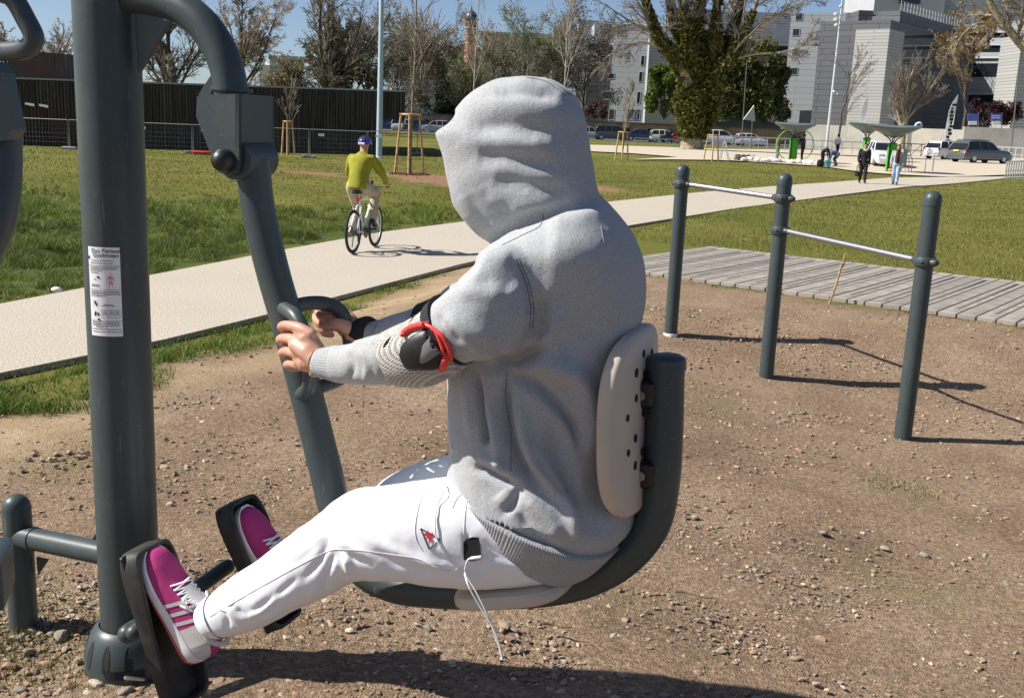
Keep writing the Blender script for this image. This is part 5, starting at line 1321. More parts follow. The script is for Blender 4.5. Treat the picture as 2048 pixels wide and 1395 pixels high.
STAND = {'pelvis': (0, 0, .53), 'waist': (.0, 0, .62), 'chest': (0, 0, .74), 'neck': (.0, 0, .84), 'head': (.005, 0, .97),
         'shL': (0, .105, .80), 'elL': (-.01, .135, .63), 'wrL': (.03, .135, .49), 'shR': (0, -.105, .80), 'elR': (-.01, -.135, .63), 'wrR': (.03, -.135, .49),
         'hipL': (0, .05, .50), 'knL': (.015, .055, .28), 'anL': (0, .055, .05), 'toeL': (.085, .065, .018), 'hipR': (0, -.05, .50), 'knR': (.015, -.055, .28), 'anR': (0, -.055, .05), 'toeR': (.085, -.065, .018)}
def pose(**kw): d = dict(STAND); d.update(kw); return d
WALK = pose(knL=(.075, .05, .29), anL=(.10, .05, .055), toeL=(.19, .055, .035), knR=(.01, -.05, .28), anR=(-.085, -.05, .07), toeR=(.0, -.055, .02), elL=(-.05, .13, .64), wrL=(-.02, .135, .50), elR=(.02, -.135, .63), wrR=(.08, -.13, .51))

# ---- cyclist and bicycle
Pr, Pf = onZ(706, 507, -.5), onZ(758, 490, -.5)
Pf = Pr + unit((Pf - Pr) * [1, 1, 0]) * .99
hd_ = math.atan2(Pf[1] - Pr[1], Pf[0] - Pr[0]); BS = .945
bike = empty('bicycle', Pr, 'white hardtail bicycle being ridden along the concrete path', 'bicycle')
RB = rotz(hd_)
BW = lambda p: Pr + RB @ (np.asarray(p, float) * BS)
M_TYRE = mat('tyre_rubber', (.018, .018, .018), .8); M_RIM = mat('alloy', (.55, .55, .57), .35, metal=.9); M_FRAME = mat('white_frame_paint', (.75, .76, .76), .3, coat=.3); M_GEAR = mat('dark_steel', (.05, .05, .055), .4, metal=.8)
def circle3(c, r, n=40):
    t = np.linspace(0, 2 * math.pi, n + 1); return np.array([BW((c[0] + r * math.cos(a), c[1], c[2] + r * math.sin(a))) for a in t])
WR = .335
for cx in (0, 1.05):
    w = empty('wheel', BW((cx, 0, WR)), parent=bike)
    MB().tube(circle3((cx, 0, WR), WR - .024), .0235 * BS, 10, cap=False).build('tyre', M_TYRE, w)
    MB().tube(circle3((cx, 0, WR), WR - .055), .009 * BS, 8, cap=False).build('rim', M_RIM, w)
    sp_ = MB()
    for k in range(28):
        a = k * 2 * math.pi / 28; a2 = a + (.35 if k % 2 else -.35)
        sp_.tube([BW((cx + .022 * math.cos(a2), .03 * (1 if k % 4 < 2 else -1), WR + .022 * math.sin(a2))), BW((cx + (WR - .06) * math.cos(a), 0, WR + (WR - .06) * math.sin(a)))], .0013, 4, cap=False)
    sp_o = sp_.build('spokes', M_RIM, w); sp_o['kind'] = 'stuff'
    MB().tube([BW((cx, -.05, WR)), BW((cx, .05, WR))], .02, 12).build('hub', M_GEAR, w)
    rf = BW((cx - .16, -.012, WR + .12)); MB().bbox(rf, (.035, .006, .07), R=RB, b=.002).build('reflector', mat('orange_reflector', (.9, .25, .02), .3) if cx == 0 else bpy.data.materials['orange_reflector'], w)
BBp, ST, HT, HB_ = (.43, 0, .29), (.27, 0, .80), (.80, 0, .84), (.83, 0, .70)
fr = MB()
for a, b, r in ((BBp, ST, .017), (ST, (.81, 0, .80), .018), (BBp, (.825, 0, .73), .022), ((.79, 0, .88), (.835, 0, .68), .021)): fr.tube([BW(a), BW(b)], r, 12)
for s in (-1, 1):
    fr.tube([BW((.285, 0, .74)), BW((.26, .035 * s, .70)), BW((0, .062 * s, WR))], .009, 8); fr.tube([BW(BBp), BW((.36, .045 * s, .30)), BW((0, .062 * s, WR))], .010, 8)
fr.build('frame', M_FRAME, bike)
fk = MB()
for s in (-1, 1): fk.tube([BW((.84, 0, .68)), BW((.85, .055 * s, .67)), BW((1.05, .055 * s, WR))], .014, 10)
fk.build('fork', M_FRAME, bike)
MB().tube([BW((.265, 0, .80)), BW((.245, 0, .90))], .014, 10).build('seat_post', M_RIM, bike)
MB().rings([[BW((x, w_ * math.cos(t), .915 + .022 * math.sin(t))) for t in np.arange(10) * .6283] for x, w_ in ((.09, .03), (.11, .075), (.18, .075), (.27, .035), (.37, .018), (.385, .008))]).build('saddle', M_BLACK, bike)
MB().tube(spline([BW((.76, -.29, .985)), BW((.80, -.20, .995)), BW((.80, -.06, .965)), BW((.80, .06, .965)), BW((.80, .20, .995)), BW((.76, .29, .985))], 4), .011, 10).build('handlebar', M_GEAR, bike)
MB().tube([BW((.785, 0, .88)), BW((.80, 0, .965))], .015, 10).build('stem', M_GEAR, bike)
MB().tube([BW((.79, 0.0, .985)), BW((.83, 0.0, 1.04))], .03, 12, dome=True).build('bag', M_BLACK, bike)
MB().tube([BW((.43, -.05, .29)), BW((.43, -.062, .29))], .085, 20).build('chainring', M_GEAR, bike)
MB().tube([BW((.0, -.05, WR)), BW((0, -.06, WR))], .05, 16).build('cassette', M_GEAR, bike)
MB().tube([BW((-.0, -.075, WR - .03)), BW((.02, -.08, WR - .11)), BW((.035, -.08, WR - .19))], .018, 8).build('derailleur', M_GEAR, bike)
for s, fx_ in ((-1, (.59, .33)), (1, (.27, .25))):
    MB().tube([BW((.43, .06 * s, .29)), BW((fx_[0], .085 * s, fx_[1]))], .012, 8).build('crank', M_GEAR, bike)
    MB().bbox(BW((fx_[0], .135 * s, fx_[1])), (.09, .085, .022), R=RB, b=.005).build('pedal', M_BLACK, bike)
MB().bbox(BW((.19, 0, .80)), (.025, .05, .05), R=RB, b=.006).build('tail_light', mat('red_lens', (.5, .02, .02), .3), bike)
MB().tube([BW((.16, .05, .28)), BW((.30, .12, .06))], .008, 8).build('kickstand', M_GEAR, bike)
q = 1 / 1.72
RIDE = {kk: tuple(np.array(v) * q) for kk, v in {'pelvis': (.22, 0, 1.03), 'waist': (.25, 0, 1.18), 'chest': (.34, 0, 1.36), 'neck': (.44, 0, 1.51), 'head': (.50, 0, 1.715), 'shL': (.38, .165, 1.41), 'elL': (.50, .25, 1.22), 'wrL': (.73, .275, 1.05), 'shR': (.38, -.165, 1.41), 'elR': (.52, -.26, 1.22), 'wrR': (.72, -.275, 1.05),
        'hipL': (.24, .09, .97), 'knL': (.50, .11, .64), 'anL': (.23, .12, .34), 'toeL': (.36, .13, .275), 'hipR': (.25, -.09, .97), 'knR': (.66, -.12, .90), 'anR': (.54, -.13, .44), 'toeR': (.68, -.135, .375)}.items()}
cyc = fig('cyclist in a lime green jacket, beige trousers and blue helmet riding away', Pr, hd_, 1.72 * BS, RIDE, cloth('lime_jacket', (.27, .26, .012)), cloth('beige_trousers', (.42, .35, .26)), sub=2, helmet=True)
hcv = BW((.49, 0, 1.65))
M_HELM = mat('blue_helmet', (.03, .035, .33), .25, coat=.5)
hm = MB(); n0 = len(hm.V); hm.ball((0, 0, 0), 1, 24, 14); S = hm.V[n0].copy(); S[:, 2] = np.maximum(S[:, 2], -.12)
hm.V[n0] = hcv + (S * [.145, .105, .115]) @ RB.T * BS
hel = hm.build('helmet', M_HELM, cyc)
for y in (-.06, -.03, 0, .03, .06):
    P = [hcv + RB @ (np.array([.146 * math.cos(a) * math.sqrt(1 - (y / .105) ** 2), y, .117 * math.sin(a) * math.sqrt(1 - (y / .105) ** 2)])) * BS for a in np.linspace(.7, 2.75, 12)]
    MB().tube(P, .008, 6, flat=.5).build('vent', M_INK, hel)
MB().tube([hcv + RB @ np.array([-.145, y, -.005]) for y in np.linspace(-.045, .045, 6)], .016, 8).build('rim', mat('white_helmet_trim', (.7, .7, .75), .3), hel)

# ---- people further off
def at_(u, v):
    p = G(u, v); return p + np.array([0, 0, .05 if sdist(p[0], p[1]) < 0 else 0])
def hgt(u, v, px): p = at_(u, v); return px * float(-(p - CAM) @ RN[:, 2]) / F
TOCAM = lambda p: math.atan2(-p[1], -p[0])
M_DENIM = cloth('pale_denim', (.30, .40, .52)); M_BLK = cloth('black_cloth', (.012, .012, .014)); M_BLKT = cloth('black_trousers', (.014, .013, .014)); M_CARD = cloth('grey_cardigan', (.36, .38, .38))
p = at_(1723, 369); h1 = hgt(1723, 369, 80)
w1 = fig('woman in a long black coat and black trousers walking on the path', p, TOCAM(p) + .15, h1, WALK, M_BLK, M_BLKT, coat=True, group=None, sub=2)
sc = p + np.array([0, -.1, .82 * h1]); MB().tube([sc + np.array([-.07, 0, 0]), sc + np.array([0, -.05, -.02]), sc + np.array([.07, 0, 0])], .045, 10, dome=True).build('scarf', cloth('grey_scarf', (.40, .38, .35)), w1)
hb_ = p + np.array([-.27, -.05, .40]); bag = MB().bbox(hb_, (.12, .26, .24), b=.03); bag.tube(spline([hb_ + [0, -.09, .11], hb_ + [0, -.05, .36], hb_ + [0, .05, .36], hb_ + [0, .09, .11]], 5), .012, 8)
tag(bag.build('handbag', M_BLACK), 'black handbag carried by the woman in the long black coat', 'handbag')
p = at_(1789, 372); h2 = hgt(1789, 372, 80)
w2 = fig('woman in pale jeans, dark top and grey cardigan walking on the path', p, TOCAM(p) - .1, h2, pose(knL=(.045, .045, .29), anL=(.05, .045, .055), toeL=(.13, .05, .025), anR=(-.04, -.045, .055), toeR=(.05, -.05, .02), elL=(-.02, .15, .64)), M_CARD, M_DENIM, hair=mat('auburn_hair', (.16, .045, .015), .5), longhair=True, sub=2, shoes=cloth('dark_boots', (.03, .03, .05)))
R = rotz(TOCAM(p) - .1); c = p + R @ np.array([.055, 0, .69]) * h2
MB().tube([c + [0, 0, .14 * h2], c, c - [0, 0, .11 * h2]], [.045 * h2, .055 * h2, .056 * h2], 12, dome=True).build('top', cloth('maroon_top', (.05, .012, .02)), w2)
def far_person(u, v, px, label, top, bot, J=STAND, turn=0.0, group=None, **k):
    p = at_(u, v); return fig(label, p, TOCAM(p) + turn, hgt(u, v, px), J, top, bot, group, sub=1, **k)
M_OLIVE = cloth('olive_jacket', (.09, .085, .04)); M_NAVY = cloth('navy_jacket', (.02, .022, .04)); M_WHITEC = cloth('white_shirt', (.62, .60, .60)); M_JEANS = cloth('blue_jeans', (.06, .09, .17)); M_GREYT = cloth('grey_trousers', (.14, .14, .13))
reach = pose(elR=(.10, -.12, .78), wrR=(.19, -.12, .90), elL=(.10, .12, .72), wrL=(.20, .10, .78))
far_person(1553, 323, 50, 'person in an olive jacket reaching towards the green hoop', M_OLIVE, M_GREYT, reach, 1.9)
far_person(1603, 326, 56, 'person in dark navy clothes stretching an arm up to the hoop', M_NAVY, M_BLKT, reach, -1.6)
bent = pose(chest=(.15, 0, .66), waist=(.03, 0, .60), neck=(.24, 0, .69), head=(.33, 0, .68), shL=(.19, .10, .68), shR=(.19, -.10, .68), elL=(.22, .11, .52), elR=(.22, -.11, .52), wrL=(.26, .10, .36), wrR=(.26, -.10, .36))
far_person(1643, 334, 50, 'person in black bending over beside the floodlight pole', M_BLK, M_BLKT, bent, 1.2)
squat = {'pelvis': (-.05, 0, .40), 'waist': (.02, 0, .45), 'chest': (.13, 0, .46), 'neck': (.22, 0, .42), 'head': (.32, 0, .36), 'shL': (.17, .1, .44), 'elL': (.2, .12, .28), 'wrL': (.25, .1, .14), 'shR': (.17, -.1, .44), 'elR': (.2, -.12, .28), 'wrR': (.25, -.1, .14),
         'hipL': (-.05, .05, .38), 'knL': (.05, .06, .24), 'anL': (-.03, .06, .05), 'toeL': (.05, .065, .02), 'hipR': (-.05, -.05, .38), 'knR': (.05, -.06, .24), 'anR': (-.03, -.06, .05), 'toeR': (.05, -.065, .02)}
far_person(1670, 334, 58, 'person in blue jeans stooping low over the ground', M_JEANS, M_JEANS, squat, -1.4)
far_person(1673, 312, 42, 'person in a white shirt and black trousers walking behind the floodlight pole', M_WHITEC, M_BLKT, WALK, 2.4)
for u, lab in ((1961, 'person with dark hair and a reddish top seen over the grey estate car'), (1973, 'person in a dark top seen over the roof of the grey estate car')):
    p = onY(u, 291, 112); p[2] = 0; fig(lab, p, -1.7, 1.5 + (u - 1961) * .01, STAND, cloth('maroon_jacket', (.09, .03, .03)) if u < 1970 else M_NAVY, M_BLKT, 'people by the ramp railing', sub=1)
# ------------------------------------------------------------------ trees
def tube_batch(P, R, seg=3):
    """many tubes with the same number of points: P (n,k,3), R (n,k)"""
    n, k = P.shape[:2]; T = np.gradient(P, axis=1); T /= np.linalg.norm(T, axis=2, keepdims=True) + 1e-9
    ref = np.where(np.abs(T[:, :1, 2:3]) < .9, np.array([0, 0, 1.0]), np.array([1.0, 0, 0])); ref = np.broadcast_to(ref, T.shape)
    A = np.cross(T, ref); A /= np.linalg.norm(A, axis=2, keepdims=True) + 1e-9; B = np.cross(T, A)
    th = np.arange(seg) * 2 * math.pi / seg
    V = P[:, :, None, :] + R[:, :, None, None] * (np.cos(th)[None, None, :, None] * A[:, :, None, :] + np.sin(th)[None, None, :, None] * B[:, :, None, :])
    i = np.arange(n * k * seg).reshape(n, k, seg); j = np.roll(i, -1, axis=2)
    Fq = np.stack([i[:, :-1], j[:, :-1], j[:, 1:], i[:, 1:]], -1).reshape(-1, 4)
    return V.reshape(-1, 3), Fq
def join_batches(bs):
    Vs, Fs, o = [], [], 0
    for V, Fq in bs: Vs.append(V); Fs.append(Fq + o); o += len(V)
    return np.vstack(Vs), np.vstack(Fs)
def child_paths(r, P, R, count, length, ang, lo, hi, k, wander, up, rratio, minr):
    n, kk = P.shape[:2]; m = n * count
    par = np.repeat(np.arange(n), count); t = r.uniform(lo, hi, m) * (kk - 1); i = np.minimum(t.astype(int), kk - 2); f = (t - i)[:, None]
    s = P[par, i] * (1 - f) + P[par, i + 1] * f; d = P[par, i + 1] - P[par, i]; plen = np.linalg.norm(P[:, 1:] - P[:, :-1], axis=2).sum(1)[par]
    d /= np.linalg.norm(d, axis=1, keepdims=True) + 1e-9
    q = r.normal(0, 1, (m, 3)); q -= d * (q * d).sum(1, keepdims=True); q /= np.linalg.norm(q, axis=1, keepdims=True) + 1e-9
    a = (ang + r.normal(0, .22, m))[:, None] if np.isscalar(ang) else r.uniform(ang[0], ang[1], m)[:, None]
    d = d * np.cos(a) + q * np.sin(a)
    L = plen * length * r.uniform(.6, 1.2, m) * (1.15 - .5 * t / (kk - 1))
    st = (L / (k - 1))[:, None]; out = [s]; cur = d
    for _ in range(k - 1):
        cur = cur + r.normal(0, wander, (m, 3)); cur[:, 2] += up; cur /= np.linalg.norm(cur, axis=1, keepdims=True) + 1e-9
        out.append(out[-1] + cur * st)
    r0 = (R[par, i] * (1 - f[:, 0]) + R[par, i + 1] * f[:, 0]) * rratio
    RR = np.maximum(r0[:, None] * np.linspace(1, .4, k)[None], minr)
    return np.stack(out, 1), RR
def bark(name, c, var=.35): return mat(name, c, .9, var=var, scale=6, bump=.6, bscale=18, bdist=.03)
M_BARK = bark('dark_bark', (.085, .07, .056)); M_TWIGS = mat('brown_twigs', (.205, .175, .145), .9, var=.3, scale=2); M_TWIGL = mat('pale_twigs', (.32, .265, .20), .9, var=.3, scale=2); M_PLANE = bark('plane_bark', (.30, .26, .17), .45)
def leaf_mat(name):
    m, N, L, b = new_mat(name); b.inputs['Roughness'].default_value = .6; b.inputs['Specular IOR Level'].default_value = .25
    a = N.new('ShaderNodeAttribute'); a.attribute_name = 'Col'; L.new(a.outputs['Color'], b.inputs['Base Color'])
    t = N.new('ShaderNodeBsdfTranslucent'); L.new(a.outputs['Color'], t.inputs[0])
    x = N.new('ShaderNodeMixShader'); x.inputs[0].default_value = .25
    L.new(b.outputs[0], x.inputs[1]); L.new(t.outputs[0], x.inputs[2]); L.new(x.outputs[0], N['Material Output'].inputs[0]); return m
M_LEAF = leaf_mat('leaves')
def leaves_mesh(r, C, size, cols, name='leaves'):
    n = len(C); s = size * r.uniform(.6, 1.4, n)[:, None]
    a = r.normal(0, 1, (n, 3)); a /= np.linalg.norm(a, axis=1, keepdims=True); b = r.normal(0, 1, (n, 3)); b -= a * (a * b).sum(1, keepdims=True); b /= np.linalg.norm(b, axis=1, keepdims=True)
    V = np.stack([C - a * s, C + b * s * .6, C + a * s, C - b * s * .6], 1).reshape(-1, 3)
    pal = np.array(cols); c = pal[r.integers(len(pal), size=n)] * r.uniform(.6, 1.25, (n, 1))
    return np_mesh(name, V, np.arange(4 * n).reshape(-1, 4), cols=np.repeat(c, 4, 0))
def tree(name, label, base, height, seed, levels, trunk_r, cat='tree', group=None, lean=(0, 0), trunk_frac=1.0, barkm=None, twigm=None, minr=.012, leaf=None, trunk_seg=10, wob=.02):
    r = np.random.default_rng(seed); root = empty(name, base, label, cat, group); base = np.asarray(base, float)
    k = 9; t = np.linspace(0, 1, k)
    P = base + np.stack([lean[0] * height * t ** 1.3 + r.normal(0, wob * height, k) * t, lean[1] * height * t + r.normal(0, wob * height, k) * t, height * trunk_frac * t], -1)
    R = trunk_r * np.linspace(1, .45, k); R[0] *= 1.35
    P, R = P[None], R[None]; thick, thin = [tube_batch(P, R, trunk_seg)], []
    allP = [(P, R)]
    for li, lv in enumerate(levels):
        P, R = child_paths(r, P, R, lv['n'], lv['len'], lv['ang'], lv.get('lo', .3), lv.get('hi', 1), lv.get('k', 5), lv.get('w', .12), lv.get('up', .05), lv.get('rr', .6), minr)
        (thick if li == 0 else thin).append(tube_batch(P, R, 6 if li == 0 else 3 if li > 1 else 4)); allP.append((P, R))
    V, Fq = join_batches(thick); tr = link_mesh('trunk', np_mesh('trunk', V, Fq), barkm or M_BARK, root)
    cr = None
    if thin:
        V, Fq = join_batches(thin); cr = link_mesh('crown', np_mesh('crown', V, Fq), twigm or M_TWIGS, root)
    if leaf:
        P, R = allP[leaf.get('level', -1)]; n = leaf['n']; i = r.integers(len(P), size=n); tt = r.uniform(leaf.get('lo', .2), leaf.get('hi', 1), n) * (P.shape[1] - 1); j = np.minimum(tt.astype(int), P.shape[1] - 2); f = (tt - j)[:, None]
        C = P[i, j] * (1 - f) + P[i, j + 1] * f + r.normal(0, leaf.get('spread', .15), (n, 3))
        lo_ = link_mesh('leaves', leaves_mesh(r, C, leaf['size'], leaf['cols']), M_LEAF, root, smooth=False); lo_['kind'] = 'stuff'
    return root, allP
BARE = lambda n1=9, n2=9, n3=9, n4=6: [dict(n=n1, len=.75, ang=(.35, .8), lo=.22, hi=.95, k=8, w=.07, up=.05, rr=.62), dict(n=n2, len=.45, ang=(.4, .9), lo=.2, k=6, w=.11, up=.02, rr=.55), dict(n=n3, len=.42, ang=(.4, .9), lo=.15, k=5, w=.12, up=.02, rr=.55), dict(n=n4, len=.42, ang=(.35, .9), lo=.1, k=4, w=.14, up=.02, rr=.6)]
def gb(u, v, Y, z=0.0): p = onY(u, v, Y); p[2] = z if z is not None else float(gz(p[0], p[1])); return p
zoff = lambda u, v, Y: onY(u, v, Y)[2]
# big bare trees behind the timber hall
tree('bare_tree', 'biggest bare spreading tree, ivy round its trunk, behind the timber hall', gb(655, 250, 92), 11.5, 3, [dict(n=11, len=.95, ang=(.25, .85), lo=.18, hi=.8, k=9, w=.06, up=.05, rr=.6)] + BARE(1, 9, 9, 7)[1:], .42, trunk_frac=.75, minr=.015,
     leaf=dict(level=1, n=1500, size=.14, spread=.32, lo=0, hi=.38, cols=[(.035, .045, .02), (.05, .06, .025), (.07, .065, .03)]))
tree('bare_tree', 'bare many branched tree showing between the post and the bent tube', gb(345, 250, 88), 10.5, 5, BARE(15, 11, 10, 6), .30, trunk_frac=.8, minr=.016)
tree('bare_tree', 'bare tree with pale fine twigs over the hall roof beside the bent tube', gb(478, 250, 98), 10.5, 6, BARE(14, 11, 10, 6), .28, trunk_frac=.85, minr=.016, twigm=M_TWIGL)
tree('bare_tree', 'low bare tree over the raised end of the timber hall', gb(120, 260, 96), 7.6, 8, BARE(12, 10, 9, 5), .22, trunk_frac=.8, minr=.016, twigm=M_TWIGL)
tree('bare_tree', 'bare tree with tangled twigs behind the grip of the second station', gb(20, 260, 92), 7.0, 9, BARE(12, 10, 9, 5), .22, trunk_frac=.8, minr=.016, twigm=M_TWIGL)
tree('bare_tree', 'bare brown tree standing beside the pale blue lamp post', gb(735, 250, 104), 11.0, 10, BARE(9, 8, 8, 5), .26, trunk_frac=.85, minr=.017)
# olive and brown scrub between the hall and the office building
OLV = [(.19, .17, .07), (.23, .19, .08), (.18, .14, .07), (.25, .18, .10)]; GRN = [(.17, .24, .035), (.22, .29, .05), (.13, .18, .035)]; DKG = [(.03, .045, .018), (.05, .065, .022), (.075, .085, .03)]
for k, (u, top, Y, cols, lab, tw) in enumerate(((585, 155, 112, OLV, 'brown olive thicket behind the roof of the timber hall', M_TWIGS), (692, 108, 106, DKG, 'dark evergreen bush at the foot of the biggest bare tree', M_TWIGS), (792, 102, 138, OLV, 'brown twiggy shrub tree at the end of the timber hall', M_TWIGS), (838, 96, 146, OLV, 'olive brown shrub tree behind the staked sapling', M_TWIGL), (895, 92, 150, OLV, 'olive shrub tree under the domed tower', M_TWIGS), (930, 150, 140, GRN, 'fresh green bush beside the hood of the seated person', M_TWIGS), (985, 118, 152, OLV, 'brown shrub tree between two white stemmed saplings', M_TWIGL), (1045, 92, 150, GRN, 'green budding tree above the hood', M_TWIGS), (1110, 88, 154, OLV, 'olive brown tree below the white roofs', M_TWIGS), (1165, 100, 156, [(.09, .055, .04), (.12, .07, .05), (.08, .07, .03)], 'reddish brown tree at the corner of the office building', M_TWIGS), (880, 190, 143, DKG, 'dark evergreen bush low behind the parked cars', M_TWIGS))):
    b = gb(u, 250, Y, .5); hh = zoff(u, top, Y) - .5
    tree('shrub_tree', lab, b, hh, 20 + k, [dict(n=18, len=.8, ang=(.2, .9), lo=.05, hi=.9, k=6, w=.1, up=.05, rr=.5), dict(n=11, len=.45, ang=(.4, 1.0), lo=.15, k=5, w=.14, up=.02, rr=.55), dict(n=9, len=.5, ang=(.4, 1.0), lo=.1, k=4, w=.15, up=.02, rr=.6)], .16, 'shrub', 'scrub between the hall and the offices', minr=.022, twigm=tw,
         leaf=dict(n=3400 if cols is not DKG else 4500, size=.13 if cols is not DKG else .22, spread=.28, cols=cols))
# thin pale saplings reaching above the scrub
for u, top, Y, lab in ((952, -40, 96, 'tall white stemmed sapling rising in front of the domed tower'), (1131, -60, 98, 'tall slender pale sapling rising behind the hood')):
    b = gb(u - 8, 250, Y); hh = zoff(u, top, Y); tree('sapling', lab, b, hh, int(u), [dict(n=13, len=.34, ang=(.3, .6), lo=.3, hi=.98, k=5, w=.06, up=.12, rr=.45), dict(n=5, len=.4, ang=(.3, .7), k=4, w=.1, up=.05, rr=.5)], .085, 'tree', twigm=M_TWIGL, barkm=bark('pale_sapling_bark', (.42, .37, .30)) if u < 1000 else bpy.data.materials['pale_sapling_bark'], minr=.016, wob=.006, lean=(.02, 0))
# ---- great ivy clad plane tree
def ivy_tree():
    r = np.random.default_rng(77); Y = 83.0; S = lambda u, v, dy=0: onY(u, v, Y + dy)
    b = G(1384, 300); root = empty('ivy_tree', b, 'huge pollarded plane tree with its trunk and limbs wrapped in ivy', 'tree')
    limbs = [[(1384, 303, 0), (1385, 260, 0), (1392, 215, 0), (1398, 180, 0)], [(1396, 200, 0), (1360, 130, -.5), (1325, 85, -1), (1303, 40, -1.2), (1285, -20, -1.5), (1270, -70, -1.5)], [(1398, 190, 0), (1380, 110, .6), (1352, 60, .8), (1340, 0, 1), (1325, -70, 1)],
             [(1398, 185, 0), (1385, 100, -.5), (1372, 40, -.6), (1365, -20, -.8), (1360, -90, -.8)], [(1398, 185, 0), (1405, 100, .4), (1400, 40, .6), (1404, -20, .6), (1410, -90, .5)], [(1400, 185, 0), (1425, 110, -.4), (1432, 50, -.5), (1438, -10, -.6), (1445, -90, -.5)],
             [(1402, 190, 0), (1445, 120, .8), (1462, 70, 1), (1480, 10, 1.2), (1500, -70, 1.4)], [(1402, 195, 0), (1440, 140, -.8), (1475, 95, -1.1), (1500, 40, -1.4), (1530, -40, -1.5)], [(1440, 130, -.8), (1500, 110, -1.5), (1560, 105, -2.2), (1610, 90, -2.6)], [(1345, 110, -.8), (1290, 85, -1.5), (1240, 100, -2), (1205, 120, -2.2)], [(1330, 90, -.8), (1280, 50, -1.2), (1225, 55, -1.6)], [(1475, 90, -1.1), (1540, 40, -1.4), (1590, 10, -1.5), (1640, -10, -1.6)]]
    rad = [(.95, .62)] + [(.36, .12)] * 7 + [(.11, .03)] * 4
    paths = []; mb_ = MB()
    for l, (r0, r1) in zip(limbs, rad):
        P = spline([S(*q) for q in l], 4); R = np.linspace(r0, r1, len(P)); mb_.tube(P, R, 12); paths.append((P, R))
    mb_.build('trunk', M_PLANE, root, angle=False, fix=False)
    thin = []; base = []
    for P, R in paths[1:]:
        kk = 9; idx = np.linspace(0, len(P) - 1, kk).astype(int); base.append((P[idx][None], R[idx][None]))
    Pb, Rb = np.vstack([x[0] for x in base]), np.vstack([x[1] for x in base])
    P1, R1 = child_paths(r, Pb, Rb, 9, .42, (.35, .9), .3, 1, 7, .1, .03, .4, .02); P2, R2 = child_paths(r, P1, R1, 9, .45, (.35, .9), .15, 1, 5, .14, 0, .5, .017); P3, R3 = child_paths(r, P2, R2, 7, .5, (.35, .9), .1, 1, 4, .16, -.02, .6, .014)
    V, Fq = join_batches([tube_batch(P1, R1, 4), tube_batch(P2, R2, 3), tube_batch(P3, R3, 3)]); link_mesh('crown', np_mesh('crown', V, Fq), M_TWIGS, root)
    # ivy: leaf clumps hugging trunk and limbs, bulging low down
    C = []
    for li, (P, R) in enumerate(paths[:8]):
        n = 16000 if li == 0 else 4000
        t = r.random(n) ** (1.0 if li == 0 else 1.3) * (len(P) - 1) * (1 if li == 0 else .8); i = np.minimum(t.astype(int), len(P) - 2); f = (t - i)[:, None]
        c = P[i] * (1 - f) + P[i + 1] * f; rr_ = R[i] * (1 - f[:, 0]) + R[i + 1] * f[:, 0]
        d = r.normal(0, 1, (n, 3)); d /= np.linalg.norm(d, axis=1, keepdims=True)
        frac = t / (len(P) - 1)
        bul = (.18 + .80 * sstep(frac, .15, .7) if li == 0 else (.62 * (1 - frac) ** 1.8 + .08))
        lump = .55 + .9 * vnoise(c[:, 2] * 1.1 + d[:, 0] * 2.2, d[:, 1] * 2.2 + li * 7.0, 5)
        C.append(c + d * (rr_ + bul * lump * r.random(n) ** .4)[:, None] * [1, 1, .9])
    C = np.vstack(C); C = C[(C[:, 2] > .9) & (vnoise(C[:, 0] * 1.4 + C[:, 1], C[:, 2] * 1.4, 6) > .22)]
    o = link_mesh('ivy', leaves_mesh(r, C, .15, [(.13, .14, .025), (.18, .17, .03), (.09, .10, .022), (.22, .18, .04), (.06, .07, .018)]), M_LEAF, root, smooth=False); o['kind'] = 'stuff'
ivy_tree()
def bush(label, u, v, Y, w, h, cols, seed, n=5000, size=.2, name='bush', z=None, group=None):
    r = np.random.default_rng(seed); b = gb(u, v, Y, z if z is not None else zoff(u, v, Y)); root = empty(name, b, label, 'bush', group)
    K = max(6, int(w * h * 1.2)); cen = np.stack([r.uniform(-.42, .42, K) * w, r.uniform(-.35, .35, K) * w * .8, r.uniform(.15, .85, K) * h], -1); cr = r.uniform(.14, .30, K) * min(w, h) * (1.1 - .4 * cen[:, 2] / h)
    i = r.integers(K, size=n); d = r.normal(0, 1, (n, 3)); d /= np.linalg.norm(d, axis=1, keepdims=True); C = cen[i] + d * (cr[i] * r.random(n) ** .35)[:, None]; C[:, 2] = np.maximum(C[:, 2], .02)
    st_ = MB()
    for q in cen[:14]: st_.tube([b, b + q * [.4, .4, .6], b + q], [.07, .05, .02], 5)
    st_.build('stem', M_BARK, root)
    o = link_mesh('leaves', leaves_mesh(r, C + b, size, cols), M_LEAF, root, smooth=False); o['kind'] = 'stuff'; return root
bush('bright green leafy tree beside the ivy covered trunk', 1328, 238, 100, 3.4, 5.6, [(.13, .18, .03), (.17, .21, .04), (.09, .13, .03)], 31, 6500, .17)
bush('dark green tall evergreen behind the ivy clad plane tree', 1470, 243, 135, 8.0, 11.0, [(.06, .08, .02), (.10, .115, .028), (.14, .14, .035)], 32, 15000, .24)
bush('rounded dark evergreen beside the grey office block', 1530, 243, 138, 5.0, 9.5, [(.06, .08, .024), (.09, .105, .03), (.12, .12, .04)], 33, 9000, .22)
bush('low green shrub on the retaining wall by the dark entrance', 1545, 245, 142, 4.5, 2.4, [(.05, .07, .02), (.07, .09, .03)], 34, 2500, .16)
bush('pink blossoming shrub on the wall by the office entrance', 1190, 238, 146, 3.2, 2.6, [(.17, .075, .08), (.21, .10, .10), (.10, .08, .05)], 35, 2500, .14)
bush('dull pink blossoming shrub beside the grey office block', 1553, 222, 150, 2.8, 2.6, [(.20, .10, .10), (.14, .08, .07)], 36, 1800, .14)
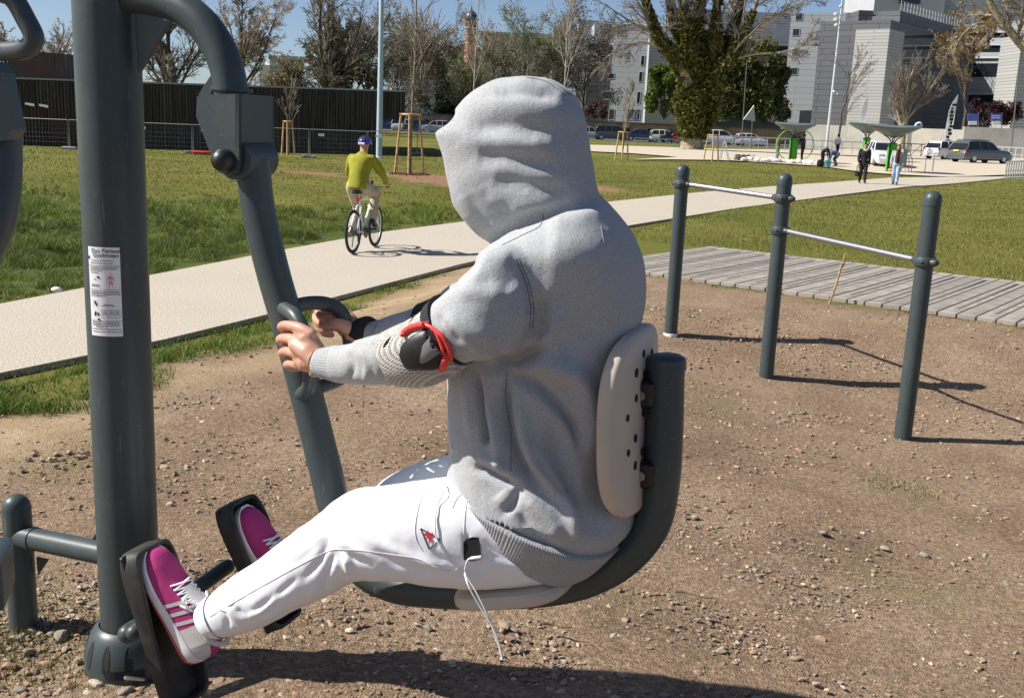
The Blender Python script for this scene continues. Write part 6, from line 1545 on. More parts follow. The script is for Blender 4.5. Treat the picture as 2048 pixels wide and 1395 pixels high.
bush('red leaved shrub with shade in its colour behind the blue signs', 1968, 250, 126, 4.2, 3.2, [(.055, .018, .022), (.085, .025, .03), (.035, .014, .018)], 37, 3500, .14)  # leaf colours darkened to carry the shade this shrub stands in
bush('red leaved shrub at the corner near the pale facade', 2012, 250, 128, 3.2, 3.2, [(.055, .02, .025), (.08, .026, .034)], 38, 2600, .14)  # shade is mixed into these leaf colours as well
tree('bare_tree', 'bare plane tree with pale forked limbs and upright twigs', gb(1806, 268, 105), zoff(1806, 110, 105) - .2, 41, [dict(n=9, len=.85, ang=(.2, .75), lo=.25, hi=.6, k=8, w=.05, up=.09, rr=.55), dict(n=11, len=.55, ang=(.2, .6), lo=.2, k=6, w=.06, up=.10, rr=.5), dict(n=10, len=.5, ang=(.2, .55), lo=.1, k=5, w=.06, up=.08, rr=.55), dict(n=6, len=.5, ang=(.2, .5), lo=.1, k=4, w=.07, up=.06, rr=.6)], .38, barkm=M_PLANE, twigm=M_TWIGS, trunk_frac=.62, minr=.015)
tree('bare_tree', 'golden brown budding tree against the banded office facade', gb(1925, 268, 122), zoff(1925, 70, 122), 42, [dict(n=10, len=.6, ang=(.2, .8), lo=.35, hi=.95, k=7, w=.08, up=.06, rr=.5), dict(n=9, len=.5, ang=(.3, .8), lo=.2, k=5, w=.1, up=.02, rr=.5), dict(n=8, len=.5, ang=(.3, .8), lo=.1, k=4, w=.1, up=0, rr=.55)], .24, twigm=M_TWIGL, minr=.016, leaf=dict(n=7000, size=.13, spread=.2, cols=[(.22, .14, .05), (.26, .18, .06), (.15, .10, .04)]))
tree('bare_tree', 'slim young bare tree in front of the pale clad wall', gb(1678, 262, 96), zoff(1694, 142, 96) - .05, 43, [dict(n=9, len=.55, ang=(.3, .75), lo=.3, hi=.95, k=7, w=.06, up=.07, rr=.5), dict(n=8, len=.45, ang=(.3, .8), k=5, w=.1, up=.03, rr=.5), dict(n=6, len=.45, ang=(.3, .8), k=4, w=.12, up=.02, rr=.55)], .12, lean=(.06, 0), minr=.013)
def overhang_tree():
    Y = 62.0; r = np.random.default_rng(91); S = lambda u, v, dy=0: onY(u, v, Y + dy); b = G(2140, 330)
    root = empty('bare_tree', b, 'bare tree reaching a thick limb in from the edge of the view', 'tree'); mb_ = MB(); paths = []
    for l, (r0, r1) in (([(2140, 335, 0), (2130, 220, 0), (2110, 140, 0), (2060, 105, 0), (2020, 62, 0), (1985, 15, 0), (1962, -40, 0)], (.42, .13)), ([(2130, 200, 0), (2100, 60, -.4), (2030, 10, -.6), (1990, -40, -.8)], (.22, .06)), ([(2020, 62, 0), (1965, 45, -.4), (1925, 70, -.8), (1905, 110, -1)], (.07, .02)), ([(2060, 105, 0), (2010, 40, .5), (1990, 48, .8), (1970, 75, 1)], (.06, .02))):
        P = spline([S(*q) for q in l], 4); R = np.linspace(r0, r1, len(P)); mb_.tube(P, R, 10); i = np.linspace(0, len(P) - 1, 9).astype(int); paths.append((P[i], R[i]))
    mb_.build('trunk', M_PLANE, root, angle=False)
    P1, R1 = child_paths(r, np.array([p[0] for p in paths]), np.array([p[1] for p in paths]), 12, .22, (.4, 1.0), .45, 1, 6, .12, -.02, .35, .012); P2, R2 = child_paths(r, P1, R1, 9, .5, (.3, .9), .1, 1, 5, .14, -.03, .5, .010)
    P3, R3 = child_paths(r, P2, R2, 5, .5, (.3, .9), .1, 1, 4, .14, -.03, .6, .009)
    V, Fq = join_batches([tube_batch(P1, R1, 4), tube_batch(P2, R2, 3), tube_batch(P3, R3, 3)]); link_mesh('crown', np_mesh('crown', V, Fq), M_TWIGL, root)
overhang_tree()

# ------------------------------------------------------------------ timber hall
def slat_mat():
    m, N, L, b = new_mat('charred_timber'); b.inputs['Roughness'].default_value = .85
    tc = N.new('ShaderNodeTexCoord'); mp = N.new('ShaderNodeMapping'); mp.inputs['Scale'].default_value = (9, 9, .35); L.new(tc.outputs['Object'], mp.inputs[0])
    n = N.new('ShaderNodeTexNoise'); n.inputs['Scale'].default_value = 1; n.inputs['Detail'].default_value = 4; L.new(mp.outputs[0], n.inputs[0])
    n2 = N.new('ShaderNodeTexNoise'); n2.inputs['Scale'].default_value = .25; n2.inputs['Detail'].default_value = 3; L.new(tc.outputs['Object'], n2.inputs[0])
    r = N.new('ShaderNodeValToRGB'); e = r.color_ramp.elements; e[0].position = .35; e[0].color = (.022, .018, .014, 1); e[1].position = .75; e[1].color = (.115, .098, .08, 1); L.new(n.outputs['Fac'], r.inputs[0])
    x = N.new('ShaderNodeMix'); x.data_type = 'RGBA'; x.inputs[7].default_value = (.085, .036, .02, 1); mr = N.new('ShaderNodeMapRange'); mr.inputs[1].default_value = .55; mr.inputs[2].default_value = .7; mr.inputs[4].default_value = .7; L.new(n2.outputs['Fac'], mr.inputs[0]); L.new(mr.outputs[0], x.inputs[0]); L.new(r.outputs[0], x.inputs[6]); L.new(x.outputs[2], b.inputs['Base Color'])
    return m
M_CHAR = slat_mat(); M_METAL = mat('zinc_flashing', (.32, .33, .34), .45, metal=.6)
A_ = np.array([*onY(-60, 285, 49.5)[:2], 0]); B_ = np.array([*onY(758, 285, 55)[:2], 0]); C_ = np.array([*onY(809, 285, 55.4)[:2], 0])
hall = empty('timber_hall', A_, 'long low hall clad in dark vertical timber slats', 'building')
d = unit(B_ - A_); nrm = np.array([d[1], -d[0], 0]); LN = np.linalg.norm(B_ - A_)
zl, zr = zoff(-60, 154, 49.5), zoff(808, 183, 55.4); zg = -.75
ztop = lambda s: zl + (zr - zl) * s / LN
def wall_prism(a, b, za0, za1, zb0, zb1, depth): return [np.array([*a[:2], za0]), np.array([*b[:2], zb0]), np.array([*b[:2], zb1]), np.array([*a[:2], za1])], -nrm * depth
w_ = MB(); w_.prism(*wall_prism(A_, B_, zg, ztop(0), zg, ztop(LN), 9)); w_.build('wall', M_CHAR, hall, angle=20)
zu = zoff(780, 239, 55.2); w_ = MB(); w_.prism(*wall_prism(B_ + d * .002, C_, zu, ztop(LN), zu, zr, 9)); w_.build('overhang', M_CHAR, hall, angle=20)
sl_ = MB(); s = .05
while s < np.linalg.norm(C_ - A_) - .05:
    p = A_ + d * s + nrm * .03; z0 = zg if s < LN else zu; wd = .07 + .03 * random.random()
    sl_.box(p * [1, 1, 0] + np.array([0, 0, (z0 + ztop(s)) / 2 - .04]), (wd, .05 + .03 * random.random(), ztop(s) - z0 - .10), R=rotz(math.atan2(d[1], d[0]))); s += .15
so = sl_.build('cladding', M_CHAR, hall, smooth=False); so['kind'] = 'stuff'
MB().prism([A_ * [1, 1, 0] + nrm * .09 + [0, 0, ztop(0) - .03], C_ * [1, 1, 0] + nrm * .09 + [0, 0, zr - .03], C_ * [1, 1, 0] + nrm * .09 + [0, 0, zr + .05], A_ * [1, 1, 0] + nrm * .09 + [0, 0, ztop(0) + .05]], -nrm * 9.2).build('roof', M_METAL, hall, angle=20)
A2, B2 = np.array([*onY(20, 200, 56)[:2], 0]), np.array([*onY(166, 200, 56.8)[:2], 0]); z2 = zoff(90, 104, 56.3)
MB().prism([A2 + [0, 0, zl - 1], B2 + [0, 0, zl - 1], B2 + [0, 0, z2 - .08], A2 + [0, 0, z2 + .05]], -nrm * 7).build('upper_storey', M_CHAR, hall, angle=20)
for u0, u1, v0, v1 in ((50, 68, 205, 211), (78, 96, 208, 214)):
    q = [onY(u, v, 49.0) for u, v in ((u0, v1 - 2), (u1, v1 + 2), (u1, v0 + 3), (u0, v0))]; MB().prism(q, np.array([0, .03, 0])).build('notice', M_WHITE, hall, angle=20)
# temporary mesh fence panels before the hall
M_GALV = mat('galvanised_tube', (.40, .41, .42), .45, metal=.7)
def fence_panel(pa, pb, hh, lab):
    root = empty('fence_panel', pa, lab, 'fence', 'temporary mesh fence panels'); dv = pb - pa; L_ = np.linalg.norm(dv); dv = dv / L_
    z0 = np.array([0, 0, .12]); z1 = np.array([0, 0, hh])
    MB().tube([pa + z0 * 0, pa + z1, pb + z1, pb], .021, 6).build('frame', M_GALV, root)
    mb_ = MB()
    for k in range(1, 26): mb_.tube([pa + dv * L_ * k / 26 + z0, pa + dv * L_ * k / 26 + z1], .0019, 3, cap=False)
    for k in range(1, 6): mb_.tube([pa + z0 + (z1 - z0) * k / 6, pb + z0 + (z1 - z0) * k / 6], .0019, 3, cap=False)
    o = mb_.build('mesh', M_GALV, root); o['kind'] = 'stuff'
    c = pa * .8 + pb * .2 + np.array([0, -.02, hh * .82]); MB().bbox(c, (.28, .012, .13), b=.003).build('plate', M_WHITE, root)
    for p in (pa, pb): MB().bbox(p + [0, 0, .06], (.6, .24, .14), b=.03).build('foot', mat('concrete_foot', (.30, .29, .28), .9) if 'concrete_foot' not in bpy.data.materials else bpy.data.materials['concrete_foot'], root)
us = [(-30, 288), (140, 290), (262, 293), (387, 297), (500, 301), (620, 303), (735, 305), (835, 298), (930, 300)]
labs = ['beside the second station', 'beside the main post', 'behind the main post', 'under the bent tube', 'behind the short staked sapling', 'beyond the lever arm', 'behind the cyclist and lamp post', 'behind the tall staked sapling']
pp = [onY(u, v, 47.5 + (k * .35 if k < 7 else 9)) for k, (u, v) in enumerate(us)]
for p in pp: p[2] = float(gz(p[0], p[1]))
for k in range(8):
    if k == 6: pass
    fence_panel(pp[k], pp[k + 1] - unit(pp[k + 1] - pp[k]) * .06, 1.32 if k < 7 else 1.5, 'mesh fence panel ' + labs[k])
# red and white plastic barrier base lying by the hall
p = gb(405, 296, 48, None); tag(MB().bbox(p + [0, 0, .10], (.9, .3, .16), b=.04).build('barrier_block', mat('red_plastic', (.42, .03, .03), .5)), 'red plastic barrier block on the grass beside the timber hall', 'barrier')

# ------------------------------------------------------------------ saplings held in stakes
M_WOOD = mat('peeled_stake', (.50, .32, .15), .8, var=.25, scale=8, bump=.4, bscale=30, bdist=.004)
def stakes(u, v, px, lab, wpx, seed, tree_top=None, tlab=None, thick=.045):
    p = G(u, v); h = px * float(-(p - CAM) @ RN[:, 2]) / F; wb = wpx * float(-(p - CAM) @ RN[:, 2]) / F
    root = empty('tree_stakes', p, lab, 'tree stakes', 'wooden tree stakes on the lawn'); r = np.random.default_rng(seed)
    feet_ = [p + np.array([x * wb, y * wb, 0]) for x, y in ((-.5, .05), (.02, -.30), (.5, .08))]; tops_ = [p + np.array([x * wb * .62, y * wb * .5, h]) for x, y in ((-.5, .05), (.0, -.35), (.5, .08))]
    for a, b in zip(feet_, tops_): MB().tube([a - [0, 0, .05], a * .5 + b * .5, b], [thick, thick * .95, thick * .9], 10).build('stake', M_WOOD, root)
    for k in range(3):
        a, b = tops_[k], tops_[(k + 1) % 3]; e = unit(b - a); MB().tube([a - e * .06 - [0, 0, .04], b + e * .06 - [0, 0, .04]], thick * .9, 10).build('rail', M_WOOD, root)
    if tree_top is not None:
        Y = p[1]; hh = onY(u, tree_top[1], Y)[2] - p[2]
        tree('sapling', tlab, p + np.array([.02, .08, -.02]), hh, seed, tree_top[2], tree_top[3], 'tree', twigm=M_TWIGS, barkm=bark('sapling_bark', (.24, .19, .13)) if 'sapling_bark' not in bpy.data.materials else bpy.data.materials['sapling_bark'], minr=.007 + .0001 * Y, wob=.006, lean=((tree_top[0] - u) / px * h / hh, 0))
SAP = [dict(n=16, len=.42, ang=(.3, .65), lo=.35, hi=.98, k=5, w=.06, up=.10, rr=.45), dict(n=6, len=.4, ang=(.3, .7), k=4, w=.1, up=.05, rr=.5)]
stakes(576, 309, 66, 'short pale wooden tree stakes in front of the timber hall', 26, 51, (582, 165, SAP, .035), 'small dark bare sapling before the timber hall')
stakes(818, 348, 118, 'tall pale wooden tripod stakes beside the lamp post', 58, 52, (826, -20, SAP, .05), 'tall thin bare sapling held in the tall wooden stakes')
stakes(1243, 320, 56, 'wooden tripod stakes at the tip of the lawn', 26, 53, (1252, 182, SAP, .05), 'small bare sapling in the stakes before the pink wall')
stakes(1422, 322, 52, 'wooden tripod stakes beside the stepladder', 30, 54)
p = G(818, 349); mulch = MB(); r = np.random.default_rng(5)
for k in range(260):
    a, q = r.uniform(0, 6.28), r.random() ** .5; c = p + np.array([math.cos(a) * q * .75, math.sin(a) * q * .75, .03]); mulch.box(c, (.09, .03, .02), R=rotz(r.uniform(0, 6.28)) @ np.array(Matrix.Rotation(r.normal(0, .4), 3, 'Y')))
tag(mulch.build('bark_mulch', mat('bark_mulch', (.13, .05, .025), .9, var=.4, scale=20), smooth=False), 'reddish bark mulch spread round the tall stakes', 'mulch', kind='stuff')
# stepladder
p0, p1 = G(1440, 321), G(1458, 323); tp = onY(1448, 281, p0[1]); lad = empty('stepladder', p0, 'open aluminium stepladder beside the wooden stakes', 'ladder')
for s in (-.22, .22):
    o_ = np.array([0, s, 0]); MB().tube([p0 + o_, tp + o_ * .6], .025, 6).build('rail', M_GALV, lad); MB().tube([p1 + o_, tp + o_ * .6 + [.06, 0, 0]], .025, 6).build('rail', M_GALV, lad)
for k in range(1, 6):
    t = k / 6; c = p1 * (1 - t) + (tp + [.06, 0, 0]) * t; MB().bbox(c, (.09, .44 - .17 * t, .03), b=.005).build('rung', M_GALV, lad)

# ------------------------------------------------------------------ lamps, masts, signs
M_LAMP = mat('pale_blue_pole', (.42, .52, .60), .35, var=.04, scale=4)
def pole(name, lab, cat, u0, v0, u1, v1, r0, r1, m, Y=None):
    b = G(u0, v0) if Y is None else gb(u0, v0, Y); t = onY(u1, v1, b[1]); root = empty(name, b, lab, cat)
    MB().tube([b - [0, 0, .05], b * .5 + t * .5, t], [r0, (r0 + r1) / 2, r1], 16).build('pole', m, root)
    MB().lathe([(r0 * 1.5, 0), (r0 * 1.5, .03), (r0 * 1.05, .05)], b, 16).build('base_plate', m, root); return root, b, t
lp_, b, t = pole('lamp_post', 'tall plain pale blue lamp post standing on the lawn', 'lamp post', 758, 316, 764.5, -60, .155, .105, M_LAMP)
MB().bbox(t + [.3, 0, .05], (.9, .3, .12), b=.04).build('lamp_head', M_METAL, lp_)
M_POLEW = mat('white_grey_pole', (.55, .56, .60), .4)
fl, b, t = pole('floodlight_mast', 'tall white mast with clustered floodlights on the plaza', 'floodlight', 1652, 300, 1688, -30, .17, .09, M_POLEW)
for u, v, s in ((1682, 14, 1), (1671, 28, -1), (1671, 39, -1), (1672, 50, -1), (1668, 183, 1), (1674, 188, 1)):
    q = onY(u, v, b[1] - .3); e = empty('floodlight', q, parent=fl)
    MB().bbox(q, (.42, .34, .24) if v < 100 else (.2, .25, .25), R=rotz(.4 * s) @ np.array(Matrix.Rotation(.5 * s, 3, 'Y')), b=.05).build('lamp_housing', mat('white_housing', (.7, .7, .7), .4) if 'white_housing' not in bpy.data.materials else bpy.data.materials['white_housing'], e)
    ax_ = b + (t - b) * ((q[2] - b[2]) / (t[2] - b[2])); MB().tube([ax_, q], .03, 6).build('arm', M_POLEW, e)
M_DARKP = mat('dark_grey_pole', (.12, .12, .12), .5)
sl2, b, t = pole('lamp_post', 'slender dark grey lamp post against the evergreens', 'lamp post', 1483, 290, 1494, 120, .07, .045, M_DARKP, 112)
pole('lamp_post', 'slender dark pole before the pale facade at the edge', 'lamp post', 2024, 292, 2046, 60, .06, .05, M_DARKP, 95)
sg, b, t = pole('road_sign', 'back of a triangular road sign on a dark post', 'road sign', 1503, 291, 1506, 212, .05, .05, M_DARKP, 108)
q = [onY(u, v, 107.8) for u, v in ((1487, 239), (1511, 243), (1508, 211))]; MB().prism(q, np.array([0, .06, 0])).build('sign_plate', mat('sign_back', (.42, .43, .42), .5), sg, angle=20)
MB().tube([q[2] - [0, .02, 0], q[0] - [0, .02, 0]], .05, 8).build('sign_rim', M_WHITE, sg)
# feather flags
def flag(u0, v0, u1, v1, lab, Y, dark):
    b, t = gb(u0, v0, Y), onY(u1, v1, Y); root = empty('banner_flag', b, lab, 'flag'); MB().tube([b, t], .03, 6).build('pole', M_POLEW, root)
    dx = np.array([-.55, 0, 0]); n = 10; mb_ = MB(); Ls, Rs = [], []
    for k in range(n + 1):
        s = k / n; c = b * (1 - (.12 + .88 * s)) + t * (.12 + .88 * s); wv = .08 * math.sin(5 * s); Rs.append(c + [0, wv * .2, 0]); Ls.append(c + dx * (1 if s < .7 else max(.05, 1 - ((s - .7) / .3) ** 2)) + [0, wv, 0])
    for k in range(n): mb_.add([Rs[k], Ls[k], Ls[k + 1], Rs[k + 1], Rs[k] + [0, .02, 0], Ls[k] + [0, .02, 0], Ls[k + 1] + [0, .02, 0], Rs[k + 1] + [0, .02, 0]], [(0, 1, 2, 3), (7, 6, 5, 4), (1, 5, 6, 2)])
    mb_.build('cloth', M_WHITE, root)
    if dark:
        r = random.Random(3); mk = MB()
        for k in range(14):
            s = .12 + .78 * k / 14; c = b * (1 - s) + t * s + dx * (.25 + .35 * r.random()) - [0, .06, 0]; mk.box(c, (.18 + .2 * r.random(), .01, .12 + .16 * r.random()))
        mk.build('lettering', M_INK, root)
flag(1898, 292, 1916, 190, 'black and white feather flag on a mast by the white car', 92, True)
flag(1729, 262, 1736, 192, 'pale feather flag before the clad wall', 118, False)
M_BLUE = mat('blue_sign', (.08, .11, .45), .5)
for u, lab, faint in ((1993, 'blue and white sign on posts before the red shrubs', False), (1946, 'dark blue sign on a post in the shade', True)):
    b = gb(u, 262, 118, .6); root = empty('sign', b, lab, 'sign')
    q = [onY(u + a, v, 118) for a, v in ((-11, 240), (11, 241), (12, 228), (-10, 227))]; MB().prism(q, np.array([0, .08, 0])).build('board', M_BLUE, root, angle=20)
    for v in (231, 235) if not faint else ():
        MB().prism([onY(u + a, v + e, 117.9) for a, e in ((-8, 1.6), (8, 2), (8, .6), (-8, .2))], np.array([0, .05, 0])).build('lettering', M_WHITE, root, angle=20)
    q = [onY(u + a, v, 118) for a, v in ((-8, 250), (8, 250), (8, 242), (-8, 242))]; MB().prism(q, np.array([0, .3, 0])).build('stand', M_WHITE, root, angle=20)
    for a in (-10, 10): MB().tube([onY(u + a, 262, 118.1), onY(u + a + 1, 226, 118.1)], .04, 6).build('post', M_GALV, root)

# ------------------------------------------------------------------ walls and buildings
def box_uv(mb_, u0, u1, vt, Y0, Y1=None, z0=0.0, depth=12.0, ztop=None):
    """a block whose front runs between two picture columns at the given distances"""
    Y1 = Y0 if Y1 is None else Y1; vb = 250; a, b = onY(u0, vb, Y0), onY(u1, vb, Y1); zt = onY((u0 + u1) / 2, vt, (Y0 + Y1) / 2)[2] if ztop is None else ztop
    a[2] = b[2] = z0; d_ = unit(b - a); n_ = np.array([-d_[1], d_[0], 0]); n_ = n_ if n_[1] > 0 else -n_
    mb_.prism([a, b, b + [0, 0, zt - z0], a + [0, 0, zt - z0]], n_ * depth); return a, b, zt, d_, n_
def stone_mat(name, c1, c2, sc=.6):
    m = mat(name, c1, .9, col2=c2, scale=sc, detail=8, bump=.5, bscale=6, bdist=.05); return m
M_PINKW = stone_mat('pinkish_render', (.24, .165, .12), (.40, .30, .235)); M_CONC = stone_mat('pale_concrete', (.42, .40, .33), (.52, .50, .43))
pw = empty('retaining_wall', gb(1250, 268, 142), 'long pinkish retaining wall with arched niches behind the parked cars', 'wall')
mb_ = MB(); a, b, zt, d_, n_ = box_uv(mb_, 820, 1612, 246, 138, 150, 0, 1.2); mb_.build('wall', M_PINKW, pw, angle=20)
mb_ = MB(); mb_.prism([a + [0, -.12, zt], b + [0, -.12, zt], b + [0, -.12, zt + .22], a + [0, -.12, zt + .22]], n_ * 1.5); mb_.build('coping', stone_mat('dark_coping', (.12, .10, .085), (.2, .17, .15)), pw, angle=20)
for u in (848, 872, 1100, 1140, 1196, 1237, 1282, 1327):
    t = (u - 820) / 792; q = a + (b - a) * t; mb_ = MB(); mb_.prism([q + [x, -.02, zt - 1.0 + z] for x, z in ((-.55, 0), (.55, 0), (.5, .28), (.2, .48), (-.2, .48), (-.5, .28))], n_ * .01); mb_.build('niche', M_HOLE, pw, angle=20)
mb_ = MB(); box_uv(mb_, 1614, 1928, 254, 126, 118, 0, 1.0); tag(mb_.build('concrete_wall', M_CONC, angle=20), 'pale concrete wall behind the railings and kiosks', 'wall')
mb_ = MB(); box_uv(mb_, 1930, 2070, 256, 117.5, 116, 0, 1.0); tag(mb_.build('concrete_wall', stone_mat('grey_concrete', (.28, .27, .25), (.36, .35, .33)), angle=20), 'greyer wall section beneath the blue signs', 'wall')
def panel_mat(name, c1, c2, h=.9, w=3.0, vert=False, joint=.45):
    m, N, L, b = new_mat(name); b.inputs['Roughness'].default_value = .55
    tc = N.new('ShaderNodeTexCoord'); mp = N.new('ShaderNodeMapping'); mp.inputs['Rotation'].default_value = (math.pi / 2, 0, 0); L.new(tc.outputs['Object'], mp.inputs[0])
    br_ = N.new('ShaderNodeTexBrick'); br_.inputs['Scale'].default_value = 1; br_.inputs['Brick Width'].default_value = w; br_.inputs['Row Height'].default_value = h; br_.inputs['Mortar Size'].default_value = .05; br_.offset = .5
    br_.inputs['Color1'].default_value = (*c1, 1); br_.inputs['Color2'].default_value = (*c2, 1); br_.inputs['Mortar'].default_value = tuple(c * joint for c in c1) + (1,)
    L.new(mp.outputs[0], br_.inputs[0]); L.new(br_.outputs[0], b.inputs['Base Color']); return m
M_GREYP = panel_mat('grey_panels', (.27, .285, .30), (.285, .30, .315), .85, 9, joint=.72); M_LOUV = panel_mat('pale_louvres', (.40, .41, .41), (.42, .43, .43), .45, 30, joint=.72); M_DARKP2 = panel_mat('dark_and_shaded_panels', (.085, .09, .10), (.10, .105, .115), .8, 3); M_COURSE = panel_mat('pale_courses', (.33, .33, .315), (.385, .38, .36), .42, 5, joint=.65)
M_GLASS = mat('dark_glass', (.012, .016, .022), .12, spec=.6); M_OPEN = mat('dark_doorway', (.012, .013, .018), .8); M_WHITER = mat('white_roofing', (.42, .43, .445), .6, var=.05, scale=.3)
class Bld:
    def __init__(s, name, lab, u, Y): s.o = empty(name, gb(u, 250, Y), lab, 'building')
    def block(s, nm, m, u0, u1, vt, Y0, Y1=None, z0=0.0, depth=14.0, ztop=None):
        mb_ = MB(); s.a, s.b, s.zt, s.d, s.n = box_uv(mb_, u0, u1, vt, Y0, Y1, z0, depth, ztop); s.u0, s.u1 = u0, u1; s.Y0, s.Y1 = Y0, Y0 if Y1 is None else Y1
        mb_.build(nm, m, s.o, angle=20); return s
    def hit(s, u, v, lift=.03):
        r_ = ray(u, v); n_ = -s.n; t = (s.a - CAM).dot(n_) / r_.dot(n_); return CAM + r_ * t + n_ * lift
    def win(s, u0, v0, u1, v1, nm='window', m=None, slant=-.09, frame_=True):
        P = [s.hit(u0 + slant * (v - v0), v) for u0, v in ((u0, v1), (u1, v1), (u1, v0), (u0, v0))]
        c = np.mean(P, 0); e = empty(nm, c, parent=s.o)
        q = [c + (p - c) * .94 + s.n * .0 for p in P]; MB().prism(q, s.n * .02).build('pane', m or M_GLASS, e, angle=20)
        if frame_:
            w_ = .05
            for i in range(4): MB().tube([P[i], P[(i + 1) % 4]], w_, 4).build('frame', M_METAL, e)
        return e
B1 = Bld('office_building', 'grey panelled office block with narrow slit windows behind the ivy tree', 1285, 172)
B1.block('wall', M_GREYP, 1216, 1288, 62, 172, 170)
for v0, v1, u in ((112, 131, 1283), (144, 164, 1279), (184, 207, 1275)): B1.win(u, v0, u + 7, v1)
B1.win(1255, 219, 1281, 240, 'doorway', M_OPEN); B1.win(1219, 219, 1230, 240, 'doorway', M_OPEN); B1.win(1217, 147, 1229, 158); B1.win(1207, 183, 1226, 199, 'window', M_OPEN)
for u in (1268, 1273): MB().prism([B1.hit(u, 240, .1), B1.hit(u + 2.5, 240, .1), B1.hit(u + 3, 226, .1), B1.hit(u + .5, 226, .1)], B1.n * .05).build('blue_panel', M_BLUE, B1.o, angle=20)
B1.block('louvre_wall', M_LOUV, 1288.3, 1352, 80, 169.6, 172)
B1.block('roof_level', M_WHITER, 1178, 1345, 50, 182, 182, 3, 20); B1.block('roof_plant', M_GREYP, 1148, 1186, 40, 190, 190, 3, 8); B1.block('rear_wing', M_LOUV, 1336, 1580, 22, 192, 192, 0, 14); B1.block('rear_shade', M_DARKP2, 1168, 1217, 88, 176, 176, 0, 10); B1.block('balcony_wing', M_DARKP2, 1350, 1566, 84, 186, 186, 0, 5)
for vv in (85, 101, 119, 139, 162, 186):
    B1.block('balcony', M_CONC, 1440, 1568, vv, 184, 184, zoff(1500, vv + 4, 184), 2)
B2 = Bld('office_building', 'grey panelled office block with a dark ground floor entrance', 1625, 160)
B2.block('wall', M_GREYP, 1562, 1690, 25, 160, 156)
for v0, u in ((58, 1586), (97, 1585), (136, 1582), (27, 1592)):
    B2.win(u, v0, u + 14, v0 + 14)
for v0, v1, u in ((55, 78, 1668), (92, 117, 1664), (132, 157, 1660), (176, 206, 1655)): B2.win(u, v0, u + 6, v1)
B2.win(1598, 220, 1664, 249, 'doorway', M_OPEN, frame_=False); B2.win(1576, 219, 1583, 238, 'doorway', M_OPEN, frame_=False)
for u in (1624, 1649): MB().prism([B2.hit(u, 248, .15), B2.hit(u + 4, 248, .15), B2.hit(u + 4.5, 232, .15), B2.hit(u + .5, 232, .15)], B2.n * .05).build('blue_panel', M_BLUE, B2.o, angle=20)
B3 = Bld('office_building', 'pale coursed office wing with a shadow-coloured recessed side and roof terrace', 1730, 150)
B3.block('wall', M_COURSE, 1676, 1758, 58, 150, 146, 0, 5); B3.block('upper_storey', M_GREYP, 1722, 1775, 32, 152, 151, 9, 8); B3.block('stair_tower', M_DARKP2, 1694, 1722, 20, 153, 153, 6, 6)
B3.block('side_wall', M_DARKP2, 1758.4, 1915, 62, 146.2, 172, 0, 10)  # side lying in shadow; its shade is put into the dark wall colour
for vv in (68, 90, 114):
    B3.win(1795, vv, 1890, vv + 9, frame_=False)
B3.block('terrace', M_DARKP2, 1775, 1905, 40, 151.5, 172, 9, 8)
ra, rb, rz = B3.a, B3.b, B3.zt; mb_ = MB()
for k in range(23):
    q = ra + (rb - ra) * k / 22; q[2] = rz; mb_.tube([q, q + [0, 0, 1.3]], .05, 4)
for z in (.65, 1.3): mb_.tube([ra * [1, 1, 0] + [0, 0, rz + z], rb * [1, 1, 0] + [0, 0, rz + z]], .05, 4)
mb_.build('railing', M_GALV, B3.o)
B5 = Bld('tower_block', 'white tall building rising behind the office wing', 1850, 215)
B5.block('wall', M_WHITER, 1722, 1860, -30, 215, 215, 0, 20); B5.block('wing', M_WHITER, 1860.5, 2100, -10, 218, 218, 0, 20)
for u0, u1 in ((1772, 1812),): B5.block('roof_lights', M_GLASS, u0, u1, -6, 213, 213, zoff(1790, 6, 213), 1)
B6 = Bld('office_building', 'grey office facade with long window bands behind the red shrubs', 1960, 165)
B6.block('wall', M_GREYP, 1906, 2024, 44, 166, 158)
for v0, v1 in ((66, 76), (92, 105), (126, 155), (190, 207)): B6.win(1935, v0, 2020, v1, frame_=False, slant=-.05)
for v0 in (63, 88, 114, 186):
    P = [B6.hit(u, v, .4) for u, v in ((1928, v0 + 3), (2026, v0 + 3), (2026, v0), (1928, v0))]; MB().prism(P, B6.n * .4).build('ledge', M_WHITER, B6.o, angle=20)
B6.block('end_wall', M_COURSE, 2020, 2110, 70, 140, 140, 0, 6)
# far roofs and domed tower in the middle distance
F1 = Bld('far_building', 'far white building with a grey flat roof above the scrub', 1040, 230)
F1.block('wall', M_CONC, 958, 1130, 70, 230, 230, 0, 15); F1.block('roof', M_METAL, 955, 1132, 66, 229, 229, zoff(1040, 71, 229), 16); F1.block('wing', mat('far_grey_roof', (.16, .18, .20), .6), 800, 962, 91, 238, 238, 0, 15); F1.block('roof_plant', M_CONC, 1098, 1120, 52, 226, 226, 8, 5)
F2 = Bld('far_building', 'distant white houses glimpsed through the bare trees', 560, 210); F2.block('wall', M_WHITER, 540, 605, 118, 210, 212, 0, 10); F2.block('roof', M_METAL, 538, 607, 112, 209.5, 209.5, zoff(570, 119, 209.5), 10); F2.block('wing', M_CONC, 520, 541, 130, 208, 208, 0, 8)
tw = Bld('domed_tower', 'slender pink brick tower with a dark dome and lantern', 936, 235)
M_BRK = panel_mat('pink_brick', (.40, .20, .14), (.46, .25, .18), .5, 1.2)
c = gb(936, 250, 235); zb, z1, z2, z3 = 0, zoff(936, 62, 235), zoff(936, 38, 235), zoff(936, 22, 235); rr_ = 1.45
R8 = rotz(.4)
MB().lathe([(rr_, zb), (rr_, zoff(936, 56, 235))], c * [1, 1, 0], 8, R=R8).build('shaft', M_BRK, tw.o, angle=20)
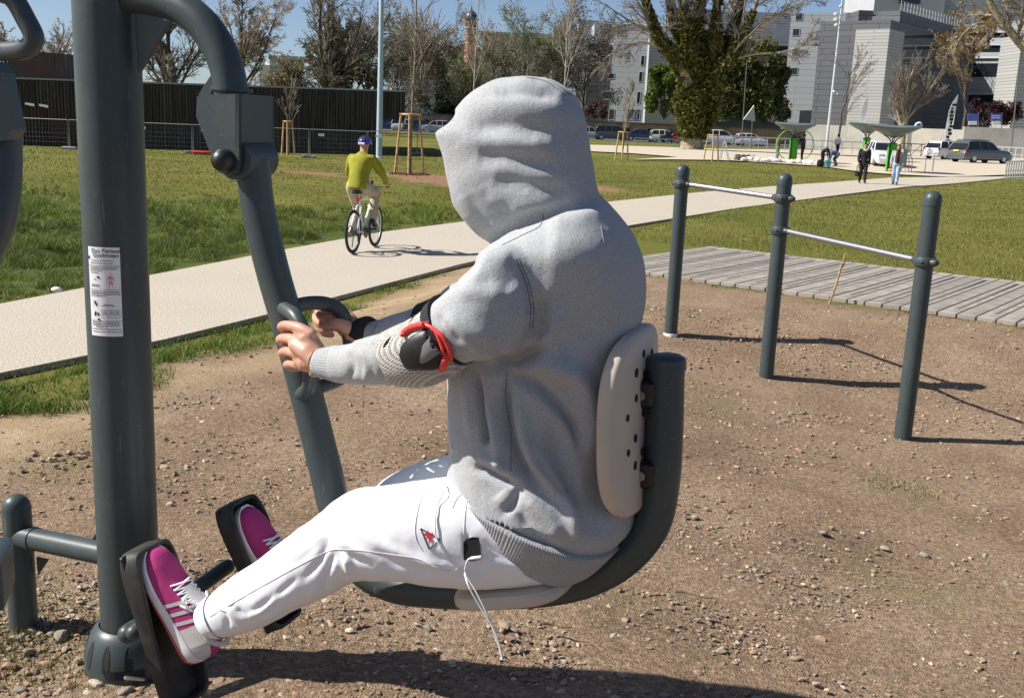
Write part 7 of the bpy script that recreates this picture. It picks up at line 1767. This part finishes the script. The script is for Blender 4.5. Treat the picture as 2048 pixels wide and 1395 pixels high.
MB().lathe([(rr_ + .2, zoff(936, 57, 235)), (rr_ + .2, zoff(936, 55, 235))], c * [1, 1, 0], 8, R=R8).build('cornice', M_CONC, tw.o, angle=20)
MB().lathe([(rr_ * .92, zoff(936, 55, 235)), (rr_ * .92, z2)], c * [1, 1, 0], 8, R=R8).build('belfry', M_BRK, tw.o, angle=20)
for k in range(8):
    a = .4 + (k + .5) * math.pi / 4; q = c * [1, 1, 0] + [math.cos(a) * rr_ * .87, math.sin(a) * rr_ * .87, zoff(936, 51, 235)]; MB().box(q, (.12, .55, 1.0), R=rotz(a)).build('opening', M_OPEN, tw.o, smooth=False)
for v in (66, 80): MB().box(c * [1, 1, 0] + [-.45, -rr_ * .92, zoff(936, v, 235)], (.4, .2, .7)).build('window', M_OPEN, tw.o, smooth=False)
MB().lathe([(rr_ + .25, z2 - .15), (rr_ + .25, z2 + .05), (rr_ * .98, z2 + .12), (rr_ * .95, z2 + .6), (rr_ * .8, z3 - .6), (rr_ * .5, z3 - .15), (.25, z3 + .1), (.12, z3 + .7), (.04, z3 + 1.1)], c * [1, 1, 0], 20).build('dome', mat('slate_dome', (.05, .06, .075), .35), tw.o)
# ------------------------------------------------------------------ cars
M_CGLASS = mat('car_glass', (.015, .018, .02), .06, spec=.7); M_TRIM = mat('car_trim', (.02, .02, .02), .6); M_LENSW = mat('headlight_lens', (.7, .72, .75), .1); M_LENSR = mat('tail_lens', (.35, .01, .01), .2)
PAINT = {}
def car_paint(name, c): 
    if name not in PAINT: PAINT[name] = mat(name, c, .28, coat=.8, var=.03, scale=3, metal=.0)
    return PAINT[name]
STYLES = {  # side profile: (x, z) roof line from rear to front as fractions of length and height
 'hatch': dict(L=3.9, W=1.68, Hh=1.46, belt=.60, roof=[(.03, .62), (.10, .93), (.22, .995), (.46, 1.0), (.60, .92), (.76, .64)], hood=[(.76, .63), (.93, .55), (.99, .40)]),
 'estate': dict(L=4.75, W=1.86, Hh=1.56, belt=.60, roof=[(.015, .60), (.085, .93), (.16, .985), (.44, 1.0), (.56, .93), (.70, .63)], hood=[(.70, .625), (.92, .55), (.985, .42)]),
 'mpv': dict(L=4.5, W=1.8, Hh=1.72, belt=.57, roof=[(.02, .58), (.05, .92), (.12, .99), (.55, 1.0), (.68, .90), (.86, .58)], hood=[(.86, .575), (.95, .50), (.99, .38)]),
 'saloon': dict(L=4.4, W=1.74, Hh=1.42, belt=.62, roof=[(.16, .63), (.29, .93), (.38, .99), (.50, 1.0), (.61, .93), (.76, .64)], hood=[(.76, .63), (.93, .55), (.99, .40)])}
def car(style, loc, heading, paint, label, group=None, plate=None, cat='car', rails=False):
    s = STYLES[style]; L_, W_, Hh = s['L'], s['W'], s['Hh']; root = empty('parked_car', loc, label, cat, group); R = rotz(heading); loc = np.asarray(loc, float)
    Wd = lambda p: loc + R @ np.array([(p[0] - .5) * L_, p[1], p[2]])
    g = .17; rear_top = s['roof'][0][1] * Hh
    tops = [(0.0, .42 * Hh), (.008, .56 * Hh), (s['roof'][0][0], rear_top)] + [(x, z * Hh) for x, z in ((s['roof'][-1][0], s['belt'] + .03),)] + [(x, z * Hh) for x, z in s['hood']] + [(1.0, .30 * Hh)]
    xs = np.linspace(0, 1, 30); zt = np.interp(xs, [t[0] for t in tops], [t[1] for t in tops]); rings_ = []
    for x, z in zip(xs, zt):
        e = min(x, 1 - x); hw = W_ / 2 * (1 - .13 * (1 - min(1, e / .13)) ** 2); zb_ = g + .06 * (1 - min(1, e / .06))
        sec_ = [(-hw * .9, zb_), (-hw * .98, zb_ + .1), (-hw, zb_ + .28), (-hw * .985, z - .16 if z - .16 > zb_ + .3 else zb_ + .31), (-hw * .93, z - .03), (-hw * .85, z), (hw * .85, z), (hw * .93, z - .03), (hw * .985, z - .16 if z - .16 > zb_ + .3 else zb_ + .31), (hw, zb_ + .28), (hw * .98, zb_ + .1), (hw * .9, zb_)]
        rings_.append([Wd((x, y, zz)) for y, zz in sec_])
    MB().rings(rings_).build('body', paint, root, angle=30)
    rx = [p[0] for p in s['roof']]; xs = np.linspace(rx[0], rx[-1], 16); zt = np.interp(xs, rx, [p[1] * Hh for p in s['roof']]); rg, rr_ = [], []
    zb_ = s['belt'] * Hh - .02
    for x, z in zip(xs, zt):
        z = max(z, zb_ + .03); f = (z - zb_) / (Hh - zb_); hw = W_ / 2 * .93; ht = hw - .20 * f
        rg.append([Wd((x, y, zz)) for y, zz in ((-hw, zb_), (-ht, z - .03), (-ht * .93, z), (ht * .93, z), (ht, z - .03), (hw, zb_))])
    MB().rings(rg).build('windows', M_CGLASS, root, angle=25)
    xr = np.linspace(s['roof'][1][0] - .012, s['roof'][-2][0] - .01, 12); top_ = []
    for x in xr:
        z = np.interp(x, rx, [p[1] * Hh for p in s['roof']]) + .012; ht = W_ / 2 * .93 - .185
        top_.append([Wd((x, y, zz)) for y, zz in ((-ht - .012, z - .075), (-ht * .95, z + .004), (0, z + .02), (ht * .95, z + .004), (ht + .012, z - .075), (0, z - .05))])
    MB().rings(top_).build('roof', paint, root, angle=40)
    for sd in (-1, 1):
        for x0, x1 in ((s['roof'][0][0] + .012, s['roof'][1][0]), (.30, .305), (.47, .475), (s['roof'][-1][0] - .012, s['roof'][-2][0])):
            hw = W_ / 2 * .94; z1 = np.interp(x1, rx, [p[1] * Hh for p in s['roof']]); f = (z1 - zb_) / (Hh - zb_); MB().tube([Wd((x0, sd * hw, zb_)), Wd((x1, sd * (hw - .2 * f), z1 - .01))], .035, 5).build('pillar', paint, root)
        MB().bbox(Wd((s['roof'][-1][0] - .06, sd * (W_ / 2 + .06), zb_ + .10)), (.14, .16, .11), R=R, b=.03).build('mirror', paint, root)
        if rails: MB().tube([Wd((.12, sd * W_ * .36, Hh + .03)), Wd((.3, sd * W_ * .365, Hh + .06)), Wd((.52, sd * W_ * .36, Hh + .03))], .02, 6).build('roof_rail', M_TRIM, root)
        MB().bbox(Wd((.965, sd * W_ * .36, .47 * Hh)), (.16, .32, .14), R=R, b=.03).build('headlight', M_LENSW, root)
        MB().bbox(Wd((.018, sd * W_ * .43, .56 * Hh)), (.10, .14, .30 if style in ('hatch', 'mpv') else .18), R=R, b=.03).build('taillight', M_LENSR, root)
        for x in (.185, .80):
            c_ = Wd((x, sd * (W_ / 2 - .12), .31)); w = empty('wheel', c_, parent=root); ay = R @ np.array([0, sd, 0])
            MB().tube([c_ - ay * .10, c_ - ay * .08, c_ + ay * .09, c_ + ay * .11], [.28, .315, .315, .285], 20).build('tyre', M_TYRE, w); MB().tube([c_ + ay * .105, c_ + ay * .118], [.20, .185], 14).build('rim', M_RIM, w)
            MB().tube([c_ - ay * .04, c_ + ay * .06], .36, 20).build('wheel_arch', M_TRIM, w)
    MB().bbox(Wd((.003, 0, .30)), (.10, W_ * .84, .22), R=R, b=.04).build('bumper', paint, root); MB().bbox(Wd((.985, 0, .30)), (.12, W_ * .84, .22), R=R, b=.04).build('bumper', M_TRIM if style == 'mpv' else paint, root)
    MB().bbox(Wd((-.006, 0, .52 * Hh)), (.03, .5, .11), R=R, b=.004).build('number_plate', plate or M_WHITE, root)
    return root
SIL = car_paint('silver_paint', (.36, .37, .38)); WHT = car_paint('white_paint', (.72, .73, .73)); NVY = car_paint('navy_paint', (.02, .03, .085)); GRY = car_paint('dark_grey_paint', (.06, .07, .075)); BLU = car_paint('blue_paint', (.03, .05, .13)); RED = car_paint('red_paint', (.42, .02, .025)); BLK = car_paint('black_paint', (.015, .016, .018)); GOLDG = car_paint('grey_green_paint', (.085, .095, .10)); PGRN = car_paint('pale_green_paint', (.62, .68, .58))
YEL = mat('yellow_plate', (.80, .55, .05), .5)
GC = 'cars parked along the road'
for u, v, st_, pt, hd, lab in ((783, 262, 'mpv', BLU, 0, 'blue people carrier parked behind the lamp post'), (812, 264, 'hatch', WHT, 0, 'white car hidden behind the tall wooden stakes'), (842, 263, 'saloon', NVY, 0, 'navy saloon car behind the tall wooden stakes'), (872, 263, 'hatch', SIL, math.pi, 'silver hatchback parked beside the hood'),
                           (1178, 277, 'hatch', SIL, 0, 'silver car half hidden behind the hood'), (1224, 280, 'mpv', GRY, 0, 'dark grey people carrier parked along the pink wall'), (1282, 283, 'saloon', NVY, 0, 'navy saloon parked behind the wooden stakes'), (1328, 285, 'hatch', PGRN, 0, 'pale green hatchback next to the ivy clad tree'), (1352, 286, 'saloon', BLK, 0, 'black car between the pale hatchback and the red car'), (1372, 287, 'hatch', RED, 0, 'red car peeping out behind the ivy clad trunk'), (1436, 289, 'mpv', WHT, 0, 'white people carrier parked behind the stepladder'), (1500, 290, 'hatch', WHT, 0, 'white hatchback parked beyond the dark railing posts')):
    p = onZ(u, v, .06); k_ = 128 / p[1]; p = onY(u, v, 128); p[2] = .03; car(st_, p, hd + .06, pt, lab, GC)
p = G(1958, 327); p[2] += .07; car('estate', p, .42, GOLDG, 'grey green estate car with roof rails and a yellow plate', plate=YEL, rails=True)
p = G(1893, 316); p[2] += .07; car('hatch', onY(1893, 316, 86) * [1, 1, 0] + [0, 0, .07], .5, WHT, 'white hatchback parked behind the grey green estate car')
p = G(1764, 333); car('hatch', p + [0, 0, .07], TOCAM(p) + .25, WHT, 'white car parked among the green canopied kiosks')

# ------------------------------------------------------------------ canopied green kiosks
M_GREEN = mat('bright_green_panel', (.05, .36, .02), .4); M_CAN = mat('grey_canopy', (.115, .15, .155), .45); M_LEG = mat('black_curved_steel', (.02, .02, .02), .5); M_ORG = mat('orange_plastic', (.85, .36, .02), .5); M_HOOP = mat('green_hoop', (.16, .42, .06), .5)
def kiosk(u, v, top, wpx, lab, hoop=True, glob=False, turn=0.0):
    p = G(u, v) + [0, 0, .03]; k_ = float(-(p - CAM) @ RN[:, 2]) / F; h = (v - top) * k_; w = wpx * k_; root = empty('kiosk', p, lab, 'kiosk', 'green canopied kiosks on the plaza')
    R = rotz(turn); Wd = lambda x, y, z: p + R @ np.array([x, y, z])
    seg = 28; rg = []
    for q, z in ((.05, .70), (.12, .735), (.30, .80), (.50, .90), (.52, .935), (.50, .95), (.25, .955), (.03, .96)):
        rg.append([Wd(w * q * math.cos(a) * (1 if abs(math.cos(a)) < .99 else 1), w * q * .62 * math.sin(a), h * (z + .05 * math.cos(2 * a) * q)) for a in np.arange(seg) * 2 * math.pi / seg])
    MB().rings(rg).build('canopy', M_CAN, root)
    for s in (-1, 1):
        MB().tube(spline([Wd(s * .10, 0, h * .30), Wd(s * .11, 0, h * .62), Wd(s * w * .18, 0, h * .76), Wd(s * w * .36, 0, h * .86)], 6), .035, 8).build('leg', M_LEG, root)
        MB().tube(spline([Wd(0, s * .10, h * .30), Wd(0, s * .11, h * .66), Wd(0, s * w * .12, h * .78), Wd(0, s * w * .24, h * .86)], 6), .03, 8).build('leg', M_LEG, root)
    MB().bbox(Wd(0, 0, h * .30), (.46, .34, h * .60), R=R, b=.05).build('column', M_GREEN, root)
    MB().bbox(Wd(-.20, -.19, h * .30), (.10, .04, h * .58), R=R, b=.01).build('column_edge', M_LEG, root)
    MB().bbox(Wd(0, -.45, .12), (.52, .22, .14), R=R, b=.05).build('step', M_ORG, root)
    if hoop:
        rH = 37 * k_; c = Wd(0, -.35, rH * .92); P = [c + R @ np.array([rH * math.cos(a), 0, rH * .88 * math.sin(a)]) for a in np.linspace(0, 2 * math.pi, 41)]
        MB().tube(np.array(P), .03, 8, cap=False).build('hoop', M_HOOP, root)
    else:
        MB().tube(spline([Wd(.3, -.3, h * .35), Wd(.55, -.4, h * .40), Wd(.62, -.4, h * .25)], 5), .035, 8).build('handle', M_ORG, root)
        for s in (-1, 1): MB().tube(spline([Wd(.6 + s * .1, .2, 0), Wd(.6 + s * .12, .2, h * .3), Wd(1.1, .2 + s * .2, h * .34), Wd(1.2, .2 + s * .2, 0)], 5), .025, 8).build('rail', M_GALV, root)
        MB().bbox(Wd(.75, .5, h * .28), (.62, .06, h * .34), R=R, b=.02).build('board', M_METAL, root)
    if glob: MB().tube(spline([Wd(w * .38, 0, h * .9), Wd(w * .40, 0, h * 1.0), Wd(w * .47, 0, h * 1.03), Wd(w * .5, 0, h * .99)], 5), .06, 8, dome=True).build('lamp', M_WHITE, root)
kiosk(1584, 325, 246, 80, 'green kiosk with a big hoop under its grey canopy', True)
kiosk(1729, 322, 246, 84, 'green kiosk behind the woman in the black coat', False, turn=.35)
kiosk(1779, 345, 250, 104, 'green kiosk with a white curved lamp on its canopy', False, True)
# sacks, pallets, buckets on the plaza edge
M_SACK = mat('white_sack', (.62, .61, .58), .8, var=.1, scale=3, bump=.5, bscale=6, bdist=.04)
r = np.random.default_rng(12)
SACKL = [w + ' white sack counting from the grey pallets along the plaza edge' for w in 'first second third fourth fifth sixth seventh eighth ninth tenth eleventh twelfth thirteenth'.split()]
SACKN = 0
for k in range(13):
    u = 1488 + k * 13.5 + r.normal(0, 2); v = 323 + k * .75 + r.normal(0, .8)
    if 1640 < u < 1652: continue
    p = G(u, v) + [0, 0, .04]; me_ = MB(); n0 = 0; me_.ball((0, 0, 0), (.32 * r.uniform(.8, 1.3), .24, .13 * r.uniform(.8, 1.4)), 10, 7); me_.V[0] = me_.V[0] @ rotz(r.uniform(0, 3)).T * (1 + .12 * np.sin(me_.V[0] * 13)) + p + [0, 0, .1]
    tag(me_.build('sack', M_SACK), SACKL[SACKN], 'sack', 'white sacks along the plaza edge'); SACKN += 1
pal_ = empty('pallet_stack', G(1484, 322) + [0, 0, .03], 'small stack of grey pallets at the end of the sacks', 'pallets')
for k in range(3):
    for j in range(4): MB().box(G(1484, 322) + [-.45 + j * .3, .0, .08 + k * .15], (.2, .9, .05), R=rotz(.15 * k)).build('board', bpy.data.materials['weathered_boards'] if False else M_WOOD if k == 9 else mat('grey_pallet_wood', (.36, .33, .28), .9) if 'grey_pallet_wood' not in bpy.data.materials else bpy.data.materials['grey_pallet_wood'], pal_, smooth=False)
    MB().box(G(1484, 322) + [0, 0, .02 + k * .15], (1.1, .1, .09), R=rotz(.15 * k)).build('bearer', bpy.data.materials['grey_pallet_wood'], pal_, smooth=False)
p = G(1655, 336) + [0, 0, .05]; bk = empty('bucket', p, 'turquoise bucket on the plaza beside the stooping people', 'bucket')
MB().lathe([(.14, 0), (.19, .36), (.20, .37), (.18, .36), (.13, .02)], p, 20, cap=False).build('pail', mat('turquoise_plastic', (.05, .32, .34), .4), bk); MB().tube([p + [.19 * math.cos(a), 0, .36 + .16 * math.sin(a)] for a in np.linspace(0, math.pi, 12)], .008, 6).build('handle', M_GALV, bk)
p = G(1640, 335) + [0, 0, .05]; tag(MB().bbox(p + [0, 0, .2], (.4, .3, .4), b=.1).build('backpack', M_BLACK), 'black backpack on the ground beside the turquoise bucket', 'backpack')
# ------------------------------------------------------------------ railings
def railing(pts, Y, hh, lab, m, n, brace=False, z=None, mid=1):
    P = [onY(u, v, y) for (u, v), y in zip(pts, Y)]
    for q in P: q[2] = float(gz(q[0], q[1])) if z is None else z
    root = empty('railing', P[0], lab, 'railing'); a, b = P[0], P[-1]
    for k in range(n + 1):
        q = a + (b - a) * k / n; MB().tube([q, q + [0, 0, hh]], .035, 6).build('post', m, root)
    for j in range(1, mid + 2): z_ = np.array([0, 0, hh * j / (mid + 1)]); MB().tube([a + z_, b + z_], .03 if j <= mid else .045, 6).build('rail', m, root)
    if brace:
        for k in range(n):
            q, s = a + (b - a) * k / n, a + (b - a) * (k + 1) / n; MB().tube([q + [0, 0, hh * .1], s + [0, 0, hh]], .03, 5).build('brace', m, root)
railing([(1412, 300), (1622, 303)], (98, 96), 1.15, 'light steel railing between the ivy tree and the first kiosk', M_GALV, 12)
railing([(1622.5, 303), (1745, 303)], (96, 95), 1.1, 'steel railing behind the floodlight mast', M_GALV, 6)
railing([(1800, 303), (1965, 300)], (96, 100), 1.15, 'dark cross braced railing behind the white hatchback', M_DARKP, 8, True)
railing([(1962, 312), (2100, 313)], (92, 90), 1.2, 'white topped railing beyond the estate car', M_POLEW, 10)
railing([(1268, 297), (1345, 299)], (100, 100), .6, 'low railing before the parked cars', M_GALV, 6)
railing([(1350, 299), (1372, 299)], (100, 100), .6, 'short low railing beside the ivy trunk', M_GALV, 3)
railing([(2012, 344), (2090, 340)], (56, 55), .95, 'grey steel barrier with vertical bars beside the path', M_GALV, 16)
b = G(1864, 345) + [0, 0, .04]; tag(MB().tube([b, b + [0, 0, .9]], .04, 10, dome='end').build('bollard', M_GALV), 'lone steel bollard on the plaza before the estate car', 'bollard')
b = G(1849, 347) + [0, 0, .04]; tag(MB().tube([b - [1.1, 0, 0], b - [1.1, 0, -.75], b + [.0, 0, .75], b], .025, 8).build('cycle_stand', M_GALV), 'bent steel cycle stand beside the third kiosk', 'cycle stand')
